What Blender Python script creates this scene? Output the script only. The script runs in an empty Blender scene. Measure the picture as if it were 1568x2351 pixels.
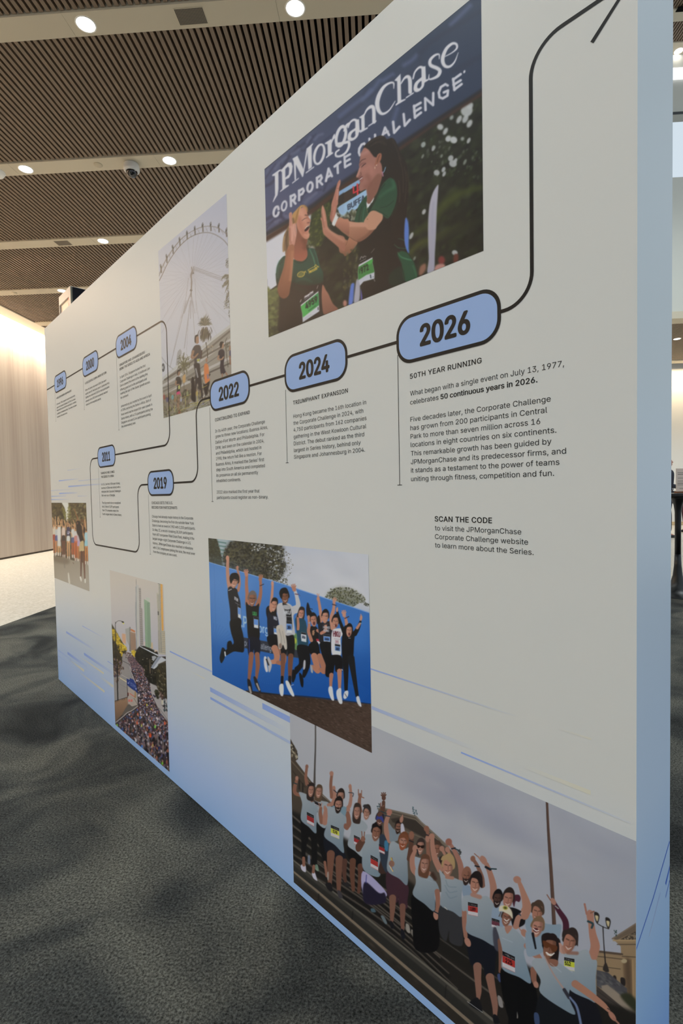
import bpy, math, random, os
import numpy as np
from mathutils import Vector, Matrix
from mathutils.geometry import delaunay_2d_cdt

# ---------------------------------------------------------------- camera, world, light, exposure
SC = bpy.context.scene
COL = SC.collection
IW, IH, FPX = 1568, 2351, 1191.70
CAM_R = np.array([[0.99798433, 0.06032635, -0.01969795],      # rows: camera right, down, forward
                  [-0.01739369, -0.03848637, -0.99910773],
                  [-0.06103063, 0.99743648, -0.03735949]])
CAM_C = np.array([0.0, 0.0, 1.12])
cam = bpy.data.cameras.new('camera')
cam.sensor_fit = 'VERTICAL'
cam.sensor_height = 36.0
cam.lens = 36.0 * FPX / IH
cam.clip_start, cam.clip_end = 0.05, 200
cam_ob = bpy.data.objects.new('camera', cam)
COL.objects.link(cam_ob)
_r = CAM_R
cam_ob.matrix_world = Matrix(((_r[0][0], -_r[1][0], -_r[2][0], CAM_C[0]),
                              (_r[0][1], -_r[1][1], -_r[2][1], CAM_C[1]),
                              (_r[0][2], -_r[1][2], -_r[2][2], CAM_C[2]),
                              (0, 0, 0, 1)))
SC.camera = cam_ob
vs = SC.view_settings
vs.view_transform = 'Standard'
vs.look = 'None'
vs.exposure = 0.0
vs.gamma = 1.0
vs.use_curve_mapping = False
try:
    SC.cycles.use_denoising = True
    SC.cycles.max_bounces = 8
    SC.cycles.sample_clamp_indirect = 6.0
except Exception:
    pass

world = bpy.data.worlds.new('daylight')
SC.world = world
world.use_nodes = True
_bg = world.node_tree.nodes['Background']
_bg.inputs['Color'].default_value = (0.78, 0.90, 1.0, 1)
_bg.inputs['Strength'].default_value = 0.84


def area_light(name, loc, target, sx, sy, power, color, spread=180):
    l = bpy.data.lights.new(name, 'AREA')
    l.shape = 'RECTANGLE'
    l.size, l.size_y = sx, sy
    l.energy = power
    l.color = color
    l.spread = math.radians(spread)
    o = bpy.data.objects.new(name, l)
    o.location = loc
    d = Vector(target) - Vector(loc)
    o.rotation_euler = d.to_track_quat('-Z', 'Y').to_euler()
    COL.objects.link(o)
    return o


def spot_light(name, loc, power, color, size=120, blend=0.8, radius=0.06, target=None):
    l = bpy.data.lights.new(name, 'SPOT')
    l.energy = power
    l.color = color
    l.spot_size = math.radians(size)
    l.spot_blend = blend
    l.shadow_soft_size = radius
    o = bpy.data.objects.new(name, l)
    o.location = loc
    if target is not None:
        d = Vector(target) - Vector(loc)
        o.rotation_euler = d.to_track_quat('-Z', 'Y').to_euler()
    COL.objects.link(o)
    return o


WARM = (1.0, 0.86, 0.68)
NEUT = (0.90, 0.99, 1.0)
# linear wall washer in the slot above the timber wall
WASH = area_light('wall_washer_light', (-6.78, 7.5, 4.62), (-6.93, 7.5, 2.2), 0.10, 16.0, 860, (1.0, 0.87, 0.70), 170)
WASH.rotation_euler = (0, math.radians(12), 0)
# cove lamp of the far wall at the right
COVE = area_light('far_cove_light', (9.0, 15.2, 4.42), (9.0, 15.6, 3.0), 10.0, 0.12, 170, (1.0, 0.80, 0.52), 170)


# ---------------------------------------------------------------- small helpers
def lin(c):
    c = np.asarray(c, float) / 255.0
    return np.where(c <= 0.04045, c / 12.92, ((c + 0.055) / 1.055) ** 2.4)


def mat(name, col, rough=0.6, spec=0.5, metal=0.0, emit=None, estr=0.0, srgb=True):
    m = bpy.data.materials.new(name)
    m.use_nodes = True
    b = m.node_tree.nodes['Principled BSDF']
    c = lin(col) if srgb else np.asarray(col)
    b.inputs['Base Color'].default_value = (*[float(x) for x in c[:3]], 1)
    b.inputs['Roughness'].default_value = rough
    b.inputs['Specular IOR Level'].default_value = spec
    b.inputs['Metallic'].default_value = metal
    if emit is not None:
        e = lin(emit) if srgb else np.asarray(emit)
        b.inputs['Emission Color'].default_value = (*[float(x) for x in e[:3]], 1)
        b.inputs['Emission Strength'].default_value = estr
    return m


def nodes(m):
    return m.node_tree.nodes, m.node_tree.links, m.node_tree.nodes['Principled BSDF']


def ramp(nt, fac, stops):
    r = nt.nodes.new('ShaderNodeValToRGB')
    el = r.color_ramp.elements
    while len(el) < len(stops):
        el.new(0.5)
    for e, (p, c) in zip(el, stops):
        e.position = p
        e.color = (*[float(x) for x in lin(c)], 1)
    if fac is not None:
        nt.links.new(fac, r.inputs[0])
    return r


def new_obj(name, verts, faces, material=None, parent=None, mats=None, fmat=None, smooth=False):
    me = bpy.data.meshes.new(name)
    me.from_pydata([tuple(map(float, v)) for v in verts], [], faces)
    if mats:
        for m in mats:
            me.materials.append(m)
        if fmat:
            me.polygons.foreach_set('material_index', fmat)
    elif material:
        me.materials.append(material)
    if smooth:
        me.polygons.foreach_set('use_smooth', [True] * len(me.polygons))
    me.update()
    o = bpy.data.objects.new(name, me)
    COL.objects.link(o)
    if parent:
        o.parent = parent
    return o


class MB:
    """collects boxes, tubes and lathes into one mesh"""
    def __init__(self):
        self.v, self.f, self.m = [], [], []

    def box(self, a, b, mi=0, M=None):
        (x0, y0, z0), (x1, y1, z1) = a, b
        n = len(self.v)
        pts = [(x0, y0, z0), (x1, y0, z0), (x1, y1, z0), (x0, y1, z0),
               (x0, y0, z1), (x1, y0, z1), (x1, y1, z1), (x0, y1, z1)]
        if M is not None:
            pts = [tuple(M @ Vector(p)) for p in pts]
        self.v += pts
        for q in ((0, 3, 2, 1), (4, 5, 6, 7), (0, 1, 5, 4), (1, 2, 6, 5), (2, 3, 7, 6), (3, 0, 4, 7)):
            self.f.append(tuple(n + i for i in q))
            self.m.append(mi)
        return self

    def lathe(self, prof, c=(0, 0, 0), seg=32, mi=0, M=None, caps=True):
        n = len(self.v)
        k = len(prof)
        for r, z in prof:
            for i in range(seg):
                a = 2 * math.pi * i / seg
                p = (c[0] + r * math.cos(a), c[1] + r * math.sin(a), c[2] + z)
                self.v.append(tuple(M @ Vector(p)) if M is not None else p)
        for j in range(k - 1):
            for i in range(seg):
                i2 = (i + 1) % seg
                self.f.append((n + j * seg + i, n + j * seg + i2, n + (j + 1) * seg + i2, n + (j + 1) * seg + i))
                self.m.append(mi)
        if caps:
            self.f.append(tuple(n + i for i in reversed(range(seg))))
            self.f.append(tuple(n + (k - 1) * seg + i for i in range(seg)))
            self.m += [mi, mi]
        return self

    def poly(self, pts, mi=0):
        n = len(self.v)
        self.v += [tuple(p) for p in pts]
        self.f.append(tuple(range(n, n + len(pts))))
        self.m.append(mi)
        return self

    def build(self, name, material, parent=None, smooth=False, bevel=0.0):
        mats = material if isinstance(material, (list, tuple)) else [material]
        o = new_obj(name, self.v, self.f, None, parent, list(mats), self.m, smooth)
        if bevel:
            md = o.modifiers.new('bevel', 'BEVEL')
            md.width = bevel
            md.segments = 2
            md.limit_method = 'ANGLE'
        return o


def tag(o, label=None, cat=None, group=None, kind=None):
    if label:
        o['label'] = label
    if cat:
        o['category'] = cat
    if group:
        o['group'] = group
    if kind:
        o['kind'] = kind
    return o


def empty(name, loc=(0, 0, 0), rz=0.0):
    o = bpy.data.objects.new(name, None)
    o.empty_display_size = 0.1
    o.location = loc
    o.rotation_euler = (0, 0, rz)
    COL.objects.link(o)
    return o


def structure(o):
    o['kind'] = 'structure'
    return o


# ---------------------------------------------------------------- the room
HC = 4.50            # ceiling (slat underside)
XW = -6.93           # timber wall
XE = 1.15            # edge of the low slatted ceiling (the tall hall lies beyond)
Y0, Y1 = -3.2, 11.0  # low ceiling from behind the camera to the far part of the hall
BY0, BP, BWID = 3.615, 1.523, 0.190   # first ceiling band, spacing, width

M_slat = mat('walnut_slat', (124, 105, 86), 0.55)
n, l, b = nodes(M_slat)
tc = n.new('ShaderNodeTexCoord')
mp = n.new('ShaderNodeMapping')
mp.inputs['Scale'].default_value = (30, 1.2, 30)
nz = n.new('ShaderNodeTexNoise')
nz.inputs['Scale'].default_value = 4
nz.inputs['Detail'].default_value = 5
l.new(tc.outputs['Object'], mp.inputs[0])
l.new(mp.outputs[0], nz.inputs['Vector'])
rp = ramp(M_slat.node_tree, nz.outputs['Fac'], [(0.3, (116, 97, 79)), (0.7, (136, 116, 96))])
l.new(rp.outputs[0], b.inputs['Base Color'])
M_black = mat('black_backing', (8, 7, 6), 0.9, 0.1)
M_band = mat('ceiling_band_paint', (205, 194, 172), 0.7, 0.3)
M_white = mat('white_paint', (226, 224, 219), 0.7, 0.3)


def slat_panel(name, x0, x1, y0, y1, z=HC, pitch=0.049, width=0.029, depth=0.05):
    m = MB()
    k = int((x1 - x0) / pitch)
    for i in range(k):
        x = x0 + i * pitch
        m.box((x, y0, z), (x + width, y1, z + depth), 0)
    m.box((x0, y0, z + depth + 0.03), (x1, y1, z + depth + 0.05), 1)
    return structure(m.build(name, [M_slat, M_black]))


bands = [BY0 + BP * k for k in range(-5, 6)]
edges = [Y0] + [v for y in bands for v in (y, y + BWID) if y + BWID < Y1 - 0.1] + [Y1]
for i in range(0, len(edges) - 1, 2):
    if edges[i + 1] > edges[i] + 0.05:
        slat_panel('ceiling_slats', -6.42, XE, edges[i] + 0.008, edges[i + 1] - 0.008)
LX = [-0.48 - 1.502 * k for k in range(4)]
for y in bands:
    if y + BWID > Y1:
        continue
    m = MB()
    xs = [-6.42] + [x - 0.125 for x in reversed(LX)] + [XE]
    for xa, xb in zip(xs[:-1], xs[1:]):
        m.box((xa + 0.0008, y, HC - 0.012), (xb - 0.0008, y + BWID, HC + 0.05))
    structure(m.build('ceiling_band', M_band))
# concrete slab above everything (keeps the plenum dark)
structure(MB().box((XW - 0.3, Y0 - 0.2, HC + 0.62), (XE, Y1, HC + 0.7)).build('ceiling_slab', M_black))
# plaster margin and the light slot along the timber wall
structure(MB().box((-6.70, Y0, HC - 0.012), (-6.42, Y1 + 5, HC + 0.05)).build('ceiling_margin', mat('margin_plaster', (228, 220, 204), 0.7, 0.3)))
structure(MB().box((-6.72, Y0, HC - 0.012), (-6.70, Y1 + 5, HC + 0.5)).build('trim_slot', M_white))
# edge fascia of the low ceiling towards the tall hall
structure(MB().box((XE, Y0, HC - 0.02), (XE + 0.12, Y1, HC + 5.2)).build('trim_fascia', M_white))

# timber wall with vertical grain
M_timber = mat('pale_timber', (190, 172, 150), 0.6, 0.3)
n, l, b = nodes(M_timber)
tc = n.new('ShaderNodeTexCoord')
mp = n.new('ShaderNodeMapping')
mp.inputs['Scale'].default_value = (1, 1.0, 0.10)
l.new(tc.outputs['Object'], mp.inputs[0])
wv = n.new('ShaderNodeTexWave')
wv.wave_type = 'BANDS'
wv.bands_direction = 'Y'
wv.inputs['Scale'].default_value = 0.55
wv.inputs['Distortion'].default_value = 9
wv.inputs['Detail'].default_value = 5
wv.inputs['Detail Scale'].default_value = 1.4
l.new(mp.outputs[0], wv.inputs['Vector'])
nz = n.new('ShaderNodeTexNoise')
mp2 = n.new('ShaderNodeMapping')
mp2.inputs['Scale'].default_value = (1, 14, 0.5)
l.new(tc.outputs['Object'], mp2.inputs[0])
l.new(mp2.outputs[0], nz.inputs['Vector'])
nz.inputs['Scale'].default_value = 1.5
nz.inputs['Detail'].default_value = 6
mx = n.new('ShaderNodeMix')
mx.data_type = 'FLOAT'
mx.inputs[0].default_value = 0.72
l.new(wv.outputs['Fac'], mx.inputs[2])
l.new(nz.outputs['Fac'], mx.inputs[3])
rp = ramp(M_timber.node_tree, mx.outputs[0], [(0.25, (164, 148, 134)), (0.5, (174, 159, 145)), (0.75, (181, 167, 153))])
l.new(rp.outputs[0], b.inputs['Base Color'])
m = MB()
ys = [Y0, 0.8, 3.2, 5.6, 8.0, 10.4, 12.8, Y1 + 5]
for ya, yb in zip(ys[:-1], ys[1:]):
    m.box((XW - 0.2, ya, 0.03), (XW, yb - 0.003, HC + 0.6))
structure(m.build('wall_left', M_timber))
structure(MB().box((XW - 0.2, Y0, 0.0), (XW - 0.01, Y1 + 5, 0.03)).build('baseboard_left', mat('shadow_gap', (70, 58, 46), 0.7)))
# unseen wall and window added behind the camera: block sky light, let in cool fill
WX0, WX1, WZ0, WZ1 = -4.2, 2.4, 0.12, 3.4
mw = MB()
mw.box((XW - 0.2, Y0 - 0.2, 0), (WX0, Y0, HC + 0.6)).box((WX1, Y0 - 0.2, 0), (3.0, Y0, HC + 0.6))
mw.box((WX0, Y0 - 0.2, 0), (WX1, Y0, WZ0)).box((WX0, Y0 - 0.2, WZ1), (WX1, Y0, HC + 0.6))
structure(mw.build('wall_back_added', mat('back_plaster', (205, 200, 190), 0.8, 0.2)))
mw = MB()
for i in range(5):
    x = WX0 + (WX1 - WX0) * i / 4
    mw.box((x - 0.03, Y0 - 0.14, WZ0), (x + 0.03, Y0 - 0.06, WZ1))
mw.box((WX0, Y0 - 0.14, WZ0), (WX1, Y0 - 0.06, WZ0 + 0.05)).box((WX0, Y0 - 0.14, WZ1 - 0.05), (WX1, Y0 - 0.06, WZ1))
structure(mw.build('window_added', mat('window_metal', (60, 62, 66), 0.4, 0.5, 0.5)))

# terrazzo floor
M_floor = mat('pale_terrazzo', (188, 182, 170), 0.35, 0.5)
n, l, b = nodes(M_floor)
tc = n.new('ShaderNodeTexCoord')
vo = n.new('ShaderNodeTexVoronoi')
vo.inputs['Scale'].default_value = 55
l.new(tc.outputs['Object'], vo.inputs['Vector'])
sp = n.new('ShaderNodeSeparateColor')
l.new(vo.outputs['Color'], sp.inputs[0])
rp = ramp(M_floor.node_tree, sp.outputs[0], [(0.0, (172, 166, 154)), (0.5, (186, 180, 168)), (1.0, (200, 194, 184))])
l.new(rp.outputs[0], b.inputs['Base Color'])
structure(MB().box((XW - 0.2, Y0 - 0.2, -0.1), (14, 16, -0.006)).build('floor', M_floor))

# broadloom carpet
M_carpet = mat('charcoal_carpet', (72, 74, 70), 0.95, 0.1)
n, l, b = nodes(M_carpet)
tc = n.new('ShaderNodeTexCoord')
n1 = n.new('ShaderNodeTexNoise')
n1.inputs['Scale'].default_value = 160
n1.inputs['Detail'].default_value = 5
n1.inputs['Roughness'].default_value = 0.7
n2 = n.new('ShaderNodeTexNoise')
n2.inputs['Scale'].default_value = 2.2
n2.inputs['Detail'].default_value = 7
n2.inputs['Distortion'].default_value = 0.7
l.new(tc.outputs['Object'], n1.inputs['Vector'])
l.new(tc.outputs['Object'], n2.inputs['Vector'])
r2 = ramp(M_carpet.node_tree, n2.outputs['Fac'], [(0.34, (62, 63, 62)), (0.45, (86, 87, 84)), (0.56, (114, 113, 105)), (0.7, (134, 132, 121))])
r1 = ramp(M_carpet.node_tree, n1.outputs['Fac'], [(0.32, (60, 60, 60)), (0.5, (190, 190, 190)), (0.64, (255, 255, 255))])
mm = n.new('ShaderNodeMix')
mm.data_type = 'RGBA'
mm.blend_type = 'MULTIPLY'
mm.inputs[0].default_value = 1.0
l.new(r2.outputs[0], mm.inputs[6])
l.new(r1.outputs[0], mm.inputs[7])
l.new(mm.outputs[2], b.inputs['Base Color'])
bp_ = n.new('ShaderNodeBump')
bp_.inputs['Strength'].default_value = 0.9
bp_.inputs['Distance'].default_value = 0.006
l.new(n1.outputs['Fac'], bp_.inputs['Height'])
l.new(bp_.outputs[0], b.inputs['Normal'])
carpet = MB()
carpet.box((-3.31, -3.0, -0.006), (6.0, 5.55, 0.0))
tag(carpet.build('carpet', M_carpet), 'dark grey mottled cut-pile carpet laid under the exhibition wall', 'carpet')

# ---- the tall hall to the right, seen past the end of the exhibition wall
YF = 11.0
ATR = 9.68
M_atr = mat('hall_plaster', (206, 205, 196), 0.7, 0.3)
m = MB()
m.box((XE + 0.12, YF, HC + 0.12), (14, YF + 0.3, 7.28))       # parapet zones
m.box((XE + 0.12, YF, 8.55), (14, YF + 0.3, ATR + 0.3))
structure(m.build('wall_far', M_atr))
structure(MB().box((XE + 0.12, YF - 0.05, HC - 0.02), (14, YF + 0.3, HC + 0.12)).build('trim_far', M_band))
structure(MB().box((XE + 0.12, YF - 0.02, 8.50), (14, YF + 0.0, 8.54)).build('trim_far_line', mat('dark_line', (70, 72, 74), 0.6)))
M_glz = mat('blue_glazing', (112, 138, 168), 0.5, 0.3)
w = MB().box((XE + 0.12, YF + 0.06, 5.75), (14, YF + 0.12, 7.28)).build('window_1', M_glz)
structure(w)
m = MB()
for z in (5.78, 6.25):
    m.box((XE + 0.12, YF + 0.02, z), (14, YF + 0.07, z + 0.03))
structure(m.build('window_frame', mat('window_bar', (62, 68, 78), 0.5), w))
M_slot = mat('slot_light', (240, 240, 240), 0.5, emit=(245, 244, 250), estr=1.0)
tag(MB().box((XE + 0.12, YF - 0.06, 9.17), (14, YF - 0.001, 9.36)).build('linear_light', M_slot), 'long white linear light high on the far wall of the tall hall', 'light')
# hall ceiling: slats and bands, 9.7 m up
for ya, yb in ((8.1, 9.15), (9.38, 10.0), (10.25, 10.72)):
    slat_panel('ceiling_slats', XE + 0.15, 10.5, ya, yb, ATR)
for ya, yb in ((9.15, 9.38), (10.0, 10.25), (10.72, 11.0)):
    structure(MB().box((XE + 0.12, ya, ATR - 0.02), (10.6, yb, ATR + 0.05)).build('ceiling_band', M_band))
structure(MB().box((XE + 0.12, 7.8, ATR + 0.3), (10.6, YF, ATR + 0.36)).build('ceiling_slab', M_black))
# lower soffit beyond, cove and end wall
slat_panel('ceiling_slats', XE + 0.2, 13.5, YF + 0.3, 14.6)
structure(MB().box((XE, YF + 0.3, HC + 0.3), (14, 16, HC + 0.36)).build('ceiling_slab', M_black))
structure(MB().box((XE, 14.62, HC - 0.012), (14, 14.95, HC + 0.05)).build('ceiling_margin', M_band))
structure(MB().box((XE - 4, 15.55, 0.09), (14, 15.8, HC + 0.4)).build('wall_end', mat('end_plaster', (224, 222, 217), 0.6, 0.3)))
structure(MB().box((XE - 4, 15.53, 0.0), (14, 15.8, 0.09)).build('baseboard_end', mat('oak_skirting', (196, 174, 136), 0.5)))
# ---------------------------------------------------------------- the exhibition wall
WDIR = np.array([-0.72302193, 0.69082508, 0.0])
WNRM = np.array([0.69082508, 0.72302193, 0.0])
WDIST, SREF = 0.85458585, 0.2700
WLEN, WTHK, WTOP = 3.253, 0.1706, 2.1405
O3 = WNRM * WDIST + WDIR * SREF
KI = np.linalg.inv(np.array([[FPX, 0, IW / 2], [0, FPX, IH / 2], [0, 0, 1.0]]))


def px_ray(x, y):
    return CAM_R.T @ (KI @ np.array([x, y, 1.0]))


def px_on(x, y, p0, nrm):
    """the point of the plane (p0, nrm) seen at a pixel of the photograph"""
    r = px_ray(x, y)
    return CAM_C + r * (((np.asarray(p0) - CAM_C) @ nrm) / (r @ nrm))


def wu(x, y):
    """wall coordinates (u to the right, z up) of a photograph pixel"""
    P = px_on(x, y, O3, WNRM)
    return SREF - P @ WDIR, P[2]


def wall_px(u, z):
    P = O3[None, :] - WDIR[None, :] * np.asarray(u)[:, None]
    P = P.copy()
    P[:, 2] += np.asarray(z)
    c = (P - CAM_C) @ CAM_R.T
    return FPX * c[:, 0] / c[:, 2] + IW / 2, FPX * c[:, 1] / c[:, 2] + IH / 2


wall = empty('display_wall', tuple(O3), math.atan2(-WDIR[1], -WDIR[0]))
tag(wall, 'freestanding white exhibition wall printed with photos and a timeline of years', 'display wall', kind='thing')


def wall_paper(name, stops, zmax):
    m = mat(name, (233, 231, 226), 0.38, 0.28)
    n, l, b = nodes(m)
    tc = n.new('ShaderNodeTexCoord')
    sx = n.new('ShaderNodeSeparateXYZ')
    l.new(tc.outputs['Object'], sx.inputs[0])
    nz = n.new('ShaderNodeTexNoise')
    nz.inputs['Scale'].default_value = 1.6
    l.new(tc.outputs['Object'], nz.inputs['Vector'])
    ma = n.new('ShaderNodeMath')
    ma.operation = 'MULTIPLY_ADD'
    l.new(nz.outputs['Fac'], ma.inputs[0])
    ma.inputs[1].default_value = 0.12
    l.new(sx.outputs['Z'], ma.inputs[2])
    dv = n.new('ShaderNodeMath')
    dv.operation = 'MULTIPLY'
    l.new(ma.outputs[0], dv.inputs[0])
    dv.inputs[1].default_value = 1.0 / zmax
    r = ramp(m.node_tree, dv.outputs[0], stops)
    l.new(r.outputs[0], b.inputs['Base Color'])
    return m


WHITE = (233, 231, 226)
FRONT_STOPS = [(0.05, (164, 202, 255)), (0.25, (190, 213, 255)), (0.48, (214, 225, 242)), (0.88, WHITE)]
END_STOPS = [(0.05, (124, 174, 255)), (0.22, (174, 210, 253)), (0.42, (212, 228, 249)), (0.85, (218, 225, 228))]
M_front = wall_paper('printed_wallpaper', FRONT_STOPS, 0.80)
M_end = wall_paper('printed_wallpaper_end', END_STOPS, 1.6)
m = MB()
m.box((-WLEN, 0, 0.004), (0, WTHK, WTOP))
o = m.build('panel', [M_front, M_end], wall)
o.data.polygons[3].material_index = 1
M_ink = mat('black_ink', (34, 32, 31), 0.38, 0.28)
M_badge = mat('badge_blue', (166, 194, 243), 0.38, 0.28)


def flat(name, pts, y, material, parent=wall):
    return new_obj(name, [(u, -y, z) for u, z in pts], [tuple(range(len(pts)))], material, parent)


# ---- lettering
FONT = None
try:
    _fp = os.path.join(bpy.utils.resource_path('LOCAL'), 'datafiles', 'fonts', 'Inter.woff2')
    if os.path.exists(_fp):
        FONT = bpy.data.fonts.load(_fp)
except Exception:
    FONT = None
_tcu = bpy.data.curves.new('lettering', 'FONT')
_tcu.resolution_u = 3
if FONT:
    _tcu.font = FONT
_tob = bpy.data.objects.new('lettering', _tcu)
COL.objects.link(_tob)


def _contour(sp):
    """outline points of one spline of the lettering"""
    if sp.type != 'BEZIER':
        return np.array([p.co[:2] for p in sp.points])
    bp, out = sp.bezier_points, []
    for p, q in zip(bp, list(bp[1:]) + [bp[0]]):
        a_, h1, h2, d_ = (np.array(v_[:2]) for v_ in (p.co, p.handle_right, q.handle_left, q.co))
        k_ = 1 if abs(np.cross(h1 - a_, d_ - a_)) + abs(np.cross(h2 - a_, d_ - a_)) < 1e-6 else 4
        for i in range(k_):
            t_ = i / k_
            out.append((1 - t_) ** 3 * a_ + 3 * t_ * (1 - t_) ** 2 * h1 + 3 * t_ * t_ * (1 - t_) * h2 + t_ ** 3 * d_)
    return np.array(out)


def glyphs(text, bold=0.0, space=1.0):
    """flat triangulated text in font units, starting near x=0; strokes that overlap inside a letter stay solid"""
    _tcu.body = text
    _tcu.space_character = space
    dg = bpy.context.evaluated_depsgraph_get()
    dg.update()
    cu = _tob.evaluated_get(dg).to_curve(dg)
    cs = [c_ for c_ in (_contour(sp) for sp in cu.splines) if len(c_) > 2]
    _tob.to_curve_clear()
    pts, ed = [], []
    for c_ in cs:
        n_ = len(pts)
        pts += [Vector((float(p[0]), float(p[1]))) for p in c_]
        ed += [(n_ + i, n_ + (i + 1) % len(c_)) for i in range(len(c_))]
    co, _e, tri, *_ = delaunay_2d_cdt(pts, ed, [], 0, 1e-6)
    V_ = np.array([tuple(p) for p in co])
    tri = np.array([t_ for t_ in tri if len(t_) == 3])
    ctr = V_[tri].mean(1)
    a_ = np.vstack(cs)
    b_ = np.vstack([np.roll(c_, -1, 0) for c_ in cs])
    wn = np.zeros(len(ctr), int)                 # winding number of each triangle: ink where it is not zero
    for p, q in zip(a_, b_):
        up, dn = (p[1] <= ctr[:, 1]) & (q[1] > ctr[:, 1]), (p[1] > ctr[:, 1]) & (q[1] <= ctr[:, 1])
        side = (q[0] - p[0]) * (ctr[:, 1] - p[1]) - (ctr[:, 0] - p[0]) * (q[1] - p[1])
        wn += (up & (side > 0)).astype(int) - (dn & (side < 0)).astype(int)
    F_ = [tuple(int(i) for i in t_) for t_ in tri[wn != 0]]
    used = sorted({i for t_ in F_ for i in t_})
    re_ = {i: j for j, i in enumerate(used)}
    V_, F_ = V_[used], [tuple(re_[i] for i in t_) for t_ in F_]
    v, f = np.array(V_), F_
    if bold:                                   # heavier weight: shifted copies of the outline
        k, nv, F = 12 if bold > 0.02 else 4, len(v), []
        S = [(0.0, 0.0)] + [(bold * math.cos(2 * math.pi * i / k), bold * 0.65 * math.sin(2 * math.pi * i / k)) for i in range(k)]
        for i in range(len(S)):
            F += [tuple(i * nv + j for j in q) for q in f]
        v, f = np.vstack([v + np.array(s_)[None] for s_ in S]), F
    return v, f


_hv, _ = glyphs('H')
CAPH = _hv[:, 1].max() - _hv[:, 1].min()


def lift(n_):
    """hair-thin steps so that overlapping ink never lies in exactly one plane"""
    return np.linspace(0, 1.5e-4, n_)


class Txt:
    def __init__(self, crop=None):
        self.v, self.f = [], []
        self.c = crop or (0, 0, 1)

    def px(self, x, y):
        ox, oy, s = self.c
        return ox + x / s, oy + y / s

    def line(self, text, x, y, xr, cap, bold=0.0, space=1.0, u0=None):
        """one line: baseline starts at (x, y), ends at xr; pixel places are read from the photograph"""
        x0, y0 = self.px(x, y)
        u, z = wu(x0, y0)
        xr_ = self.px(xr, y)[0]
        ue = u_at(xr_, z)
        v, f = glyphs(text, bold, space)
        w = v[:, 0].max() - v[:, 0].min()
        sx = (ue - u) / w
        sy = cap / CAPH
        n = sum(len(a) for a in self.v)
        self.v.append(np.column_stack([u + (v[:, 0] - v[:, 0].min()) * sx, z + v[:, 1] * sy]))
        self.f += [tuple(n + i for i in q) for q in f]
        return self

    def build(self, name, y, material, parent=wall):
        V = np.vstack(self.v)
        d_ = lift(len(V))
        return new_obj(name, [(a, -y - e, b_) for (a, b_), e in zip(V, d_)], self.f, material, parent)


def u_at(x, z):
    """u of the wall point at height z that is seen in pixel column x"""
    lo, hi = -3.4, 0.3
    for _ in range(50):
        m_ = 0.5 * (lo + hi)
        if wall_px([m_], [z])[0][0] < x:
            lo = m_
        else:
            hi = m_
    return 0.5 * (lo + hi)


def rrect(u0, u1, z0, z1, r, k=10):
    pts = []
    for cx, cz, a0 in ((u1 - r, z1 - r, 0), (u0 + r, z1 - r, 90), (u0 + r, z0 + r, 180), (u1 - r, z0 + r, 270)):
        for i in range(k + 1):
            a = math.radians(a0 + 90 * i / k)
            pts.append((cx + r * math.cos(a), cz + r * math.sin(a)))
    return pts


# ---- timeline line: horizontals and verticals with round corners
def strip(path, w):
    """mitred ribbon along a polyline in wall coordinates"""
    P = np.array(path, float)
    T = np.gradient(P, axis=0)
    T[1:-1] = (P[2:] - P[1:-1]) / np.linalg.norm(P[2:] - P[1:-1], axis=1)[:, None] + (P[1:-1] - P[:-2]) / np.linalg.norm(P[1:-1] - P[:-2], axis=1)[:, None]
    T /= np.linalg.norm(T, axis=1)[:, None]
    N = np.column_stack([-T[:, 1], T[:, 0]]) * w / 2
    v = list(map(tuple, P + N)) + list(map(tuple, P - N))
    n_ = len(P)
    return v, [(i, i + 1, n_ + i + 1, n_ + i) for i in range(n_ - 1)]


def rounded(path, r):
    out = [np.array(path[0], float)]
    for a, b_, c in zip(path[:-2], path[1:-1], path[2:]):
        a, b_, c = map(lambda q: np.array(q, float), (a, b_, c))
        d1 = (a - b_) / np.linalg.norm(a - b_)
        d2 = (c - b_) / np.linalg.norm(c - b_)
        p, q = b_ + d1 * r, b_ + d2 * r
        ctr = b_ + d1 * r + d2 * r
        a0 = math.atan2(*(p - ctr)[::-1])
        a1 = math.atan2(*(q - ctr)[::-1])
        da = (a1 - a0 + math.pi) % (2 * math.pi) - math.pi
        for i in range(13):
            t = a0 + da * i / 12
            out.append(ctr + r * np.array([math.cos(t), math.sin(t)]))
    out.append(np.array(path[-1], float))
    return out


UB = {'1996': -3.086, '2000': -2.566, '2004': -2.097, '2011': -2.388, '2019': -1.801, '2022': -1.277, '2024': -0.868, '2026': -0.469}
ZB = {'1996': 1.775, '2000': 1.775, '2004': 1.7745, '2011': 1.311, '2019': 1.171, '2022': 1.441, '2024': 1.4385, '2026': 1.4375}
BW, BH = 0.2385, 0.1
zt, zm, zl, zb = 1.775, 1.3115, 1.168, 0.884
path = [(-WLEN + 0.001, zt), (-1.5835, zt), (-1.5835, zm), (-2.506, zm), (-2.506, zb), (-1.908, zb), (-1.908, zl), (-1.3745, zl),
        (-1.3745, 1.440), (-0.1635, 1.438), (-0.1635, 1.860), (0.0 - 0.008, 1.860)]
v, f = strip(rounded(path, 0.052), 0.0068)
new_obj('timeline_line', [(a, -0.0004, b_) for a, b_ in v], f, M_ink, wall)
v, f = strip([(-0.064, 1.805), (-0.0085, 1.8585), (-0.064, 1.912)], 0.0068)
new_obj('arrow_head', [(a, -0.00045, b_) for a, b_ in v], f, M_ink, wall)

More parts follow.
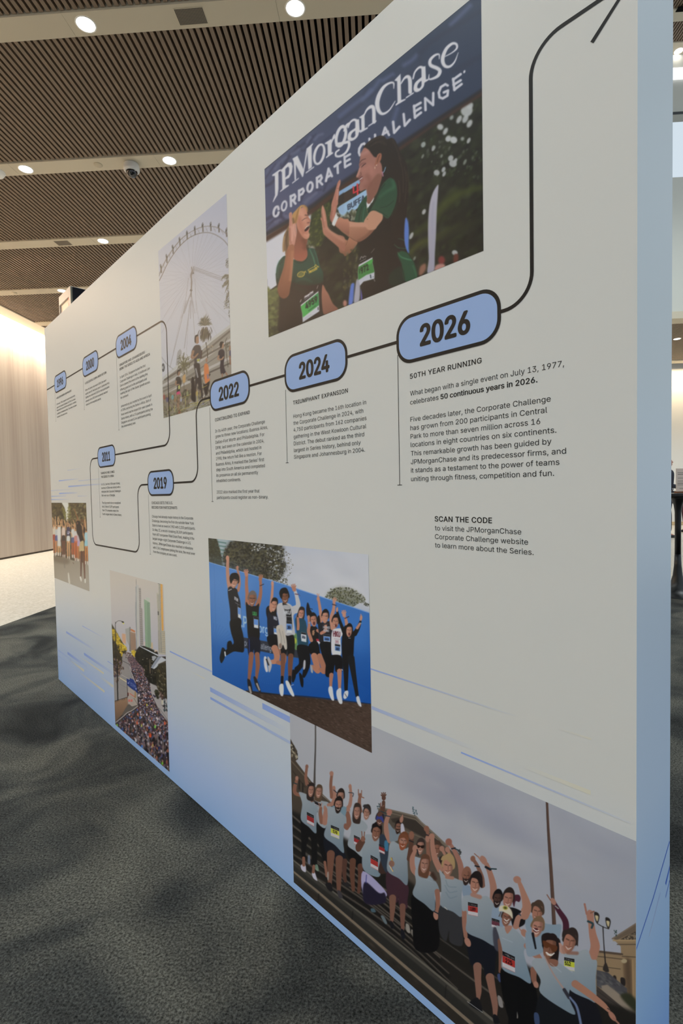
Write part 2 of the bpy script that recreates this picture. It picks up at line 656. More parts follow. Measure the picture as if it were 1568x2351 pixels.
for year in UB:
    u0, zc = UB[year], ZB[year]
    wd_ = 0.247 if year in ('2026', '2024') else BW
    u1 = u0 + wd_
    bd = flat('year_badge', rrect(u0, u1, zc - BH / 2, zc + BH / 2, 0.041), 0.0006, M_ink)
    bd['label'] = 'rounded badge for the year ' + year
    flat('badge_face', rrect(u0 + 0.0072, u1 - 0.0072, zc - BH / 2 + 0.0072, zc + BH / 2 - 0.0072, 0.034), 0.0008, M_badge, bd)
    v, f = glyphs(year, 0.036, 0.97)
    dw = 0.120 if year != '2011' else 0.108
    sx = dw / (v[:, 0].max() - v[:, 0].min())
    sy = 0.0405 / CAPH
    V = np.column_stack([u0 + wd_ / 2 - dw / 2 + (v[:, 0] - v[:, 0].min()) * sx, zc - 0.0205 + v[:, 1] * sy])
    new_obj('year_number', [(a, -0.0010 - e, b_) for (a, b_), e in zip(V, lift(len(V)))], f, M_ink, bd)

# ---- text blocks under the badges
CAPT, CAPB = 0.0099, 0.0097
BLOCKS = {
 '2026': ((910, 900, 3.824), [], [
    ("Five decades later, the Corporate Challenge", 124, 262, 1355), ("has grown from 200 participants in Central", 124, 337, 1325),
    ("Park to more than seven million across 16", 125, 411, 1263), ("locations in eight countries on six continents.", 126, 484, 1405),
    ("This remarkable growth has been guided by", 128, 560, 1362), ("JPMorganChase and its predecessor firms, and", 128, 634, 1490),
    ("it stands as a testament to the power of teams", 128, 708, 1432), ("uniting through fitness, competition and fun.", 130, 783, 1385)]),
 '2024': ((640, 770, 7.127), [("TRIUMPHANT EXPANSION", 235, 1135, 1132)], [
    ("Hong Kong became the 16th location in", 240, 1355, 1430), ("the Corporate Challenge in 2024, with", 242, 1467, 1385),
    ("4,750 participants from 162 companies", 244, 1577, 1437), ("gathering in the West Kowloon Cultural", 246, 1690, 1432),
    ("District. The debut ranked as the third", 248, 1800, 1398), ("largest in Series history, behind only", 250, 1910, 1340),
    ("Singapore and Johannesburg in 2004.", 252, 2018, 1412)]),
 '2022': ((470, 840, 7.347), [("CONTINUING TO EXPAND", 176, 940, 762)], [
    ("In its 46th year, the Corporate Challenge", 180, 1128, 1015), ("grew to three new locations: Buenos Aires,", 182, 1217, 1065),
    ("Dallas\u2013Fort Worth and Philadelphia. For", 184, 1315, 1008), ("DFW, last seen on the calendar in 2004,", 187, 1410, 1003),
    ("and Philadelphia, which last hosted in", 190, 1500, 957), ("1998, the return felt like a reunion. For", 191, 1592, 962),
    ("Buenos Aires, it marked the Series\u2019 first", 192, 1687, 1003), ("step into South America and completed", 195, 1778, 1015),
    ("its presence on all six permanently", 198, 1872, 903), ("inhabited continents.", 200, 1963, 612),
    ("2022 also marked the first year that", 205, 2153, 925), ("participants could register as non-binary.", 207, 2245, 1072)]),
 '2019': ((330, 1070, 10.685), [("CHICAGO SETS THE U.S.", 197, 932, 712), ("RECORD FOR PARTICIPANTS", 199, 1043, 822)], [
    ("Chicago had already made history in the Corporate", 205, 1262, 1215), ("Challenge, becoming the first city outside New York", 207, 1370, 1232),
    ("State to host an event in 1982 with 1,200 participants.", 212, 1478, 1268), ("On May 23, a record-breaking 28,309 participants", 217, 1588, 1208),
    ("from 687 companies filled Grant Park, making it the", 220, 1697, 1240), ("largest single-night Corporate Challenge in U.S.", 222, 1803, 1160),
    ("history. JPMorganChase also reached a milestone", 226, 1915, 1210), ("with 2,361 employees joining the race, the most ever", 230, 2022, 1262),
    ("from the company at one event.", 234, 2125, 820)]),
 '2011': ((200, 1010, 12.37), [("SHANGHAI WELCOMES", 390, 975, 778), ("THE SERIES TO CHINA", 398, 1083, 762)], [
    ("In 2011, the firm\u2019s 90th year of doing", 405, 1292, 930), ("business in China was marked with a", 408, 1393, 945),
    ("milestone: the Corporate Challenge\u2019s", 413, 1498, 960), ("first-ever race in Shanghai.", 417, 1605, 795),
    ("The city proved to be an exceptional", 425, 1812, 955), ("host. A field of 5,899 participants", 430, 1920, 905),
    ("from 178 companies made it the", 434, 2025, 895), ("fourth-largest debut in Series history.", 438, 2130, 985)]),
 '2004': ((255, 730, 8.709), [("SINGAPORE AND JOHANNESBURG", 167, 972, 675), ("BRING THE SERIES TO ASIA AND AFRICA", 172, 1052, 778)], [
    ("In April 2004, Singapore hosted the first", 177, 1213, 688), ("Corporate Challenge in Asia. A traditional Lion", 180, 1298, 775),
    ("Dance opened the event at the starting line,", 182, 1380, 737), ("offering good luck to the participants and", 185, 1462, 714),
    ("marking the start of the Series\u2019 growth across", 188, 1540, 775), ("the continent.", 191, 1622, 352),
    ("Johannesburg also hosted its first event in April", 197, 1790, 812), ("of 2004, anchoring the Series in Africa. Both of", 199, 1870, 800),
    ("these events had the largest first-year crowds in", 202, 1955, 822), ("Series history, with 6,776 participants joining the", 205, 2037, 833),
    ("Singapore race and 5,144 participants joining", 207, 2117, 790), ("the Johannesburg race.", 210, 2195, 492)]),
 '2000': ((110, 800, 10.453), [("A SUCCESSFUL DOWN UNDER RETURN", 893, 865, 1405)], [
    ("When the Series returned in 2000, the event", 900, 1030, 1402), ("quickly took off. Held each year in Centennial Park,", 902, 1118, 1480),
    ("Sydney has welcomed 5,000 or more participants", 905, 1203, 1475), ("annually since 2005 and consistently reached", 910, 1290, 1435),
    ("capacity on its hospitality spaces.", 915, 1375, 1278)]),
 '1996': ((110, 800, 10.453), [("A MILLION RUNNERS AND WALKERS", 205, 1220, 565)], [
    ("In the mid-1990s, response toward running events", 210, 1365, 652), ("grew the Corporate Challenge. In 1996, the Series", 215, 1442, 662),
    ("welcomed its one millionth participant, creating", 215, 1512, 678), ("a tradition of worldwide activity. The number has been", 220, 1590, 690),
    ("matched in the years since.", 222, 1668, 468)]),
}
RULES = {'2026': ((914, 815), (917, 1113)), '2024': ((656, 895), (659, 1062)), '2022': ((482.5, 935), (487, 1151)), '2019': ((341, 1135), (345, 1272)),
         '2011': ((226, 1072), (230, 1187)), '2004': ((267.3, 818), (273, 987)), '2000': ((190.6, 866), (194, 940)), '1996': ((126, 901), (128.5, 967))}
for yr, (crop, heads, lines) in BLOCKS.items():
    if heads:
        t = Txt(crop)
        for s_, x, y, xr in heads:
            t.line(s_, x, y, xr, CAPT, 0.012, 1.06)
        t.build('caption_heading', 0.0003, M_ink)
    paras = [[lines[0]]]
    for a_, b_ in zip(lines[:-1], lines[1:]):
        if b_[2] - a_[2] > 1.5 * (lines[1][2] - lines[0][2]):
            paras.append([])
        paras[-1].append(b_)
    for k_, para in enumerate(paras):
        t = Txt(crop)
        for s_, x, y, xr in para:
            t.line(s_, x, y, xr, CAPB)
        t.build('caption_text', 0.0003, M_ink)['label'] = ('lower' if k_ or yr == '2026' else 'text') + ' paragraph under the year ' + yr
    if yr == '2026':
        t = Txt((890, 650, 5.6))
        t.line("What began with a single event on July 13, 1977,", 290, 1450, (1295 - 890) * 5.6, CAPB)
        t.line("celebrates", 290, 1563, 655, CAPB)
        t.line("50 continuous years in 2026.", 680, 1494, (1234 - 890) * 5.6, CAPB, 0.018)
        t.build('caption_text', 0.0003, M_ink)['label'] = 'upper paragraph under the year 2026'
    (xa, ya), (xb, yb) = RULES[yr]
    ua, za = wu(xa, ya)
    ub, zb_ = wu(xb, yb)
    uc = 0.5 * (ua + ub)
    new_obj('column_rule', [(uc - 0.0008, -0.0003, zb_), (uc + 0.0008, -0.0003, zb_), (uc + 0.0008, -0.0003, za), (uc - 0.0008, -0.0003, za),
                            (uc - 0.0065, -0.0003, zb_ - 0.0014), (uc + 0.0065, -0.0003, zb_ - 0.0014), (uc + 0.0065, -0.0003, zb_), (uc - 0.0065, -0.0003, zb_)],
            [(0, 1, 2, 3), (4, 5, 6, 7)], M_ink, wall)
t = Txt((890, 650, 5.6))
t.line("50TH YEAR RUNNING", 287, 1232, 1210, CAPT, 0.012, 1.06)
t.build('caption_heading', 0.0003, M_ink)
t = Txt((900, 1160, 4.48))
t.line("SCAN THE CODE", 440, 165, 1030, 0.0103, 0.016, 1.05)
t.build('caption_heading', 0.0003, M_ink)
t = Txt((900, 1160, 4.48))
t.line("to visit the JPMorganChase", 442, 257, 1330, CAPB)
t.line("Corporate Challenge website", 443, 345, 1400, CAPB)
t.line("to learn more about the Series.", 443, 432, 1457, CAPB)
t.build('caption_text', 0.0003, M_ink)['label'] = 'three-line note under the words SCAN THE CODE'

# ---- speed streaks printed on the wallpaper: solid at one end, fading out at the other
def streak_mat(name, col, stops, zmax):
    m = wall_paper(name, stops, zmax)
    n, l, b = nodes(m)
    src = b.inputs['Base Color'].links[0].from_socket
    at = n.new('ShaderNodeAttribute')
    at.attribute_name = 'ink'
    mx_ = n.new('ShaderNodeMix')
    mx_.data_type = 'RGBA'
    l.new(at.outputs['Fac'], mx_.inputs[0])
    l.new(src, mx_.inputs[6])
    mx_.inputs[7].default_value = (*[float(q) for q in lin(col)], 1)
    l.new(mx_.outputs[2], b.inputs['Base Color'])
    return m


M_sb = streak_mat('streak_blue', (138, 172, 250), FRONT_STOPS, 0.80)
M_sy = streak_mat('streak_yellow', (244, 234, 200), FRONT_STOPS, 0.80)


def streak(x0, y0, x1, h, a0, a1, material=M_sb, y=0.0002, face=None):
    u0, z = wu(x0, y0)
    u1 = max(min(u_at(x1, z), -0.0005), -WLEN + 0.0005)
    u0 = max(u0, -WLEN + 0.0005)
    o = new_obj('speed_streak', [(u0, -y, z - h / 2), (u1, -y, z - h / 2), (u1, -y, z + h / 2), (u0, -y, z + h / 2)], [(0, 1, 2, 3)], material, wall)
    at = o.data.attributes.new('ink', 'FLOAT', 'POINT')
    at.data.foreach_set('value', [a0, a1, a1, a0])
    return o


# near the floor, left end
for a in ((152, 1451, 215, 0.012, .75, .05), (155, 1499, 200, 0.016, .8, .05), (193, 1501, 258, 0.014, .8, .1), (189, 1437, 240, 0.004, .7, 0),
          (247, 1518, 262, 0.004, .8, .4), (134, 1493, 165, 0.010, .4, .0), (133, 1505, 160, 0.006, .3, 0)):
    streak(*a)
for a in ((240, 1588, 178, 0.011, .9, 0), (238, 1546, 180, 0.009, .9, 0), (193, 1540, 160, 0.014, .8, 0), (260, 1576, 230, 0.014, .7, 0)):
    streak(*a, material=M_sy)
# above the street crowd photo
for a in ((135, 1104, 184, 0.006, .75, 0), (157, 1117, 240, 0.007, .75, .05), (136, 1133, 178, 0.008, .75, .1), (117, 1139.5, 152, 0.005, .6, .2),
          (117, 1147, 158, 0.005, .7, .05), (116, 1126.5, 165, 0.003, .5, .1), (155, 1080, 188, 0.003, .4, .0), (180, 1104, 232, 0.004, .35, .1),
          (178, 1139, 200, 0.003, .4, .1)):
    streak(*a)
# around the two lower photos
for a in ((390, 1495.5, 487, 0.0055, .8, .5), (482.5, 1582.5, 662, 0.0155, .75, .0), (483, 1602.5, 667, 0.0085, .8, .35), (602.5, 1620.5, 668, 0.0175, .8, .75),
          (851, 1535.5, 1195, 0.0030, .8, 0), (853.5, 1624.5, 1092, 0.0080, .55, 0), (1058.5, 1727.5, 1448, 0.0032, .85, 0.05)):
    streak(*a)
for a in ((1356, 1820, 1200, 0.0075, .55, 0), (470, 1558, 435, 0.004, .5, 0), (1358, 1697, 1280, 0.003, .35, 0)):
    streak(*a, material=M_sy)
# diagonal strokes on the narrow end face
PE = O3.copy()
E_N = -WDIR


def end_yz(x, y):
    P = px_on(x, y, O3, E_N)
    return (P - O3) @ WNRM, P[2]


def end_stroke(pts, w, material, a0, a1):
    q = [end_yz(*p) for p in pts]
    v, f = strip(q, w)
    o = new_obj('speed_streak', [(0.0002, min(max(a, 0.0005), WTHK - 0.0005), b_) for a, b_ in v], f, material, wall)
    at = o.data.attributes.new('ink', 'FLOAT', 'POINT')
    k = len(q)
    va = [a0 + (a1 - a0) * i / (k - 1) for i in range(k)]
    at.data.foreach_set('value', va + va)


M_sd = streak_mat('streak_deep', (62, 110, 214), END_STOPS, 1.6)
end_stroke([(1537, 1932), (1500, 2060), (1460, 2180)], 0.004, M_sd, .9, .8)
end_stroke([(1538, 1990), (1528, 2030)], 0.008, M_sd, .9, .9)
end_stroke([(1538, 2020), (1528, 2060)], 0.005, M_sd, .9, .5)
end_stroke([(1516, 2050), (1490, 2150)], 0.003, M_sb, .5, .2)
# ---------------------------------------------------------------- ceiling fittings
M_lamp = mat('lamp_lens', (255, 250, 240), 0.4, 0.2, emit=(255, 250, 240), estr=14)
M_trimw = mat('lamp_trim', (236, 233, 226), 0.5)


def downlight(x, y, label, z=HC - 0.012, r=0.062, group='recessed downlights'):
    t = tag(empty('downlight', (x, y, z)), label, 'ceiling light', group)
    MB().lathe([(r + 0.010, -0.001), (r + 0.009, -0.004), (r, -0.004), (r, -0.001)], caps=False).build('trim_ring', M_trimw, t, True)
    MB().lathe([(r, -0.0015), (r * 0.4, -0.003), (0.001, -0.003)], caps=False).build('lens', M_lamp, t)
    return t


LABELS = {(0, 1): 'round downlight in the nearest ceiling band, left of the square speaker grille',
          (0, 0): 'round downlight in the nearest ceiling band, right of the square speaker grille',
          (1, 2): 'round downlight in the second ceiling band, beside the white smoke detector',
          (1, 1): 'round downlight in the second ceiling band, right of the dome camera',
          (2, 2): 'round downlight in the third ceiling band, right of the flush grille',
          (3, 3): 'round downlight in the fourth ceiling band, left of the tall totem'}
for row in range(-4, 5):
    for k, x in enumerate(LX):
        y = BY0 + BP * row + BWID / 2
        if (row, k) in LABELS:
            downlight(x, y, LABELS[(row, k)])
        spot_light('downlight_lamp', (x, y, HC - 0.03), 80, NEUT, 125, 0.9, 0.05)
for (px, py, z, lab) in ((1558, 117, ATR - 0.02, 'round downlight high in the tall hall ceiling, right of the exhibition wall'),
                         (1554.5, 778, HC, 'round downlight in the low soffit past the tall hall, right of the exhibition wall')):
    r_ = px_ray(px, py)
    P = CAM_C + r_ * ((z - CAM_C[2]) / r_[2])
    downlight(P[0], P[1], lab, z, 0.075 if z > 5 else 0.07)
for x in (2.5, 4.5, 6.5):
    spot_light('hall_lamp', (x, 8.0, ATR - 0.1), 500, NEUT, 100, 0.8, 0.1)
    spot_light('soffit_lamp', (x + 3, 13.0, HC - 0.05), 190, NEUT, 125, 0.9, 0.06)


def at_z(px, py, z):
    r_ = px_ray(px, py)
    return CAM_C + r_ * ((z - CAM_C[2]) / r_[2])


ZB_ = HC - 0.012
# speaker grilles
M_grille = mat('grille_metal', (92, 84, 72), 0.6)
n, l, b = nodes(M_grille)
tc = n.new('ShaderNodeTexCoord')
vo = n.new('ShaderNodeTexVoronoi')
vo.inputs['Scale'].default_value = 95
vo.inputs['Randomness'].default_value = 0.0
l.new(tc.outputs['Object'], vo.inputs['Vector'])
rp = ramp(M_grille.node_tree, vo.outputs['Distance'], [(0.40, (16, 14, 12)), (0.52, (128, 116, 98))])
l.new(rp.outputs[0], b.inputs['Base Color'])
for (c4, lab) in ((((399, 17), (465, 12), (473, 47), (410, 52)), 'square perforated speaker grille in the nearest ceiling band'),
                  (((122, 552.5), (152, 550), (163.5, 560), (132, 561.5)), 'flush grille in the third ceiling band, left of its downlight')):
    P = [at_z(x, y, ZB_) for x, y in c4]
    cx = sum(p[0] for p in P) / 4
    row = round((sum(p[1] for p in P) / 4 - BY0 - BWID / 2) / BP)
    cy = BY0 + BP * row + BWID / 2
    g = tag(empty('speaker_grille', (cx, cy, ZB_)), lab, 'speaker grille', 'ceiling grilles')
    hw = 0.5 * (abs(P[1][0] - P[0][0]) + abs(P[2][0] - P[3][0])) / 2
    MB().box((-hw, -0.062, -0.003), (hw, 0.062, -0.0005)).build('perforated_plate', M_grille, g)
    m = MB()
    for q in ((-hw - 0.003, -0.065, hw + 0.003, -0.062), (-hw - 0.003, 0.062, hw + 0.003, 0.065), (-hw - 0.003, -0.062, -hw, 0.062), (hw, -0.062, hw + 0.003, 0.062)):
        m.box((q[0], q[1], -0.003), (q[2], q[3], -0.0005))
    m.build('frame', M_band, g)
P = at_z(1561, 20.5, ATR - 0.02)
g = tag(MB().box((P[0] - 0.05, P[1] - 0.05, ATR - 0.03), (P[0] + 0.5, P[1] + 0.05, ATR - 0.02)).build('slot_grille', M_black),
        'black slot grille high in the tall hall ceiling', 'grille')
# dome camera
P = at_z(303, 379, ZB_)
d = tag(empty('dome_camera', (P[0], BY0 + BP + BWID / 2 + 0.025, ZB_)), 'white dome security camera with a dark lens bubble under the second ceiling band', 'security camera')
MB().lathe([(0.072, 0), (0.074, -0.012), (0.078, -0.03), (0.078, -0.060), (0.070, -0.072), (0.056, -0.076)], seg=40).build('housing', mat('camera_white', (214, 212, 208), 0.4), d, True)
M_bub = mat('smoked_bubble', (18, 18, 22), 0.06, 0.8)
MB().lathe([(0.056, -0.076)] + [(0.056 * math.cos(a), -0.076 - 0.052 * math.sin(a)) for a in [0.2 * i for i in range(1, 8)]] + [(0.001, -0.128)], seg=40, caps=False).build('lens_bubble', M_bub, d, True)
# smoke detector and flush covers
P = at_z(-4, 398, ZB_)
d = tag(empty('smoke_detector', (P[0], BY0 + BP + BWID / 2 + 0.02, ZB_)), 'white round smoke detector under the second ceiling band at the photo edge', 'smoke detector')
MB().lathe([(0.070, 0), (0.070, -0.02), (0.062, -0.035), (0.045, -0.048), (0.001, -0.050)], seg=36, caps=False).build('cover', mat('detector_white', (232, 230, 224), 0.45), d, True)
MB().lathe([(0.078, 0), (0.078, -0.008), (0.070, -0.012)], seg=36, caps=False).build('base_plate', M_trimw, d, True)
for px, py, row, lab in ((220, 372, 1, 'flush round cover plate in the second ceiling band, left of the dome camera'),
                         (34, 673, 3, 'flush round cover plate in the fourth ceiling band')):
    P = at_z(px, py, ZB_)
    MBo = MB().lathe([(0.042, 0), (0.042, -0.004), (0.040, -0.006), (0.001, -0.006)], (P[0], BY0 + BP * row + BWID / 2, ZB_ - 0.0002), 36, caps=False).build('cover_plate', mat('cover_paint', (188, 176, 152), 0.6), None, True)
    tag(MBo, lab, 'cover plate', 'flush ceiling cover plates')

# ---------------------------------------------------------------- the tall totem behind the exhibition wall
c0 = px_on(160.5, 656, (0, 5.0, 0), np.array([0, 1.0, 0]))
L0 = px_on(135, 690, c0, WNRM)
wl = float((L0 - c0) @ WDIR)
kz = float(c0[2])
kiosk = tag(empty('totem', (c0[0], c0[1], 0), math.atan2(WDIR[1], WDIR[0])), 'tall white totem with a dark navy screen rising behind the exhibition wall', 'totem')
# local x runs along WDIR (to the left, away), local y is -WNRM; the body reaches into -y
M_kw = mat('totem_white', (226, 214, 204), 0.35, 0.5)
M_kd = mat('screen_navy', (10, 14, 26), 0.15, 0.6)
M_kr = mat('red_glow', (255, 60, 50), 0.5, emit=(255, 50, 40), estr=2.5)
DK = 0.75
m = MB()
m.box((0.012, -DK, 0), (wl - 0.02, -0.012, kz - 0.012))
m.build('core', mat('totem_core', (205, 188, 168), 0.3, 0.5), kiosk)
m = MB()
m.box((0.0, -DK, 0), (0.055, 0.0, kz))
m.box((wl - 0.016, -DK, 0), (wl, 0.0, kz - 0.0))
m.box((0.055, -DK, kz - 0.09), (wl - 0.016, 0.0, kz))
m.box((0.055, -DK, 0), (wl - 0.016, 0.0, 0.25))
m.build('frame', M_kw, kiosk, bevel=0.002)
m = MB()
for i in range(40):
    m.box((0.06, -0.010, 0.3 + i * 0.068), (wl - 0.02, -0.004, 0.3 + i * 0.068 + 0.03))
m.build('reflection_rib', mat('totem_reflection', (168, 150, 128), 0.4), kiosk)  # ribs modelled in place of the ribbed reflection on this side
MB().box((0.052, -0.003, kz - 0.115), (0.062, 0.0008, kz - 0.106)).build('red_dot', M_kr, kiosk)  # red emissive dot, with a strip below it, on the frame edge
MB().box((0.053, -0.003, kz - 0.320), (0.061, 0.0008, kz - 0.150)).build('red_strip', M_kr, kiosk)
MB().box((-0.012, -DK + 0.01, 0.4), (-0.001, -0.02, kz - 0.008)).build('screen', M_kd, kiosk)
MB().box((-0.008, -0.02, 0.4), (-0.001, -0.002, kz - 0.006)).build('screen_edge', mat('steel_edge', (120, 118, 108), 0.35, 0.5, 0.6), kiosk)

# ---------------------------------------------------------------- bar table with a notice, past the end of the wall
M_tbl = mat('black_steel', (20, 21, 22), 0.35, 0.5)
P = at_z(1556.3, 1376, 0.0)
TX, TY = P[0] + 0.13, P[1] + 0.235
tb = tag(empty('bar_table', (TX, TY, 0)), 'black pedestal bar table with a flared foot past the wall end', 'table')
MB().lathe([(0.25, 0), (0.25, 0.006), (0.22, 0.014), (0.16, 0.034), (0.10, 0.07), (0.065, 0.12), (0.045, 0.2), (0.034, 0.30), (0.029, 0.42)], seg=48).build('foot', M_tbl, tb, True)
MB().lathe([(0.029, 0.42), (0.028, 0.70), (0.030, 0.86), (0.040, 0.93), (0.062, 0.985), (0.085, 1.012)], seg=40).build('column', M_tbl, tb, True)
MB().lathe([(0.09, 1.010), (0.295, 1.014), (0.30, 1.020), (0.30, 1.044), (0.296, 1.048)], seg=64).build('tabletop', M_tbl, tb)
cd = empty('notice_stand', (TX - 0.022, TY - 0.16, 1.048), math.radians(4))
tag(cd, 'beige printed notice card in a wooden foot on the black bar table', 'notice')
MB().box((-0.095, -0.025, 0), (0.095, 0.025, 0.018)).build('wooden_foot', mat('oak_foot', (128, 84, 52), 0.5), cd, bevel=0.002)
MB().box((-0.092, -0.003, 0.012), (0.092, 0.003, 0.245)).build('card', mat('kraft_card', (236, 216, 200), 0.7), cd)
m = MB()
for i, (z, a, w_) in enumerate(((0.202, -0.080, 0.15), (0.184, -0.078, 0.14), (0.148, -0.076, 0.05), (0.118, -0.078, 0.08), (0.096, -0.080, 0.09), (0.080, -0.080, 0.07), (0.045, -0.06, 0.05))):
    m.box((a, -0.0036, z), (a + w_, -0.0031, z + (0.0035 if i not in (1, 4) else 0.005)))
m.build('print_lines', mat('card_print', (110, 98, 90), 0.7), cd)
# ---------------------------------------------------------------- people past the end of the wall
def skinned(name, V, edges, material, parent, root=None, sub=2):
    """one continuous surface grown over joints: V = {joint: (x, y, z, radius)}"""
    keys = list(V)
    me = bpy.data.meshes.new(name)
    me.from_pydata([V[k_][:3] for k_ in keys], [(keys.index(a), keys.index(b_)) for a, b_ in edges], [])
    me.materials.append(material)
    o = bpy.data.objects.new(name, me)
    COL.objects.link(o)
    o.parent = parent
    sk = o.modifiers.new('skin', 'SKIN')
    sk.use_smooth_shade = True
    if not me.skin_vertices:
        me.skin_vertices.new()
    for i, k_ in enumerate(keys):
        d = me.skin_vertices[0].data[i]
        r = V[k_][3]
        d.radius = (r, r) if not isinstance(r, tuple) else r
        d.use_root = (k_ == (root or keys[0]))
    ss = o.modifiers.new('subdivision', 'SUBSURF')
    ss.levels = ss.render_levels = sub
    return o


def chain(*ks):
    return list(zip(ks[:-1], ks[1:]))


def head_mesh(cx, cz, tilt=0.0, cap=None):
    """verts and faces of a sculpted head (or of its hair cap) facing +x"""
    nu, nv = 36, 26
    V, F = [], []

    def g(a, b_, w_):
        return math.exp(-((a / b_) ** 2)) * w_
    for j in range(nv + 1):
        th = math.pi * j / nv
        for i in range(nu):
            ph = 2 * math.pi * i / nu
            dx, dy, dz = math.sin(th) * math.cos(ph), math.sin(th) * math.sin(ph), math.cos(th)
            k_ = 1.0 - 0.30 * max(0.0, -dz) ** 1.5
            x, y, z = 0.095 * dx * (k_ if dx < 0 else 1.0 - 0.10 * max(0.0, -dz)), 0.076 * dy * k_, 0.120 * dz
            if cap is None and dx > 0:
                fy = dy / 0.9
                x += g(dz + 0.08, 0.16, 0.026) * g(fy, 0.17, 1) + g(dz + 0.20, 0.09, 0.012) * g(fy, 0.22, 1)      # nose
                x += g(dz - 0.20, 0.13, 0.006)                                                                  # brow
                x -= g(dz - 0.02, 0.11, 0.008) * (g(fy - 0.42, 0.2, 1) + g(fy + 0.42, 0.2, 1))                  # eye sockets
                x += g(dz + 0.47, 0.07, 0.007) * g(fy, 0.3, 1) + g(dz + 0.60, 0.06, 0.006) * g(fy, 0.25, 1)     # lips
                x += g(dz + 0.88, 0.14, 0.012) * g(fy, 0.35, 1)                                                 # chin
            if cap is not None:
                x, y, z = x * 1.09 - 0.006, y * 1.12, z * 1.09 + 0.004
            c_, s_ = math.cos(tilt), math.sin(tilt)
            V.append((cx + x * c_ - z * s_, y, cz + x * s_ + z * c_))
    for j in range(nv):
        for i in range(nu):
            i2 = (i + 1) % nu
            if cap is not None:
                th, ph = math.pi * (j + .5) / nv, 2 * math.pi * (i + .5) / nu
                if math.cos(th) < cap(math.sin(th) * math.cos(ph), math.sin(th) * math.sin(ph)):
                    continue
            F.append((j * nu + i, (j + 1) * nu + i, (j + 1) * nu + i2, j * nu + i2))
    return V, F


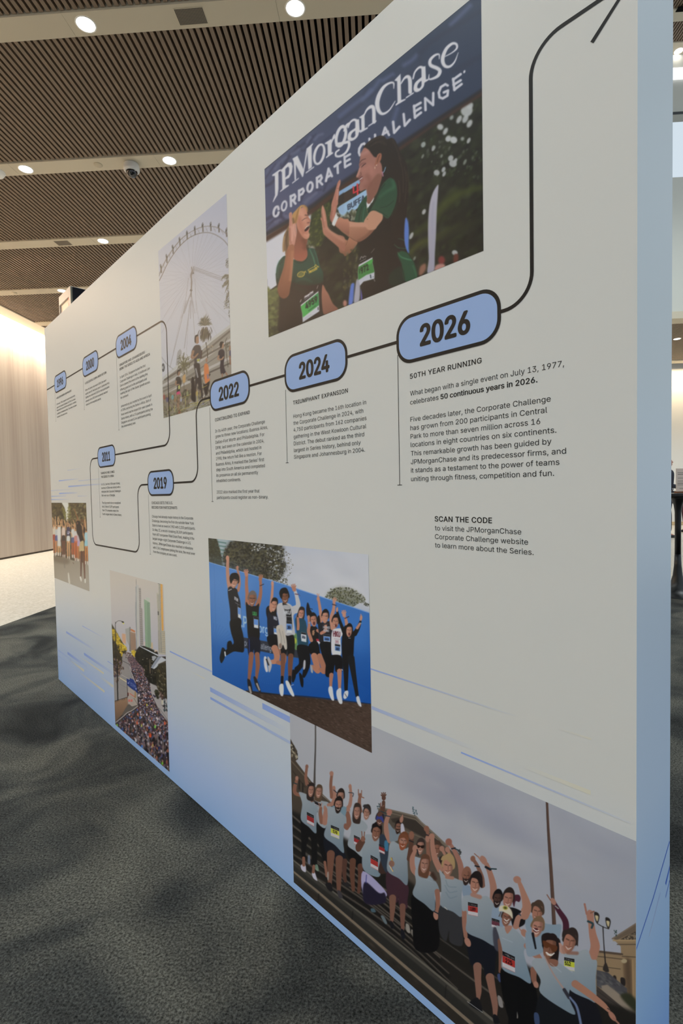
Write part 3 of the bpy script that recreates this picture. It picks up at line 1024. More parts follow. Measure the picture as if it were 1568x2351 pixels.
def person(label, loc, rz, skin_c, hair_c, top_c, leg_c, shoe_c, lift_=0.0, long_hair=True, step_=0.16, elbow=True):
    t = tag(empty('person', loc, rz), label, 'person')
    M_s = mat('skin', skin_c, 0.5, 0.4)
    hx, hz = 0.035, lift_
    B = {'pelvis': (0, 0, 0.94, 0.125), 'waist': (0.0, 0, 1.08, 0.115), 'chest': (0.0, 0, 1.28, 0.13), 'collar': (0.0, 0, 1.42, 0.085), 'neck': (0.012, 0, 1.49, 0.052),
         'skull': (0.020, 0, 1.555, 0.050)}
    E = chain('pelvis', 'waist', 'chest', 'collar', 'neck', 'skull')
    for s_, sg in (('l', 1), ('r', -1)):
        fx = step_ * sg
        if elbow:
            arm = ((0.0, 0.185 * sg, 1.40, 0.058), (-0.03, 0.235 * sg, 1.13, 0.042), (0.17, 0.16 * sg, 1.10, 0.030), (0.24, 0.12 * sg, 1.11, 0.026))
        else:
            arm = ((0.0, 0.185 * sg, 1.40, 0.058), (-0.02, 0.235 * sg, 1.12, 0.042), (0.03, 0.245 * sg, 0.88, 0.030), (0.045, 0.245 * sg, 0.81, 0.026))
        for nm, a in zip(('shoulder', 'elbow', 'wrist', 'palm'), arm):
            B[nm + s_] = a
        E += chain('collar', 'shoulder' + s_, 'elbow' + s_, 'wrist' + s_, 'palm' + s_)
        px_, py_, pz_, _ = arm[3]
        dx, dz = (1, 0) if elbow else (0.15, -1)
        for j, (off, ln) in enumerate(((-0.028, 0.062), (-0.010, 0.078), (0.009, 0.072), (0.027, 0.058))):
            k1, k2 = f'knuckle{j}{s_}', f'tip{j}{s_}'
            B[k1] = (px_ + dx * 0.045, py_ + off * (0.4 if elbow else 0.2), pz_ + dz * 0.045 + (off if elbow else 0), 0.009) if elbow else (px_ + off * 0.9, py_, pz_ - 0.045, 0.009)
            b_ = B[k1]
            B[k2] = (b_[0] + dx * ln * 0.8, b_[1] - 0.02 * sg, b_[2] + dz * ln * 0.9 - (0.02 if elbow else 0), 0.0075)
            E += [('palm' + s_, k1), (k1, k2)]
        B['thumb' + s_] = (px_ + 0.03, py_ - 0.035 * sg, pz_ + (0.03 if elbow else -0.03), 0.009)
        E.append(('palm' + s_, 'thumb' + s_))
        B['hip' + s_] = (0.0, 0.085 * sg, 0.90, 0.095)
        B['knee' + s_] = (0.03 + fx * 0.6, 0.095 * sg, 0.50, 0.060)
        B['ankle' + s_] = (fx, 0.10 * sg, 0.09, 0.036)
        B['toe' + s_] = (fx + 0.13, 0.11 * sg, 0.035, 0.030)
        E += chain('pelvis', 'hip' + s_, 'knee' + s_, 'ankle' + s_, 'toe' + s_)
    body = skinned('body', B, E, M_s, t)
    # the grown body and the sculpted head become one mesh
    hc = (0.032, 1.615)
    dg = bpy.context.evaluated_depsgraph_get()
    dg.update()
    grown = bpy.data.meshes.new_from_object(body.evaluated_get(dg))
    V_ = [tuple(v_.co) for v_ in grown.vertices]
    F_ = [tuple(p.vertices) for p in grown.polygons]
    hv, hf = head_mesh(hc[0], hc[1], lift_)
    n0 = len(V_)
    V_ += hv
    F_ += [tuple(n0 + i for i in q) for q in hf]
    for sg in (1, -1):                                   # ears
        e = MB().lathe([(0.001, -0.030), (0.012, -0.026), (0.018, -0.006), (0.017, 0.014), (0.010, 0.027), (0.001, 0.030)], (hc[0] - 0.008, 0.072 * sg, hc[1] - 0.008), 12)
        n0 = len(V_)
        V_ += [(hc[0] - 0.008 + (x - hc[0] + 0.008), 0.072 * sg + (y - 0.072 * sg) * 0.5, z) for x, y, z in e.v]
        F_ += [tuple(n0 + i for i in q) for q in e.f]
    old = body
    body = new_obj('body', V_, F_, M_s, t, smooth=True)
    bpy.data.objects.remove(old)
    body.name = 'body'
    M_eye, M_lip = mat('eye_dark', (40, 32, 30), 0.3), mat('lips', (150, 84, 78), 0.5)
    ct, st = math.cos(lift_), math.sin(lift_)

    def on_face(x, z):
        return hc[0] + x * ct - z * st, hc[1] + x * st + z * ct
    for sg in (1, -1):
        ex, ez = on_face(0.083, 0.004)
        MB().lathe([(0.001, -0.007), (0.007, -0.004), (0.009, 0), (0.007, 0.004), (0.001, 0.007)], (ex, 0.031 * sg, ez), 10).build('eye', M_eye, t, True)
    ex, ez = on_face(0.084, -0.062)
    MB().lathe([(0.001, -0.005), (0.016, -0.003), (0.019, 0), (0.016, 0.003), (0.001, 0.005)], (ex - 0.006, 0, ez), 14).build('mouth', M_lip, t, True)
    M_h = mat('hair', hair_c, 0.5)
    hv, hf = head_mesh(hc[0], hc[1], lift_, lambda x, y: 0.42 if x > 0.45 else (0.10 if x > 0.0 else -0.55))
    ho = new_obj('hair', hv, hf, M_h, t, smooth=True)
    md = ho.modifiers.new('thickness', 'SOLIDIFY')
    md.thickness = 0.014
    M_t = mat('jacket', top_c, 0.8)
    J = {'hem': (0, 0, 0.90, 0.155), 'waist': (0.0, 0, 1.08, 0.138), 'chest': (0.0, 0, 1.27, 0.152), 'collar': (0.0, 0, 1.415, 0.098)}
    F_ = chain('hem', 'waist', 'chest', 'collar')
    for s_ in ('l', 'r'):
        for nm, add in (('shoulder', 0.016), ('elbow', 0.015), ('wrist', 0.012)):
            x, y, z, r = B[nm + s_]
            J[nm + s_] = (x, y, z, r + add)
        F_ += chain('collar', 'shoulder' + s_, 'elbow' + s_, 'wrist' + s_)
    skinned('jacket', J, F_, M_t, t, 'hem')
    Tn = {'pelvis': (0, 0, 0.93, 0.140)}
    F_ = []
    for s_ in ('l', 'r'):
        for nm, add in (('hip', 0.016), ('knee', 0.018), ('ankle', 0.022)):
            x, y, z, r = B[nm + s_]
            Tn[nm + s_] = (x, y, z + (0.03 if nm == 'ankle' else 0), r + add)
        F_ += chain('pelvis', 'hip' + s_, 'knee' + s_, 'ankle' + s_)
    skinned('trousers', Tn, F_, mat('trousers', leg_c, 0.85), t)
    M_sh = mat('shoe_leather', shoe_c, 0.35)
    for s_ in ('l', 'r'):
        a, b_ = B['ankle' + s_], B['toe' + s_]
        skinned('shoe', {'heel': (a[0] - 0.03, a[1], 0.045, 0.043), 'mid': (a[0] + 0.06, a[1], 0.043, 0.042), 'tip': (b_[0] + 0.03, b_[1], 0.032, 0.030)}, chain('heel', 'mid', 'tip'), M_sh, t)
    return t


P = at_z(1549, 1236.5, 0.0)
pa = person('person in a dark jacket over a black and white patterned top, looking up', (P[0] - 0.19, P[1], 0), 0.0, (182, 130, 108), (60, 46, 40), (30, 33, 46), (30, 34, 50), (24, 24, 26), 0.22, False, 0.12)
# patterned top in the jacket opening
M_pat = mat('patterned_top', (230, 230, 232), 0.8)
n, l, b = nodes(M_pat)
tc = n.new('ShaderNodeTexCoord')
nz = n.new('ShaderNodeTexNoise')
nz.inputs['Scale'].default_value = 26
l.new(tc.outputs['Object'], nz.inputs['Vector'])
rp = ramp(M_pat.node_tree, nz.outputs['Fac'], [(0.47, (32, 36, 54)), (0.53, (226, 226, 232))])
l.new(rp.outputs[0], b.inputs['Base Color'])
skinned('patterned_top', {'hem': (0.03, 0, 0.98, 0.140), 'waist': (0.035, 0, 1.10, 0.124), 'chest': (0.035, 0, 1.26, 0.132), 'neck': (0.03, 0, 1.385, 0.070)}, chain('hem', 'waist', 'chest', 'neck'), M_pat, pa)
P = at_z(1580, 1224, 0.0)
person('person in a dark navy jacket and maroon trousers at the photo edge, behind the notice', (P[0] + 0.10, P[1] + 0.15, 0), math.radians(200), (170, 122, 100), (40, 32, 30), (28, 32, 48), (60, 30, 40), (30, 22, 24), 0.0, False, 0.04, False)
# ---------------------------------------------------------------- the printed photographs
# each print is a fine grid of the wall plane; its ink colours are composed here from shapes, strokes and dabs; those far left include reflected haze
def PTS(s):
    return np.array([[float(q) for q in p.split(',')] for p in s.split()])


def smooth_closed(p, k=5):
    a, b_, c, d = np.roll(p, 1, 0), p, np.roll(p, -1, 0), np.roll(p, -2, 0)
    out = []
    for i in range(k):
        t = i / k
        out.append(0.5 * (2 * b_ + (c - a) * t + (2 * a - 5 * b_ + 4 * c - d) * t * t + (3 * b_ - a - 3 * c + d) * t ** 3))
    return np.stack(out, 1).reshape(-1, 2)


def smooth_open(p, k=5):
    q = np.vstack([2 * p[0] - p[1], p, 2 * p[-1] - p[-2]])
    out = []
    for j in range(len(p) - 1):
        a, b_, c, d = q[j:j + 4]
        for i in range(k):
            t = i / k
            out.append(0.5 * (2 * b_ + (c - a) * t + (2 * a - 5 * b_ + 4 * c - d) * t * t + (3 * b_ - a - 3 * c + d) * t ** 3))
    out.append(p[-1])
    return np.array(out)


def box_blur(m, r):
    r = int(round(r))
    if r < 1:
        return m
    for ax in (0, 1):
        for _ in range(2):
            pad = [(0, 0), (0, 0)]
            pad[ax] = (r + 1, r)
            c = np.cumsum(np.pad(m, pad, mode='edge'), axis=ax)
            k = 2 * r + 1
            m = (c[k:] - c[:-k]) / k if ax == 0 else (c[:, k:] - c[:, :-k]) / k
    return m


class Canvas:
    S = 2.0

    def __init__(self, x0, y0, x1, y1, col):
        self.x0, self.y0 = x0, y0
        self.w, self.h = int((x1 - x0) * self.S) + 2, int((y1 - y0) * self.S) + 2
        self.a = np.empty((self.h, self.w, 3), np.float32)
        self.a[:] = col
        self.c = (0, 0, 1.0)
        self.rng = np.random.default_rng(7)

    def crop(self, ox, oy, s):
        self.c = (ox, oy, s)
        return self

    def tp(self, p):
        p = np.atleast_2d(np.asarray(p, float))
        ox, oy, s = self.c
        return np.column_stack([(ox + p[:, 0] / s - self.x0) * self.S, (oy + p[:, 1] / s - self.y0) * self.S])

    def k(self, v):
        return v / self.c[2] * self.S

    def put(self, m, x, y, col, a):
        h, w = m.shape
        X0, Y0_, X1, Y1_ = max(x, 0), max(y, 0), min(x + w, self.w), min(y + h, self.h)
        if X0 >= X1 or Y0_ >= Y1_:
            return
        m = m[Y0_ - y:Y1_ - y, X0 - x:X1 - x, None] * a
        t = self.a[Y0_:Y1_, X0:X1]
        if callable(col):
            yy, xx = np.mgrid[Y0_:Y1_, X0:X1]
            col = col(xx, yy)
        self.a[Y0_:Y1_, X0:X1] = t * (1 - m) + np.asarray(col, np.float32) * m

    def raster(self, polys, pad):
        allp = np.vstack(polys)
        lo = np.floor(allp.min(0)).astype(int) - pad
        hi = np.ceil(allp.max(0)).astype(int) + pad
        lo = np.maximum(lo, -60)
        hi = np.minimum(hi, [self.w + 60, self.h + 60])
        W_, H_ = max(hi[0] - lo[0], 1), max(hi[1] - lo[1], 1)
        m = np.zeros((H_, W_), np.float32)
        E_ = [np.hstack([p, np.roll(p, -1, 0)]) for p in polys]
        E_ = np.vstack(E_)
        xs = np.arange(W_)[None]
        for sub in (0.25, 0.75):
            for r in range(H_):
                y = lo[1] + r + sub
                e = E_[(E_[:, 1] <= y) != (E_[:, 3] <= y)]
                if not len(e):
                    continue
                x = np.sort(e[:, 0] + (y - e[:, 1]) / (e[:, 3] - e[:, 1]) * (e[:, 2] - e[:, 0])) - lo[0]
                for a, b_ in zip(x[::2], x[1::2]):
                    a, b_ = max(a, 0), min(b_, W_)
                    if b_ <= a:
                        continue
                    i, j = int(a), int(b_)
                    if i == j:
                        m[r, i] += 0.5 * (b_ - a)
                    else:
                        m[r, i] += 0.5 * (i + 1 - a)
                        m[r, i + 1:j] += 0.5
                        if j < W_:
                            m[r, j] += 0.5 * (b_ - j)
        return np.minimum(m, 1), lo

    def grad(self, c1, c2, p1, p2):
        p1, p2 = self.tp(p1)[0], self.tp(p2)[0]
        d = p2 - p1
        L_ = d @ d
        c1, c2 = np.array(c1, np.float32), np.array(c2, np.float32)

        def f(xx, yy):
            t = np.clip(((xx - p1[0]) * d[0] + (yy - p1[1]) * d[1]) / L_, 0, 1)[..., None]
            return c1 * (1 - t) + c2 * t
        return f

    def P(self, s, col, f=0, a=1, sm=1, holes=(), g=None):
        """filled shape; f feather in crop pixels; g=(colour2, (x,y), (x,y)) shades towards a second colour"""
        ps = []
        for q in (s, *holes):
            p = self.tp(PTS(q))
            ps.append(smooth_closed(p) if sm else p)
        r = self.k(f) / 2
        m, lo = self.raster(ps, int(2 * r) + 3)
        m = box_blur(m, r)
        if g:
            col = self.grad(col, *g)
        self.put(m, lo[0], lo[1], col, a)
        return self

    def L(self, s, w, col, f=0, a=1, sm=1):
        """stroke with a width per point"""
        p = self.tp(PTS(s))
        ws = self.k(np.broadcast_to(np.asarray(w, float), (len(p),)))
        if sm and len(p) > 2:
            ws = np.interp(np.arange(5 * (len(p) - 1) + 1) / 5.0, np.arange(len(p)), ws)
            p = smooth_open(p)
        pad = int(max(ws) / 2 + self.k(f) * 2) + 3
        lo = np.maximum(np.floor(p.min(0)).astype(int) - pad, -60)
        hi = np.minimum(np.ceil(p.max(0)).astype(int) + pad, [self.w + 60, self.h + 60])
        if (hi <= lo).any():
            return self
        yy, xx = np.mgrid[lo[1]:hi[1], lo[0]:hi[0]].astype(np.float32)
        best = np.full(xx.shape, 1e9, np.float32)
        for i in range(len(p) - 1):
            a_, b_ = p[i], p[i + 1]
            d = b_ - a_
            t = np.clip(((xx - a_[0]) * d[0] + (yy - a_[1]) * d[1]) / max(d @ d, 1e-9), 0, 1)
            q = np.hypot(xx - a_[0] - t * d[0], yy - a_[1] - t * d[1]) - (ws[i] + (ws[i + 1] - ws[i]) * t) / 2
            best = np.minimum(best, q)
        e = max(self.k(f), 0.5)
        m = np.clip(0.5 - best / (2 * e), 0, 1)
        self.put(m, lo[0], lo[1], col, a)
        return self

    def E(self, cx, cy, rx, ry, col, rot=0, f=0, a=1, hole=None):
        t = np.linspace(0, 2 * math.pi, 25)[:-1]
        c_, s_ = math.cos(math.radians(rot)), math.sin(math.radians(rot))

        def ring(x, y, u, v):
            return self.tp(np.column_stack([x + u * np.cos(t) * c_ - v * np.sin(t) * s_, y + u * np.cos(t) * s_ + v * np.sin(t) * c_]))
        ps = [ring(cx, cy, rx, ry)]
        if hole:
            ps.append(ring(cx + hole[2], cy + hole[3], hole[0], hole[1]) if len(hole) > 2 else ring(cx, cy, *hole))
        r = self.k(f) / 2
        m, lo = self.raster(ps, int(2 * r) + 3)
        self.put(box_blur(m, r), lo[0], lo[1], col, a)
        return self

    def D(self, s, n_, cols, sz, asp=1.0, rot=0, rj=30, a=0.9, f=0.35, seed=1, dens=None):
        """random dabs inside a shape (leaves, crowds, gravel)"""
        rng = np.random.default_rng(seed)
        p = PTS(s)
        lo, hi = p.min(0), p.max(0)
        i = 0
        cols = np.array(cols, float)
        x, y = p[:, 0], p[:, 1]
        x2, y2 = np.roll(x, -1), np.roll(y, -1)
        while i < n_:
            q = lo + rng.random(2) * (hi - lo)
            cr = ((y <= q[1]) != (y2 <= q[1])) & (q[0] < (x2 - x) * (q[1] - y) / np.where(y2 == y, 1e-9, y2 - y) + x)
            if cr.sum() % 2 == 0:
                continue
            i += 1
            u = self.tp(q)[0]
            g_ = sz[0] + rng.random() * (sz[1] - sz[0])
            if dens:
                g_ *= dens(q)
            ra, rb = max(self.k(g_), 0.6), max(self.k(g_ * asp), 0.6)
            th = math.radians(rot + (rng.random() - .5) * 2 * rj)
            R_ = int(max(ra, rb) * 1.5) + 2
            yy, xx = np.mgrid[-R_:R_ + 1, -R_:R_ + 1].astype(np.float32)
            X_, Y_ = xx * math.cos(th) + yy * math.sin(th), -xx * math.sin(th) + yy * math.cos(th)
            dd = np.sqrt((X_ / ra) ** 2 + (Y_ / rb) ** 2)
            m = np.clip((1 + f - dd) / (2 * f), 0, 1)
            self.put(m, int(u[0]) - R_, int(u[1]) - R_, cols[rng.integers(len(cols))] + rng.normal(0, 5), a)
        return self

    def T(self, text, bl, br, tl, tr, col, bold=0.0, f=0, a=1):
        """lettering fitted between a base line and a top line"""
        v, fc = glyphs(text, bold)
        w_ = v[:, 0].max() - v[:, 0].min()
        s_ = (v[:, 0] - v[:, 0].min()) / w_
        t_ = v[:, 1] / CAPH
        bl, br, tl, tr = (np.array(q, float) for q in (bl, br, tl, tr))
        q = ((1 - s_)[:, None] * bl + s_[:, None] * br) * (1 - t_)[:, None] + ((1 - s_)[:, None] * tl + s_[:, None] * tr) * t_[:, None]
        q = self.tp(q)
        lo = np.floor(q.min(0)).astype(int) - 4
        hi = np.ceil(q.max(0)).astype(int) + 4
        M_ = np.zeros((hi[1] - lo[1], hi[0] - lo[0]), np.float32)
        for tri in fc:
            m, l_ = self.raster([q[list(tri)]], 0)
            x, y = l_ - lo
            if x < 0 or y < 0:
                continue
            h_, w2 = m.shape
            M_[y:y + h_, x:x + w2] = np.maximum(M_[y:y + h_, x:x + w2], 0) + m[:M_.shape[0] - y, :M_.shape[1] - x]
        M_ = np.minimum(M_, 1)
        self.put(box_blur(M_, self.k(f) / 2), lo[0], lo[1], col, a)
        return self

    def soften(self, r):
        for i in range(3):
            self.a[..., i] = box_blur(self.a[..., i], r)
        return self

    def grain(self, amt=3.0):
        self.a += self.rng.normal(0, amt, self.a.shape[:2])[..., None].astype(np.float32)
        return self

    def sample(self, x, y):
        x = np.clip((x - self.x0) * self.S - 0.5, 0, self.w - 1.001)
        y = np.clip((y - self.y0) * self.S - 0.5, 0, self.h - 1.001)
        i, j = x.astype(int), y.astype(int)
        u, v = (x - i)[:, None], (y - j)[:, None]
        A = self.a
        return (A[j, i] * (1 - u) + A[j, i + 1] * u) * (1 - v) + (A[j + 1, i] * (1 - u) + A[j + 1, i + 1] * u) * v


def paint_finish():
    K = Canvas(600, -30, 1115, 785, (36, 37, 30))
    A, B, C, D_, E_, F, G = (590, 300, 7.84), (600, 540, 7.84), (780, 280, 8.711), (780, 500, 7.84), (780, 0, 4.612), (920, 320, 6.914), (640, 460, 9.8)
    # woods behind
    K.crop(0, 0, 1)
    K.D("690,480 900,340 1112,200 1112,580 930,660 800,710 720,720", 900, [(30, 31, 26), (44, 48, 33), (38, 40, 30), (52, 58, 36), (28, 27, 25)], (5, 13), 0.5, -45, 30, 0.55, 0.7, 3)
    K.crop(*F)
    K.P("560,1120 800,850 1280,730 1300,800 1000,900 600,1200", (66, 74, 36), 70, .75)
    K.P("180,1500 560,1180 640,1100 620,1300 300,1500", (58, 66, 34), 70, .7)
    K.P("130,1780 300,1600 620,1500 1000,1300 640,1560 320,1700 150,1840", (74, 80, 38), 60, .7)
    K.P("600,1500 1280,1250 1280,1320 640,1600", (46, 48, 34), 60, .7)
    K.D("300,0 1290,0 1290,600 700,650 500,600", 70, [(70, 76, 62), (56, 66, 44), (90, 96, 84)], (14, 34), .6, -60, 20, .55, .6, 9)
    for x, y, a, b in ((360, 85, 26, 44), (520, 145, 24, 46), (750, 0, 40, 38), (840, 15, 55, 48), (350, 270, 18, 40), (650, 265, 18, 32), (795, 300, 42, 50), (830, 385, 62, 55), (870, 340, 26, 45),
                       (680, 480, 28, 46), (572, 530, 48, 46), (690, 550, 24, 46), (1080, 20, 26, 50), (1020, 360, 22, 50), (370, 1150, 28, 46), (170, 1530, 26, 60), (220, 1890, 18, 36), (860, 1800, 48, 40)):
        K.E(x, y, a, b, (158, 160, 158) if a > 23 else (112, 118, 108), 25, 14, .95)
    K.P("850,1830 915,1830 910,1930 840,1960", (92, 50, 42), 24)
    K.E(650, 1920, 55, 70, (112, 52, 50), 0, 30)
    K.P("560,2000 640,1975 700,1990 690,2040 540,2080", (165, 122, 112), 24)
    K.P("310,2020 390,1970 400,2060 340,2150 290,2150", (128, 92, 76), 26)
    K.P("600,725 570,745 515,840 470,980 445,1150 434,1400 438,1700 445,1900 425,2125 528,2090 545,1800 562,1500 574,1150 592,860", (164, 161, 170), 12, g=((148, 145, 156), (500, 700), (480, 2100)))
    K.L("520,1000 500,1250 498,1500", 30, (148, 146, 160), 14, .6)
    K.P("85,1280 110,1270 122,1400 124,1650 130,1800 90,1800 60,1560 62,1380", (80, 122, 186), 20)
    K.crop(*E_)
    for x, y, a, b in ((1345, 1170, 62, 66), (1380, 1120, 32, 40), (1330, 1260, 28, 48), (1375, 1310, 26, 46), (1265, 1265, 24, 48), (1185, 1245, 20, 28), (1065, 1345, 34, 32), (1120, 1390, 22, 42), (1152, 1465, 28, 32), (1208, 1480, 36, 34), (885, 1532, 24, 28), (1300, 1470, 20, 22), (995, 1560, 18, 20)):
        K.E(x, y, a, b, (172, 174, 172) if b > 30 else (140, 146, 140), 28, 16, .92)
    # white sky and hedge at the left
    K.crop(*A)
    K.P("150,2700 150,1900 700,1600 1030,1390 990,1480 950,1760 900,2040 700,2300", (196, 195, 198), 14, sm=0)
    K.crop(*B)
    K.P("80,60 600,60 480,420 330,450 260,700 280,900 110,1020", (196, 194, 197), 8, sm=0)
    K.P("100,975 180,1000 270,940 330,1040 360,1800 120,1860", (92, 98, 58), 26, g=((52, 52, 40), (200, 1000), (200, 1700)))
    K.D("100,990 320,960 340,1750 130,1820", 130, [(112, 118, 70), (70, 74, 46), (88, 92, 56), (60, 58, 44)], (18, 44), .7, 0, 60, .5, .7, 5)
    K.crop(*G)
    K.P("790,170 860,130 1000,90 1150,40 1200,300 1000,900 720,1100 640,900 720,480 740,260", (50, 58, 34), 40)
    K.D("760,200 1150,60 1180,500 1000,1000 720,1080 660,900", 130, [(76, 88, 40), (40, 46, 30), (58, 66, 36), (92, 100, 52)], (14, 40), .55, -60, 30, .6, .7, 6)
    K.D("640,860 800,1000 800,1080 640,1040", 14, [(120, 124, 108), (96, 100, 84)], (14, 26), .7, 70, 20, .6, .6, 8)
    K.P("700,1050 760,1020 820,1090 700,1100", (150, 150, 146), 30, .7)
    # banner
    K.crop(0, 0, 1)
    K.P("600,380 606,389.5 715,299.5 780,245 1079,-1 1120,-30 1120,205 1000,277 913,340 780,428 718,476 611,542 600,545", (74, 80, 106), 4, sm=0, g=((48, 58, 78), (640, 470), (1000, 180)))
    K.P("600,548 611,542 718,476 780,428 913,338 1000,275 1120,200 1120,212 1000,287 913,350 780,442 718,490 611,556", (62, 44, 38), 4, sm=0)
    K.P("600,540 611,533 718,467 780,419 913,330 1120,194 1120,202 913,340 780,428 718,477 600,548", (34, 34, 40), 5, .9, sm=0)
    K.crop(*A)
    for s_, w_ in (("150,1000 300,900 560,500 720,330 900,180", 50), ("160,1600 400,1480 480,1600", 60), ("420,540 440,640 520,560 600,400", 26), ("150,860 260,700 330,600", 22), ("730,280 820,360 900,300 1000,100", 36),
                   ("780,1290 840,1150 900,1100", 34), ("430,1450 420,1640", 60), ("170,1760 340,1560", 20), ("1200,1080 1260,940 1330,900", 40), ("940,200 1060,60", 22), ("160,1700 520,1500", 24), ("1050,300 1250,150 1400,40", 30), ("960,1180 1060,1080 1150,1060", 30)):
        K.L(s_, w_, (52, 56, 78), 16, .75)
    for s_, w_ in (("330,680 420,560 520,480", 46), ("620,420 700,380 760,330", 50), ("170,760 200,700", 40), ("900,200 960,120", 50), ("870,1290 980,1180 1060,1120", 60), ("490,1520 560,1560", 60), ("1040,160 1100,90 1180,60", 44), ("330,1640 420,1600", 50)):
        K.L(s_, w_, (96, 99, 124), 20, .65)
    K.crop(*E_)
    for s_, w_ in (("0,1230 60,1180 160,1100 330,970 420,850", 40), ("250,1060 330,960", 50), ("680,690 760,640 820,580", 44), ("460,850 560,790", 44), ("560,1300 610,1150", 44), ("1180,260 1380,60", 50)):
        K.L(s_, w_, (82, 92, 122), 18, .6)
    for s_, w_ in (("0,1290 200,1130 420,940 560,820", 20), ("250,1000 300,900", 16), ("860,560 1000,420 1490,120", 50), ("830,560 850,700 700,800", 26), ("1200,760 1490,600", 60)):
        K.L(s_, w_, (46, 52, 70), 18, .6)
    W = (198, 196, 199)
    f = 7
    K.crop(*A)
    K.P("275,795 400,705 440,695 440,712 388,750 388,1050 372,1160 292,1292 284,1282 326,1160 322,815 275,818", W, f, sm=0)
    K.P("428,715 560,575 620,575 645,640 632,750 580,850 516,880 514,985 576,975 576,995 415,1108 415,1090 456,1050 450,745 428,735", W, f, sm=0, holes=("512,690 560,645 582,680 572,790 512,845",))
    K.P("640,505 730,448 852,720 820,838", W, f, sm=0)
    K.P("640,505 690,480 700,600 706,880 680,900 662,560", W, f, sm=0)
    K.P("635,935 755,845 755,866 635,958", W, f, sm=0)
    K.P("812,835 830,740 892,330 916,380 832,828", W, f, sm=0)
    K.P("890,325 1012,222 1008,250 985,282 990,660 926,705 910,380", W, f, sm=0)
    K.P("880,750 1030,640 1030,664 880,774", W, f, sm=0)
    K.E(1122, 425, 106, 200, W, 14, f, 1, (58, 160))
    K.P("1222,225 1335,150 1350,165 1345,385 1372,392 1372,410 1246,498 1240,478 1276,440 1270,245 1222,240", W, f, sm=0)
    K.P("1340,190 1372,90 1400,58 1408,130 1380,160 1345,230", W, f)
    K.crop(0, 0, 1)
    K.E(783, 313, 13.5, 27, W, 14, 1, 1, (6.5, 19))
    K.L("790,300 796,288 801,284", (4, 6, 6), W, .8)
    K.L("772,334 775,330 790,328 800,326 801,336 794,350 782,358 772,358 771,350 778,344", (4, 5, 6, 7, 6, 5, 5, 5, 4, 4), W, .8)
    K.crop(*E_)
    f = 5
    K.P("165,1275 205,1262 212,1380 232,1372 232,1388 165,1425", W, f, sm=0)
    K.L("88,1350 108,1298 150,1268 186,1282", (14, 18, 24, 34), W, f)
    K.P("82,1458 96,1408 140,1372 200,1345 200,1425 168,1472 122,1494 90,1484", W, f, holes=("120,1452 130,1414 166,1386 166,1432 146,1458",))
    K.P("202,1245 262,1202 266,1360 298,1345 298,1362 215,1410 215,1395 230,1380 228,1255", W, f, sm=0)
    K.L("250,1235 285,1165 330,1130 358,1150 362,1290", (10, 20, 36, 38, 38), W, f)
    K.P("302,1330 388,1272 390,1288 302,1345", W, f, sm=0)
    K.L("572,935 568,878 520,882 462,925 415,1010 396,1095 412,1170 455,1205 522,1168 586,1072", (8, 18, 22, 32, 44, 48, 42, 28, 16, 8), W, f)
    K.P("578,852 645,780 652,1060 698,1045 698,1058 592,1122 592,1106 612,1085 608,862", W, f, sm=0)
    K.L("648,885 685,828 722,812 742,850 745,975", (12, 22, 38, 42, 40), W, f)
    K.P("700,1030 785,975 785,990 700,1046", W, f, sm=0)
    K.P("865,715 908,700 914,842 942,835 942,850 868,895", W, f, sm=0)
    K.L("776,832 796,762 845,712 886,722", (16, 18, 24, 36), W, f)
    K.P("782,932 798,878 850,830 895,810 895,902 862,952 820,976 790,966", W, f, holes=("822,928 832,888 866,858 866,902 846,934",))
    K.L("1054,622 1050,576 1005,586 958,636 962,690 1030,722 1060,752 1040,802 985,832 945,836 945,790", (8, 16, 24, 32, 38, 40, 40, 34, 24, 16, 8), W, f)
    K.L("1095,608 1185,560 1238,512 1234,468 1190,462 1130,514 1094,596 1092,660 1120,702 1168,702 1218,650 1254,558", (8, 12, 20, 26, 28, 34, 40, 40, 34, 26, 16, 6), W, f)
    # second row
    K.crop(*A)
    f, w_ = 8, 43
    W2 = (190, 189, 194)
    K.L("388,1412 372,1366 330,1385 302,1450 302,1515 332,1542 372,1512 388,1468", w_, W2, f)
    K.E(490, 1355, 58, 104, W2, 12, f, 1, (24, 64))
    for s_ in ("612,1355 606,1178", "608,1182 672,1148 690,1185 672,1238 618,1262", "645,1250 692,1312", "758,1250 756,1078", "760,1082 825,1042 842,1082 815,1135 764,1162",
               "1082,1020 1078,848", "1080,850 1150,802 1166,848 1138,896 1086,922", "1120,908 1172,965", "1240,905 1288,682 1348,818", "1262,838 1326,800", "1395,645 1502,562", "1448,612 1455,760"):
        K.L(s_, w_, W2, f, sm=0)
    K.E(955, 1015, 66, 108, W2, 12, f, 1, (24, 64))
    K.crop(*C)
    w_ = 47
    for s_ in ("95,690 105,905", "98,705 205,645", "102,800 198,745", "108,898 215,838", "512,470 488,428 436,452 390,530 382,610 402,665", "592,335 600,420", "705,255 708,330", "850,285 905,110 985,260", "880,235 960,190"):
        K.L(s_, w_, W2, f, sm=0)
    K.crop(*E_)
    w_, f = 27, 5
    for s_ in ("565,1290 576,1405 632,1342", "676,1208 688,1330 742,1268", "786,1120 796,1246", "788,1128 856,1088", "792,1182 856,1142", "798,1240 860,1192", "908,1165 904,1040 988,1112 990,985",
               "1142,905 1118,892 1070,922 1048,980 1056,1030 1090,1042 1140,1012 1146,958 1102,978", "1200,835 1214,952", "1202,842 1280,785", "1206,898 1280,850", "1214,948 1290,890"):
        K.L(s_, w_, W2, f, sm=0)
    K.E(1320, 760, 11, 17, W2, 20, 4)
    # finish-line clock and board
    K.crop(*C)
    K.P("-20,1395 395,1145 420,1190 400,1235 -20,1490", (128, 158, 186), 12, sm=0)
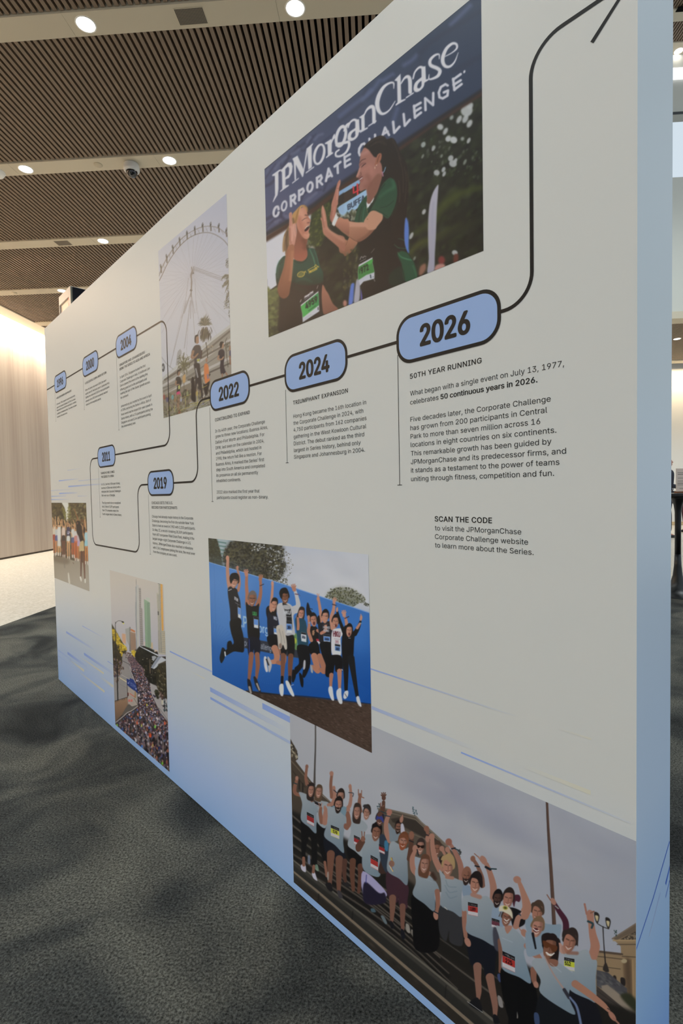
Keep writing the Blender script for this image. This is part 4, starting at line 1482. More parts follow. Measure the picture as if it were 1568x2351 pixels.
    K.P("-20,1490 400,1240 420,1400 -20,1680", (44, 37, 34), 12, sm=0)
    K.P("-20,1500 260,1330 260,1540 -20,1670", (62, 48, 40), 30, .6, sm=0)
    K.L("272,1300 276,1420 378,1362", 30, (190, 56, 62), 6, sm=0)
    K.L("352,1245 358,1475", 34, (190, 56, 62), 6, sm=0)
    K.P("-20,1695 545,1345 560,1500 400,1690 280,1790 -20,1930", (146, 174, 196), 10, sm=0)
    K.T("BUFFA", (160, 1765), (515, 1560), (152, 1660), (500, 1455), (48, 58, 76), 0.03, 8)
    K.D("0,1900 330,1740 330,1990 200,2000 60,1960", 40, [(70, 72, 46), (120, 124, 100), (46, 48, 34), (150, 152, 140)], (16, 40), .7, 60, 30, .7, .6, 4)
    K.crop(*A)
    K.P("1460,1190 1568,1110 1568,1300 1460,1370", (40, 36, 34), 12, sm=0)
    K.P("1440,1400 1568,1310 1568,1500 1500,1480", (140, 166, 190), 14, sm=0)
    # ---- blonde runner
    K.crop(*G)
    K.P("235,560 170,680 118,790 92,960 92,1150 140,1140 160,1235 220,1080 250,960 240,760", (118, 92, 66), 14)
    K.L("130,820 100,1000 108,1150", 26, (168, 140, 104), 12, .8)
    K.L("200,700 170,900 190,1100", 40, (72, 56, 44), 20, .8)
    K.P("400,520 560,830 650,870 620,1040 655,1180 640,1290 560,1368 470,1370 350,1330 320,1180 350,990 400,740", (122, 76, 60), 14, g=((150, 88, 70), (500, 800), (560, 1340)))
    K.L("560,900 600,1000 590,1060", 80, (88, 56, 42), 50, .7)
    K.P("470,200 560,150 625,205 652,330 705,425 712,470 690,515 706,548 682,580 690,650 672,690 692,770 676,850 600,868 520,800 430,640 400,500 440,330", (180, 128, 106), 10)
    K.L("500,260 540,420", 90, (198, 150, 128), 60, .7)
    K.L("470,420 500,600 560,740", 90, (160, 98, 80), 60, .6)
    K.L("600,330 640,340", 26, (96, 62, 52), 14, .9)
    K.L("520,455 590,405 640,395", (8, 12, 10), (70, 44, 40), 5, .9)
    K.L("640,385 690,430 700,480 650,510", 22, (150, 92, 80), 14, .8)
    K.L("648,500 690,505", 18, (96, 54, 48), 10, .8)
    K.P("585,660 640,590 690,565 685,620 665,660 610,700 585,695", (52, 30, 28), 6)
    K.L("590,640 640,585 682,572", (10, 16, 12), (214, 200, 188), 5)
    K.L("600,705 650,690 680,640", (12, 22, 12), (186, 120, 106), 7)
    K.L("580,770 640,790 680,770", 40, (194, 142, 120), 24, .7)
    K.P("300,340 390,220 490,118 585,108 650,170 648,265 610,205 545,150 490,175 455,300 425,420 380,540 310,560", (172, 132, 86), 10)
    K.L("490,130 430,260 390,420 350,530", (22, 34, 40, 30), (140, 100, 62), 14, .8)
    K.L("500,128 470,200 450,320", (16, 18, 10), (206, 166, 112), 8, .8)
    K.L("590,120 632,160 645,230", 20, (110, 80, 60), 10, .7)
    K.L("320,420 330,500", 50, (92, 66, 48), 20, .7)
    K.P("232,310 262,268 300,290 302,420 318,545 335,520 368,512 386,560 392,660 402,770 380,890 345,1010 245,1010 238,850 226,720 234,560 238,430", (182, 132, 114), 8)
    K.L("262,300 272,430 262,560", 12, (146, 96, 80), 8, .7)
    K.L("300,600 310,760 290,900", 30, (206, 164, 148), 22, .6)
    K.L("245,640 250,820 270,960", 24, (140, 88, 72), 16, .7)
    K.L("335,540 345,680 370,800", 16, (206, 170, 158), 10, .6)
    K.crop(*B)
    K.P("440,370 350,430 290,540 266,680 272,850 330,1000 450,1000 560,860 700,1000 900,980 1080,960 1115,840 1112,680 1060,560 1010,380 985,290 940,240 860,236 835,260 830,380 780,450 690,480 590,440", (34, 66, 54), 6, g=((30, 38, 32), (700, 600), (650, 960)))
    K.L("870,250 940,420 980,600", (14, 22, 10), (78, 128, 106), 9, .7)
    K.L("950,260 1000,400 1040,560", (10, 12, 8), (70, 116, 98), 7, .6)
    K.L("330,470 290,600 290,760", (26, 34, 26), (52, 92, 76), 20, .6)
    K.L("400,420 330,520 380,480", (12, 20, 12), (22, 44, 38), 10, .7)
    K.L("640,820 760,780 900,830", (20, 50, 20), (48, 88, 70), 30, .5)
    K.L("590,465 690,502 790,462 838,390", 14, (24, 46, 38), 6, .8)
    K.P("295,860 420,1000 540,850 640,880 850,900 1060,870 1110,830 1095,1060 1110,1430 780,1560 330,1765 320,1400 325,1110", (40, 33, 30), 20, g=((34, 29, 27), (700, 900), (600, 1500)))
    K.L("540,880 640,940 760,1000", 60, (34, 44, 36), 40, .5)
    K.P("498,185 592,190 580,420 560,660 545,820 522,950 495,1080 415,1142 330,1100 290,960 330,800 400,580 445,340", (148, 98, 74), 8, g=((112, 70, 52), (440, 500), (390, 1120)))
    K.L("560,300 550,560 520,800", 34, (178, 126, 98), 26, .6)
    K.L("470,280 420,560 350,860", 30, (120, 76, 56), 24, .6)
    K.P("1108,890 1165,990 1210,1060 1290,1230 1385,1335 1250,1385 1150,1425 1110,1390 1088,1180 1088,1000", (146, 100, 82), 8, g=((118, 80, 66), (1150, 1000), (1230, 1400)))
    Y = (196, 164, 74)
    K.E(715, 705, 72, 52, Y, -20, 5, .95, (58, 38))
    for i in range(3):
        K.L(f"{672 + 6 * i},{700 + 20 * i} {748 + 4 * i},{672 + 20 * i}", 10, Y, 6, .8)
    K.L("765,690 800,640", 8, Y, 4); K.L("770,650 812,672", 8, Y, 4)
    K.T("PROCESS", (862, 692), (1012, 612), (855, 650), (1006, 575), Y, 0.04, 5)
    K.L("862,610 960,560 970,585 1028,560", 9, Y, 4, sm=0); K.E(850, 630, 15, 17, Y, 0, 4, 1, (6, 8)); K.L("960,560 975,530 1030,575", 12, Y, 5, sm=0)
    K.P("690,1205 1020,985 1045,1010 1045,1372 745,1572 735,1450 720,1330 700,1280", (30, 28, 28), 5, sm=0)
    K.P("708,1258 1028,1004 1046,1370 746,1570 738,1420 722,1330", (186, 186, 188), 5, sm=0)
    K.P("708,1284 1028,1030 1040,1258 748,1484 738,1400 722,1330", (72, 158, 78), 5, sm=0, g=((52, 126, 72), (760, 1300), (1010, 1200)))
    K.P("690,1205 1020,985 1024,1000 706,1250", (44, 42, 44), 5, sm=0)
    K.T("4959", (802, 1340), (1012, 1188), (786, 1228), (1000, 1090), (22, 26, 24), 0.03, 4)
    K.T("JPMorganChase", (775, 1142), (938, 1028), (770, 1108), (930, 990), (190, 188, 190), 0.03, 4)
    K.L("780,1160 940,1040", 6, (150, 150, 150), 4); K.L("850,1360 975,1270", 10, (30, 70, 40), 5)
    K.L("1020,1300 1022,1340", 14, (40, 40, 42), 4); K.L("780,1500 900,1420", 4, (140, 140, 142), 4); K.L("775,1525 930,1425", 4, (150, 150, 152), 4)
    K.L("700,1200 716,1160", 10, (180, 178, 178), 4); K.L("1000,960 1018,905", 8, (150, 150, 150), 5)
    # ---- dark-haired runner
    K.crop(*D_)
    K.P("760,0 1200,-20 1190,200 1170,420 1200,560 1290,730 1345,830 1395,1065 1180,1150 900,1262 640,1375 412,1475 392,1200 430,1150 640,1110 620,900 600,760 400,640 340,440 480,360 640,170", (33, 29, 27), 8)
    K.crop(*C)
    K.P("470,530 560,410 690,318 830,272 905,300 945,345 1040,318 1110,370 1160,480 1240,660 1330,830 1375,1080 1375,1450 1335,1850 1300,2300 1100,2300 1050,1900 1150,1700 1100,1300 1000,1120 860,1200 820,1000 700,760 600,640", (36, 30, 27), 12)
    for s_, w_ in (("560,440 700,340 840,300", 26), ("620,480 760,400 900,440", 18), ("1060,360 1150,560 1220,760", 22), ("1180,700 1260,1000 1270,1400", 18), ("1290,900 1330,1200 1300,1600", 16), ("700,420 850,380 930,460", 14)):
        K.L(s_, w_, (62, 50, 44), 16, .6)
    K.L("1180,1180 1200,1400 1190,1600", 12, (84, 64, 56), 12, .5)
    K.L("1340,1000 1390,1250 1370,1400", 30, (60, 54, 38), 30, .5)
    K.P("1000,1118 1090,1165 1140,1300 1150,1480 1090,1720 970,1930 850,1860 740,1790 640,1775 600,1830 520,2030 310,2010 330,1840 380,1680 440,1590 545,1470 540,1640 600,1700 690,1600 760,1420 830,1300 900,1200", (38, 70, 52), 8)
    K.L("1060,1180 1080,1300 950,1380 800,1500", (40, 70, 40, 20), (58, 100, 72), 40, .6)
    K.L("900,1240 780,1400 700,1580 620,1720", (10, 20, 30, 20), (24, 40, 32), 14, .9)
    K.L("1080,1580 950,1680 800,1720", (10, 14, 10), (22, 44, 34), 10, .7)
    K.L("960,1900 860,1830 720,1760 640,1760", 16, (26, 50, 38), 8, .8)
    K.L("440,1700 400,1850 380,1990", 20, (24, 46, 38), 12, .7); K.L("500,1700 470,1850 460,2000", 14, (70, 118, 94), 10, .5)
    K.P("495,515 440,600 412,690 402,780 386,860 392,905 362,1000 332,1085 344,1116 384,1112 376,1140 402,1186 412,1210 380,1290 396,1372 424,1390 530,1350 548,1480 545,1620 605,1640 690,1500 750,1400 805,1240 845,1080 838,860 740,720 690,700 640,640 580,560", (146, 102, 90), 9)
    K.P("545,1350 560,1480 548,1630 605,1640 690,1500 750,1400 805,1240 840,1080 760,1040 640,1180", (118, 80, 66), 24, .8)
    K.L("450,640 540,600", 60, (170, 128, 118), 40, .7)
    K.L("480,960 600,900 640,1000", 90, (168, 116, 104), 60, .6)
    K.L("560,1080 600,1200 520,1300", 70, (118, 72, 62), 44, .5)
    K.L("400,820 440,765 515,735", (10, 16, 12), (70, 46, 44), 8, .9)
    K.L("410,860 450,830 510,825", 26, (112, 74, 72), 14, .8)
    K.L("435,905 470,865 520,830", (8, 16, 8), (44, 30, 30), 6, .9)
    K.L("400,930 380,1010 350,1080", 20, (186, 142, 130), 12, .7)
    K.L("420,1010 425,1060 390,1090", 16, (96, 60, 54), 9, .8)
    K.P("380,1130 450,1085 462,1110 440,1150 400,1180", (96, 52, 52), 6)
    K.L("392,1160 430,1130 455,1108", (12, 18, 8), (206, 196, 190), 5)
    K.L("405,1200 440,1190 470,1150", 14, (138, 80, 76), 8, .8)
    K.P("835,640 800,625 755,660 725,740 715,800 700,850 720,865 770,830 820,770 838,700", (142, 92, 72), 6)
    K.L("800,660 770,720 750,800", 18, (92, 56, 44), 10, .8)
    K.L("700,900 705,930", 10, (210, 190, 160), 3); K.E(738, 865, 9, 9, (220, 205, 180), 0, 3)
    K.L("915,905 890,980 870,1010", 14, (120, 160, 186), 6); K.L("850,1000 865,1080", 20, (170, 120, 140), 8)
    K.P("535,1600 545,1700 560,1722 650,1610 690,1510 610,1625 575,1640 550,1620", (206, 204, 204), 5)
    K.L("535,1700 550,1780 575,1850", 6, (150, 120, 84), 4)
    K.L("640,1640 580,1800", 40, (24, 34, 28), 14, .8)
    K.crop(*D_)
    K.P("-10,-10 130,55 320,85 432,92 500,0 560,-80 740,-60 760,0 690,120 570,280 440,392 330,435 240,392 120,310 -10,190", (168, 122, 98), 8, g=((132, 90, 72), (300, 90), (380, 420)))
    K.L("520,10 640,-20 720,10", 60, (186, 142, 118), 40, .6)
    K.L("40,60 250,130 420,140", 50, (190, 144, 120), 36, .5)
    K.L("330,420 480,330 620,180", 40, (104, 70, 56), 26, .7)
    K.P("-10,325 60,365 140,405 178,345 250,395 325,440 250,570 170,650 100,692 60,650 -10,595", (158, 110, 86), 8, g=((122, 82, 64), (120, 400), (160, 660)))
    K.L("140,410 120,470 100,500", 10, (110, 72, 56), 6, .7)
    K.L("180,345 240,390 330,435", 8, (70, 46, 38), 5, .8)
    K.crop(*C)
    K.P("480,2010 560,1870 620,1790 700,1775 800,1820 860,1860 850,1960 760,2080 700,2150 560,2150", (176, 132, 108), 10)
    K.P("-10,1925 120,1970 330,2010 480,2010 560,2091 300,2091 -10,2091", (180, 134, 112), 8)
    K.E(555, 1945, 8, 6, (70, 50, 44), 0, 3)
    K.crop(*G)
    K.P("1390,395 1480,420 1580,450 1580,800 1500,745 1400,680 1290,590 1262,520 1300,440", (172, 120, 98), 8, g=((132, 88, 72), (1450, 460), (1420, 720)))
    K.P("1220,-10 1320,-10 1318,100 1290,270 1270,360 1235,450 1200,500 1160,440 1152,360 1175,230 1190,100", (160, 108, 92), 8)
    K.L("1270,20 1250,160 1230,330", 26, (184, 132, 116), 18, .6)
    K.L("1190,240 1172,380 1190,460", 22, (122, 78, 66), 14, .7)
    K.crop(*A)
    K.P("1490,885 1505,905 1502,965 1480,1040 1475,1150 1462,1260 1450,1340 1340,1360 1400,1120 1430,1010 1455,930", (164, 112, 96), 7)
    K.L("1478,960 1450,1080 1440,1240", 12, (196, 146, 130), 8, .7)
    K.L("1440,1040 1470,1040", 6, (110, 70, 60), 4, .8)
    K.P("1432,1462 1490,1510 1395,1725 1350,1690 1352,1660", (206, 200, 194), 5, sm=0)
    K.P("1432,1462 1470,1470 1508,1520 1495,1560 1450,1540", (70, 66, 56), 6)
    K.L("1440,1480 1480,1500", 10, (180, 176, 160), 4)
    K.P("1185,1343 1222,1420 1245,1520 1262,1640 1280,1740 1330,1800 1450,1870 1580,1930 1580,2160 1500,2130 1400,2040 1270,1930 1195,1850 1178,1740 1165,1640 1145,1590 1150,1555 1168,1580 1158,1490 1162,1400", (170, 120, 100), 7, g=((146, 98, 80), (1250, 1700), (1480, 2140)))
    K.L("1185,1380 1200,1500 1220,1620", 14, (196, 150, 134), 10, .7)
    K.L("1168,1500 1185,1620 1210,1740", 14, (128, 82, 70), 8, .7)
    K.L("1270,1760 1400,1880 1560,1980", 40, (192, 144, 122), 28, .5)
    # right runner's bib and hip
    K.crop(*D_)
    K.P("1100,600 1160,605 1225,640 1290,740 1340,810 1395,1062 1180,1150 1120,900 1110,820 1040,660", (34, 72, 52), 14)
    K.P("900,1010 1100,880 1160,1150 960,1230 880,1160", (28, 48, 38), 40, .7)
    K.L("1040,620 1100,700 1200,740 1290,760", (10, 20, 26, 16), (70, 122, 88), 10, .7)
    K.L("980,480 1060,540 1200,555", (8, 14, 10), (58, 100, 76), 7, .8)
    K.L("1050,375 1110,385 1165,410", (6, 12, 8), (64, 104, 84), 6, .7)
    K.L("1090,560 1180,585 1200,600", 22, (18, 24, 20), 10, .8)
    K.L("1110,860 1150,1000 1170,1140", 8, (16, 30, 24), 6, .8)
    K.L("1320,860 1360,980 1380,1060", 20, (52, 104, 72), 14, .6)
    K.P("1180,20 1215,20 1242,200 1238,420 1228,560 1245,640 1200,560 1168,420 1162,250", (84, 114, 176), 12)
    K.P("345,845 592,708 585,790 600,850 626,975 626,1095 520,1125 430,1150 365,1225 330,1150 328,980 338,880", (182, 182, 186), 5, sm=0)
    K.P("338,885 588,742 590,820 604,870 626,980 480,1030 420,1070 335,1125 328,980", (60, 118, 62), 6, sm=0)
    K.P("500,810 586,745 590,800 520,850", (70, 150, 70), 14)
    K.P("362,720 588,600 600,640 592,705 365,830", (30, 27, 26), 5, sm=0)
    K.T("972", (388, 1010), (528, 930), (372, 905), (508, 830), (26, 34, 28), 0.03, 5)
    K.L("352,920 360,1000", 12, (34, 44, 36), 5)
    K.L("365,750 390,700 420,720 440,690 470,700", 14, (160, 156, 156), 8, .8); K.L("370,790 470,735", 8, (140, 138, 138), 5)
    K.L("552,1030 560,1080", 18, (30, 50, 56), 5); K.E(602, 1066, 7, 7, (30, 40, 40), 0, 3); K.L("615,1105 632,1140", 10, (150, 148, 146), 5); K.L("565,630 625,555", 7, (120, 116, 114), 5)
    K.P("300,1120 330,1115 365,1225 350,1500 258,1535 275,1300", (158, 156, 164), 12)
    K.P("205,1195 262,1180 258,1290 235,1540 160,1570 180,1320", (86, 112, 178), 16)
    K.P("380,1280 405,1400 405,1470 382,1485", (92, 88, 150), 10)
    K.E(95, 1540, 36, 60, (158, 112, 100), 0, 26)
    K.D("80,620 330,500 330,1100 180,1250 60,1300", 60, [(64, 66, 42), (44, 44, 34), (96, 98, 84), (84, 84, 50)], (14, 40), .6, 80, 30, .5, .7, 12)
    K.soften(0.6)
    return K


SK = (168, 122, 98)


def face(K, cx, cy, rx, ry, rot, skin, hair, style='short', glasses=0, beard=None):
    """small printed face: hair behind, head, fringe, eyes, smile"""
    c_, s_ = math.cos(math.radians(rot)), math.sin(math.radians(rot))

    def q(x, y):
        return f"{cx + x * rx * c_ - y * ry * s_},{cy + x * rx * s_ + y * ry * c_}"
    dk = tuple(int(v * .62) for v in skin)
    if style == 'long':
        K.P(' '.join((q(-1.15, -.3), q(-.8, -1.15), q(.1, -1.3), q(.95, -1.0), q(1.3, .1), q(1.25, 1.4), q(.7, 1.7), q(-.9, 1.5), q(-1.3, .6))), hair, 3)
    else:
        K.P(' '.join((q(-1.08, .1), q(-1.0, -.8), q(-.3, -1.3), q(.5, -1.25), q(1.1, -.7), q(1.1, .2))), hair, 3)
    K.P(' '.join((q(-.9, -.2), q(-.7, -.85), q(0, -1), q(.7, -.85), q(.92, -.2), q(.82, .45), q(.4, .95), q(-.1, 1.05), q(-.6, .75), q(-.85, .35))), skin, 3)
    K.P(' '.join((q(.2, -.9), q(.92, -.5), q(.85, .5), q(.3, 1.0), q(.55, .2))), dk, 12, .45)
    if beard:
        K.P(' '.join((q(-.88, .1), q(-.5, .3), q(0, .25), q(.5, .3), q(.9, .1), q(.7, .8), q(.1, 1.15), q(-.5, .95))), beard, 4)
    K.P(' '.join((q(-1.0, -.25), q(-.95, -.8), q(-.3, -1.25), q(.5, -1.2), q(1.05, -.7), q(1.0, -.2), q(.75, -.65), q(.1, -.72), q(-.7, -.6))), hair, 3)
    w_ = max(rx * .22, 1.2)
    if glasses == 2:
        K.P(' '.join((q(-.95, -.3), q(0, -.2), q(.95, -.3), q(.85, .12), q(.3, .15), q(0, -.02), q(-.35, .15), q(-.85, .1))), (40, 28, 24), 2)
    else:
        K.L(q(-.6, -.2) + ' ' + q(-.2, -.15), w_, dk, 2, .9)
        K.L(q(.2, -.15) + ' ' + q(.6, -.2), w_, dk, 2, .9)
        if glasses:
            K.L(q(-.85, -.2) + ' ' + q(.85, -.2), w_ * .5, (30, 28, 30), 2, .8)
    K.L(q(.02, -.1) + ' ' + q(.08, .28), w_ * .8, dk, 3, .5)
    K.L(q(-.42, .48) + ' ' + q(.02, .66) + ' ' + q(.46, .46), (w_ * .5, w_ * .95, w_ * .5), (184, 168, 160), 2, .9)
    K.L(q(-.42, .42) + ' ' + q(.46, .40), w_ * .35, (84, 48, 44), 2, .7)


def hand(K, x, y, r, rot, col, n_=5):
    """a small open hand: palm and fingers fanned about rot (degrees, 0 = up)"""
    K.E(x, y, r * .6, r * .75, col, rot, 2)
    for i in range(n_):
        a = math.radians(rot - 38 + 76 * i / max(n_ - 1, 1))
        l_ = r * (1.55 if 0 < i < n_ - 1 else 1.15)
        K.L(f"{x + math.sin(a) * r * .4},{y - math.cos(a) * r * .4} {x + math.sin(a) * l_},{y - math.cos(a) * l_}", r * .3, col, 2, sm=0)


def paint_jump():
    K = Canvas(470, 1225, 865, 1740, (176, 180, 188))
    K.crop(470, 1220, 3.92)
    K.P("0,0 1568,0 1568,800 0,400", (172, 177, 187), 40, sm=0, g=((184, 186, 190), (800, 150), (1100, 650)))
    K.D("700,200 1480,230 1480,650 900,520", 30, [(178, 180, 186), (190, 191, 194)], (60, 140), .5, 20, 10, .3, .9, 3)
    # office block and trees
    K.P("60,50 270,60 230,130 190,140 160,330 60,300", (150, 164, 168), 6, sm=0)
    for i in range(7):
        K.L(f"90,{88 + i * 34} 190,{104 + i * 34}", 10, (74, 110, 104), 4, .85)
    K.D("30,60 100,60 130,140 160,330 40,290", 260, [(52, 52, 40), (70, 70, 48), (40, 40, 34), (92, 92, 66)], (4, 12), .7, 0, 90, .85, .5, 1)
    K.P("190,150 260,75 400,85 600,105 690,130 715,160 700,260 735,290 700,400 640,430 540,420 300,360 180,310 170,220", (50, 50, 42), 30, .8)
    K.P("20,50 100,60 130,140 160,330 20,290", (56, 56, 44), 10, .8)
    K.P("1110,590 1150,530 1230,505 1330,530 1420,600 1400,650 1300,685", (96, 98, 80), 40, .7)
    K.D("190,150 260,75 400,90 600,110 690,130 715,160 700,260 740,290 700,400 640,440 540,420 300,360 180,310 170,220", 1500, [(42, 42, 36), (54, 54, 42), (34, 34, 32), (70, 68, 50), (84, 82, 62)], (4, 13), .7, 0, 90, .85, .5, 2)
    K.D("420,110 560,120 500,200 430,180", 24, [(168, 172, 176)], (3, 8), .8, 0, 90, .8, .5, 5)
    K.D("560,130 740,170 760,230 740,330 690,460 600,430 560,260", 110, [(168, 173, 180), (120, 122, 116)], (3, 9), .8, 0, 90, .75, .5, 6)
    K.D("700,150 790,200 800,360 740,420 720,300", 60, [(96, 94, 76), (70, 68, 56)], (2, 5), .7, 0, 90, .8, .5, 7)
    K.D("600,420 750,400 740,500 640,470", 90, [(62, 62, 48), (86, 86, 66), (44, 44, 36)], (3, 8), .7, 0, 90, .85, .5, 8)
    K.L("640,470 690,340 720,240", 4, (60, 54, 48), 2)
    K.L("520,440 560,300 600,200", 6, (44, 40, 36), 3)
    K.D("1080,590 1130,520 1230,500 1330,510 1440,590 1450,650 1380,660 1300,690", 420, [(74, 76, 56), (100, 102, 76), (58, 58, 46), (108, 110, 88)], (3, 9), .7, 0, 90, .85, .5, 9)
    K.D("1430,640 1485,655 1485,680 1430,660", 24, [(70, 70, 56)], (3, 8), .7, 0, 90, .85, .5, 10)
    K.P("1320,690 1400,640 1490,700 1490,740", (176, 178, 184), 4, sm=0)
    # blue hoarding
    K.P("20,270 700,470 1530,746 1530,1560 1000,1510 400,1500 40,1340", (70, 118, 178), 3, sm=0, g=((24, 76, 146), (700, 420), (820, 1500)))
    K.P("30,276 420,390 430,900 60,1000", (92, 136, 190), 120, .45, sm=0)
    K.P("620,600 1490,760 1490,1100 900,1000", (62, 116, 184), 120, .5, sm=0)
    K.L("30,274 700,472 1490,735", 5, (132, 164, 206), 3, .9, sm=0)
    rng = np.random.default_rng(4)
    for i in range(26):
        for j in range(22):
            r_ = 20 + j * 9
            a = math.radians(-100 + i * 8)
            x, y = 60 + r_ * 1.0 * math.cos(a), 1050 + r_ * 1.05 * math.sin(a)
            if x > 62 and y < 1290:
                K.E(x, y, 2.6, 2.8, (38, 86, 150), 0, 2, .55)
    for i in range(34):
        for j in range(14):
            a = math.radians(15 + i * 4.5)
            r_ = 60 + j * 13
            x, y = 600 + r_ * math.cos(a), 1120 + r_ * 1.1 * math.sin(a)
            K.E(x, y, 2.6, 2.4, (74, 124, 184), 0, 2, .5)
    for i in range(26):
        for j in range(14):
            a = math.radians(30 + i * 5)
            x, y = 1330 + (50 + j * 10) * math.cos(a), 1330 + (50 + j * 10) * 1.2 * math.sin(a)
            if x < 1490:
                K.E(x, y, 2.4, 2.4, (70, 120, 184), 0, 2, .4)
    K.L("85,290 110,1310", 2, (60, 104, 160), 2, .6)
    G_ = (150, 178, 212)
    K.T(".P.", (330, 860), (400, 868), (328, 760), (398, 770), G_, 0.02, 2)
    K.T("org", (486, 905), (575, 925), (484, 830), (573, 850), G_, 0.02, 2)
    K.P("340,952 610,1000 840,1050 845,1140 600,1098 340,1045", (50, 54, 64), 3, sm=0)
    K.T("po", (358, 1028), (398, 1034), (357, 975), (397, 982), (168, 176, 188), 0, 2)
    K.T("halleng", (488, 1052), (600, 1078), (486, 1000), (598, 1026), (168, 176, 188), 0, 2)
    K.P("795,935 830,925 835,1060 800,1040", (96, 130, 84), 5); K.E(815, 985, 12, 26, (170, 176, 70), 0, 5)
    # ground
    K.P("370,1430 480,1442 700,1470 1000,1498 1530,1559 1540,2040 1480,2040 380,1500", (60, 48, 41), 6, sm=0, g=((74, 60, 52), (900, 1480), (1150, 1850)))
    K.D("430,1450 1500,1556 1505,1975 760,1630", 900, [(88, 72, 62), (50, 40, 35), (66, 52, 44), (104, 88, 78), (44, 36, 32)], (5, 16), .25, 24, 10, .55, .6, 11)
    K.L("400,1440 700,1470 1000,1492 1497,1553", (6, 8, 8, 8), (26, 30, 40), 4, .8)
    BK, BK2 = (27, 26, 27), (34, 34, 38)

    def bib(x, y, w_, h_, sk, a=(92, 132, 190), num=None):
        K.P(f"{x},{y} {x + w_},{y + sk} {x + w_ + 2},{y + h_ + sk} {x + 3},{y + h_}", (190, 194, 202), 2, sm=0)
        K.P(f"{x},{y} {x + w_},{y + sk} {x + w_ + 1},{y + h_ * .22 + sk} {x + 1},{y + h_ * .22}", (34, 34, 38), 2, sm=0)
        K.P(f"{x + 1},{y + h_ * .24} {x + w_},{y + h_ * .24 + sk} {x + w_ + 1},{y + h_ * .72 + sk} {x + 2},{y + h_ * .72}", a, 2, sm=0)
        if num:
            K.T(num, (x + w_ * .2, y + h_ * .64 + sk * .2), (x + w_ * .85, y + h_ * .64 + sk * .8), (x + w_ * .2, y + h_ * .38 + sk * .2), (x + w_ * .85, y + h_ * .38 + sk * .8), (28, 34, 52), 0.03, 2)
    # 1: leaping man, left
    K.L("208,250 205,340 212,430 226,505", (26, 28, 34, 40), (172, 128, 108), 3)
    K.E(206, 240, 16, 24, (176, 132, 112), 0, 3)
    K.L("295,340 308,400 312,470 300,530", (18, 20, 24, 28), (160, 116, 96), 3)
    K.E(294, 328, 12, 20, (166, 122, 104), 10, 3); K.L("283,318 290,340", 5, (140, 100, 84), 2)
    K.P("208,530 240,495 290,520 300,560 322,640 326,770 310,800 240,815 228,700", BK2, 4)
    K.P("232,800 325,790 330,860 345,920 356,1000 352,1082 310,1085 260,1082 190,1118 188,1072 250,1020 262,990 236,900", BK, 4)
    K.P("188,1070 160,1045 145,1090 135,1140 148,1185 165,1170 182,1130", (30, 32, 34), 3); K.L("182,1085 186,1118", 12, (190, 192, 196), 3)
    K.P("205,1000 235,985 250,1020 240,1060 205,1070", (24, 24, 26), 3)
    K.L("240,520 216,530", 8, (150, 150, 156), 3)
    face(K, 268, 450, 34, 58, 12, (174, 130, 110), (26, 24, 26), 'short', 1)
    K.P("225,410 245,378 285,378 305,420 300,440 262,430 240,470 228,450", (24, 23, 25), 4)
    K.T("INTERNS", (268, 612), (302, 634), (268, 585), (302, 608), (160, 162, 168), 0.03, 2); K.L("275,640 312,662", 3, (140, 140, 146), 2)
    bib(298, 655, 26, 118, 12)
    # 2: older man
    K.L("378,395 376,480 382,570 384,650", (24, 27, 32, 40), (158, 108, 86), 3); hand(K, 376, 385, 28, -8, (172, 122, 102))
    K.L("503,450 505,530 498,590 478,660", (24, 27, 32, 42), (150, 102, 80), 3); hand(K, 502, 430, 27, 8, (150, 104, 84)); K.L("500,488 530,474", 7, (52, 44, 50), 3)
    K.P("372,640 400,665 462,670 490,650 488,760 495,960 440,985 395,970 380,800", BK, 4)
    face(K, 428, 612, 34, 60, 4, (134, 92, 72), (98, 92, 90), 'short', 1)
    K.T("LULU", (432, 752), (470, 758), (430, 720), (468, 726), (64, 150, 84), 0.04, 2)
    bib(442, 765, 40, 100, 8)
    K.P("392,960 495,970 496,1105 450,1112 445,1050 430,1112 395,1110", (27, 29, 40), 4); K.L("400,970 403,1090", 8, (44, 58, 110), 3)
    K.L("420,1105 412,1200 405,1270 398,1340", (44, 40, 32, 24), (134, 90, 72), 3)
    K.L("472,1105 478,1200 472,1260 466,1320", (42, 40, 32, 22), (130, 88, 70), 3)
    K.P("385,1330 408,1338 425,1390 430,1465 405,1450 390,1400", (40, 36, 36), 3); K.L("402,1400 415,1450", 18, (150, 142, 134), 4)
    K.P("440,1312 460,1312 482,1360 506,1440 490,1440 458,1390", (44, 40, 40), 3); K.L("470,1370 492,1425", 14, (158, 150, 142), 4)
    # 3: woman with cardigan on her arm
    K.L("611,490 606,570 600,640 592,720", (20, 24, 28, 34), (176, 128, 106), 3); K.E(611, 470, 13, 24, (180, 132, 112), 0, 3); K.L("603,452 613,470", 6, (190, 144, 124), 2)
    K.P("556,690 585,670 600,720 575,790 556,750", (24, 23, 26), 4)
    K.P("570,740 625,715 655,760 668,860 650,940 578,950 565,850", (30, 33, 46), 4)
    face(K, 624, 665, 27, 54, 10, (176, 128, 108), (26, 24, 26), 'long')
    K.P("580,690 598,640 612,700 598,730", (176, 128, 106), 4)
    K.T("HKU", (622, 790), (652, 802), (620, 762), (650, 772), (168, 172, 182), 0.03, 2)
    bib(622, 855, 36, 70, 8)
    K.P("570,940 650,930 690,1010 695,1065 600,1045 565,990", (22, 23, 27), 4)
    K.L("630,1050 650,1110 640,1165 580,1175", (60, 54, 50, 30), (168, 120, 98), 3); K.L("690,1060 712,1120 705,1180 660,1180", (48, 46, 44, 36), (150, 104, 84), 3)
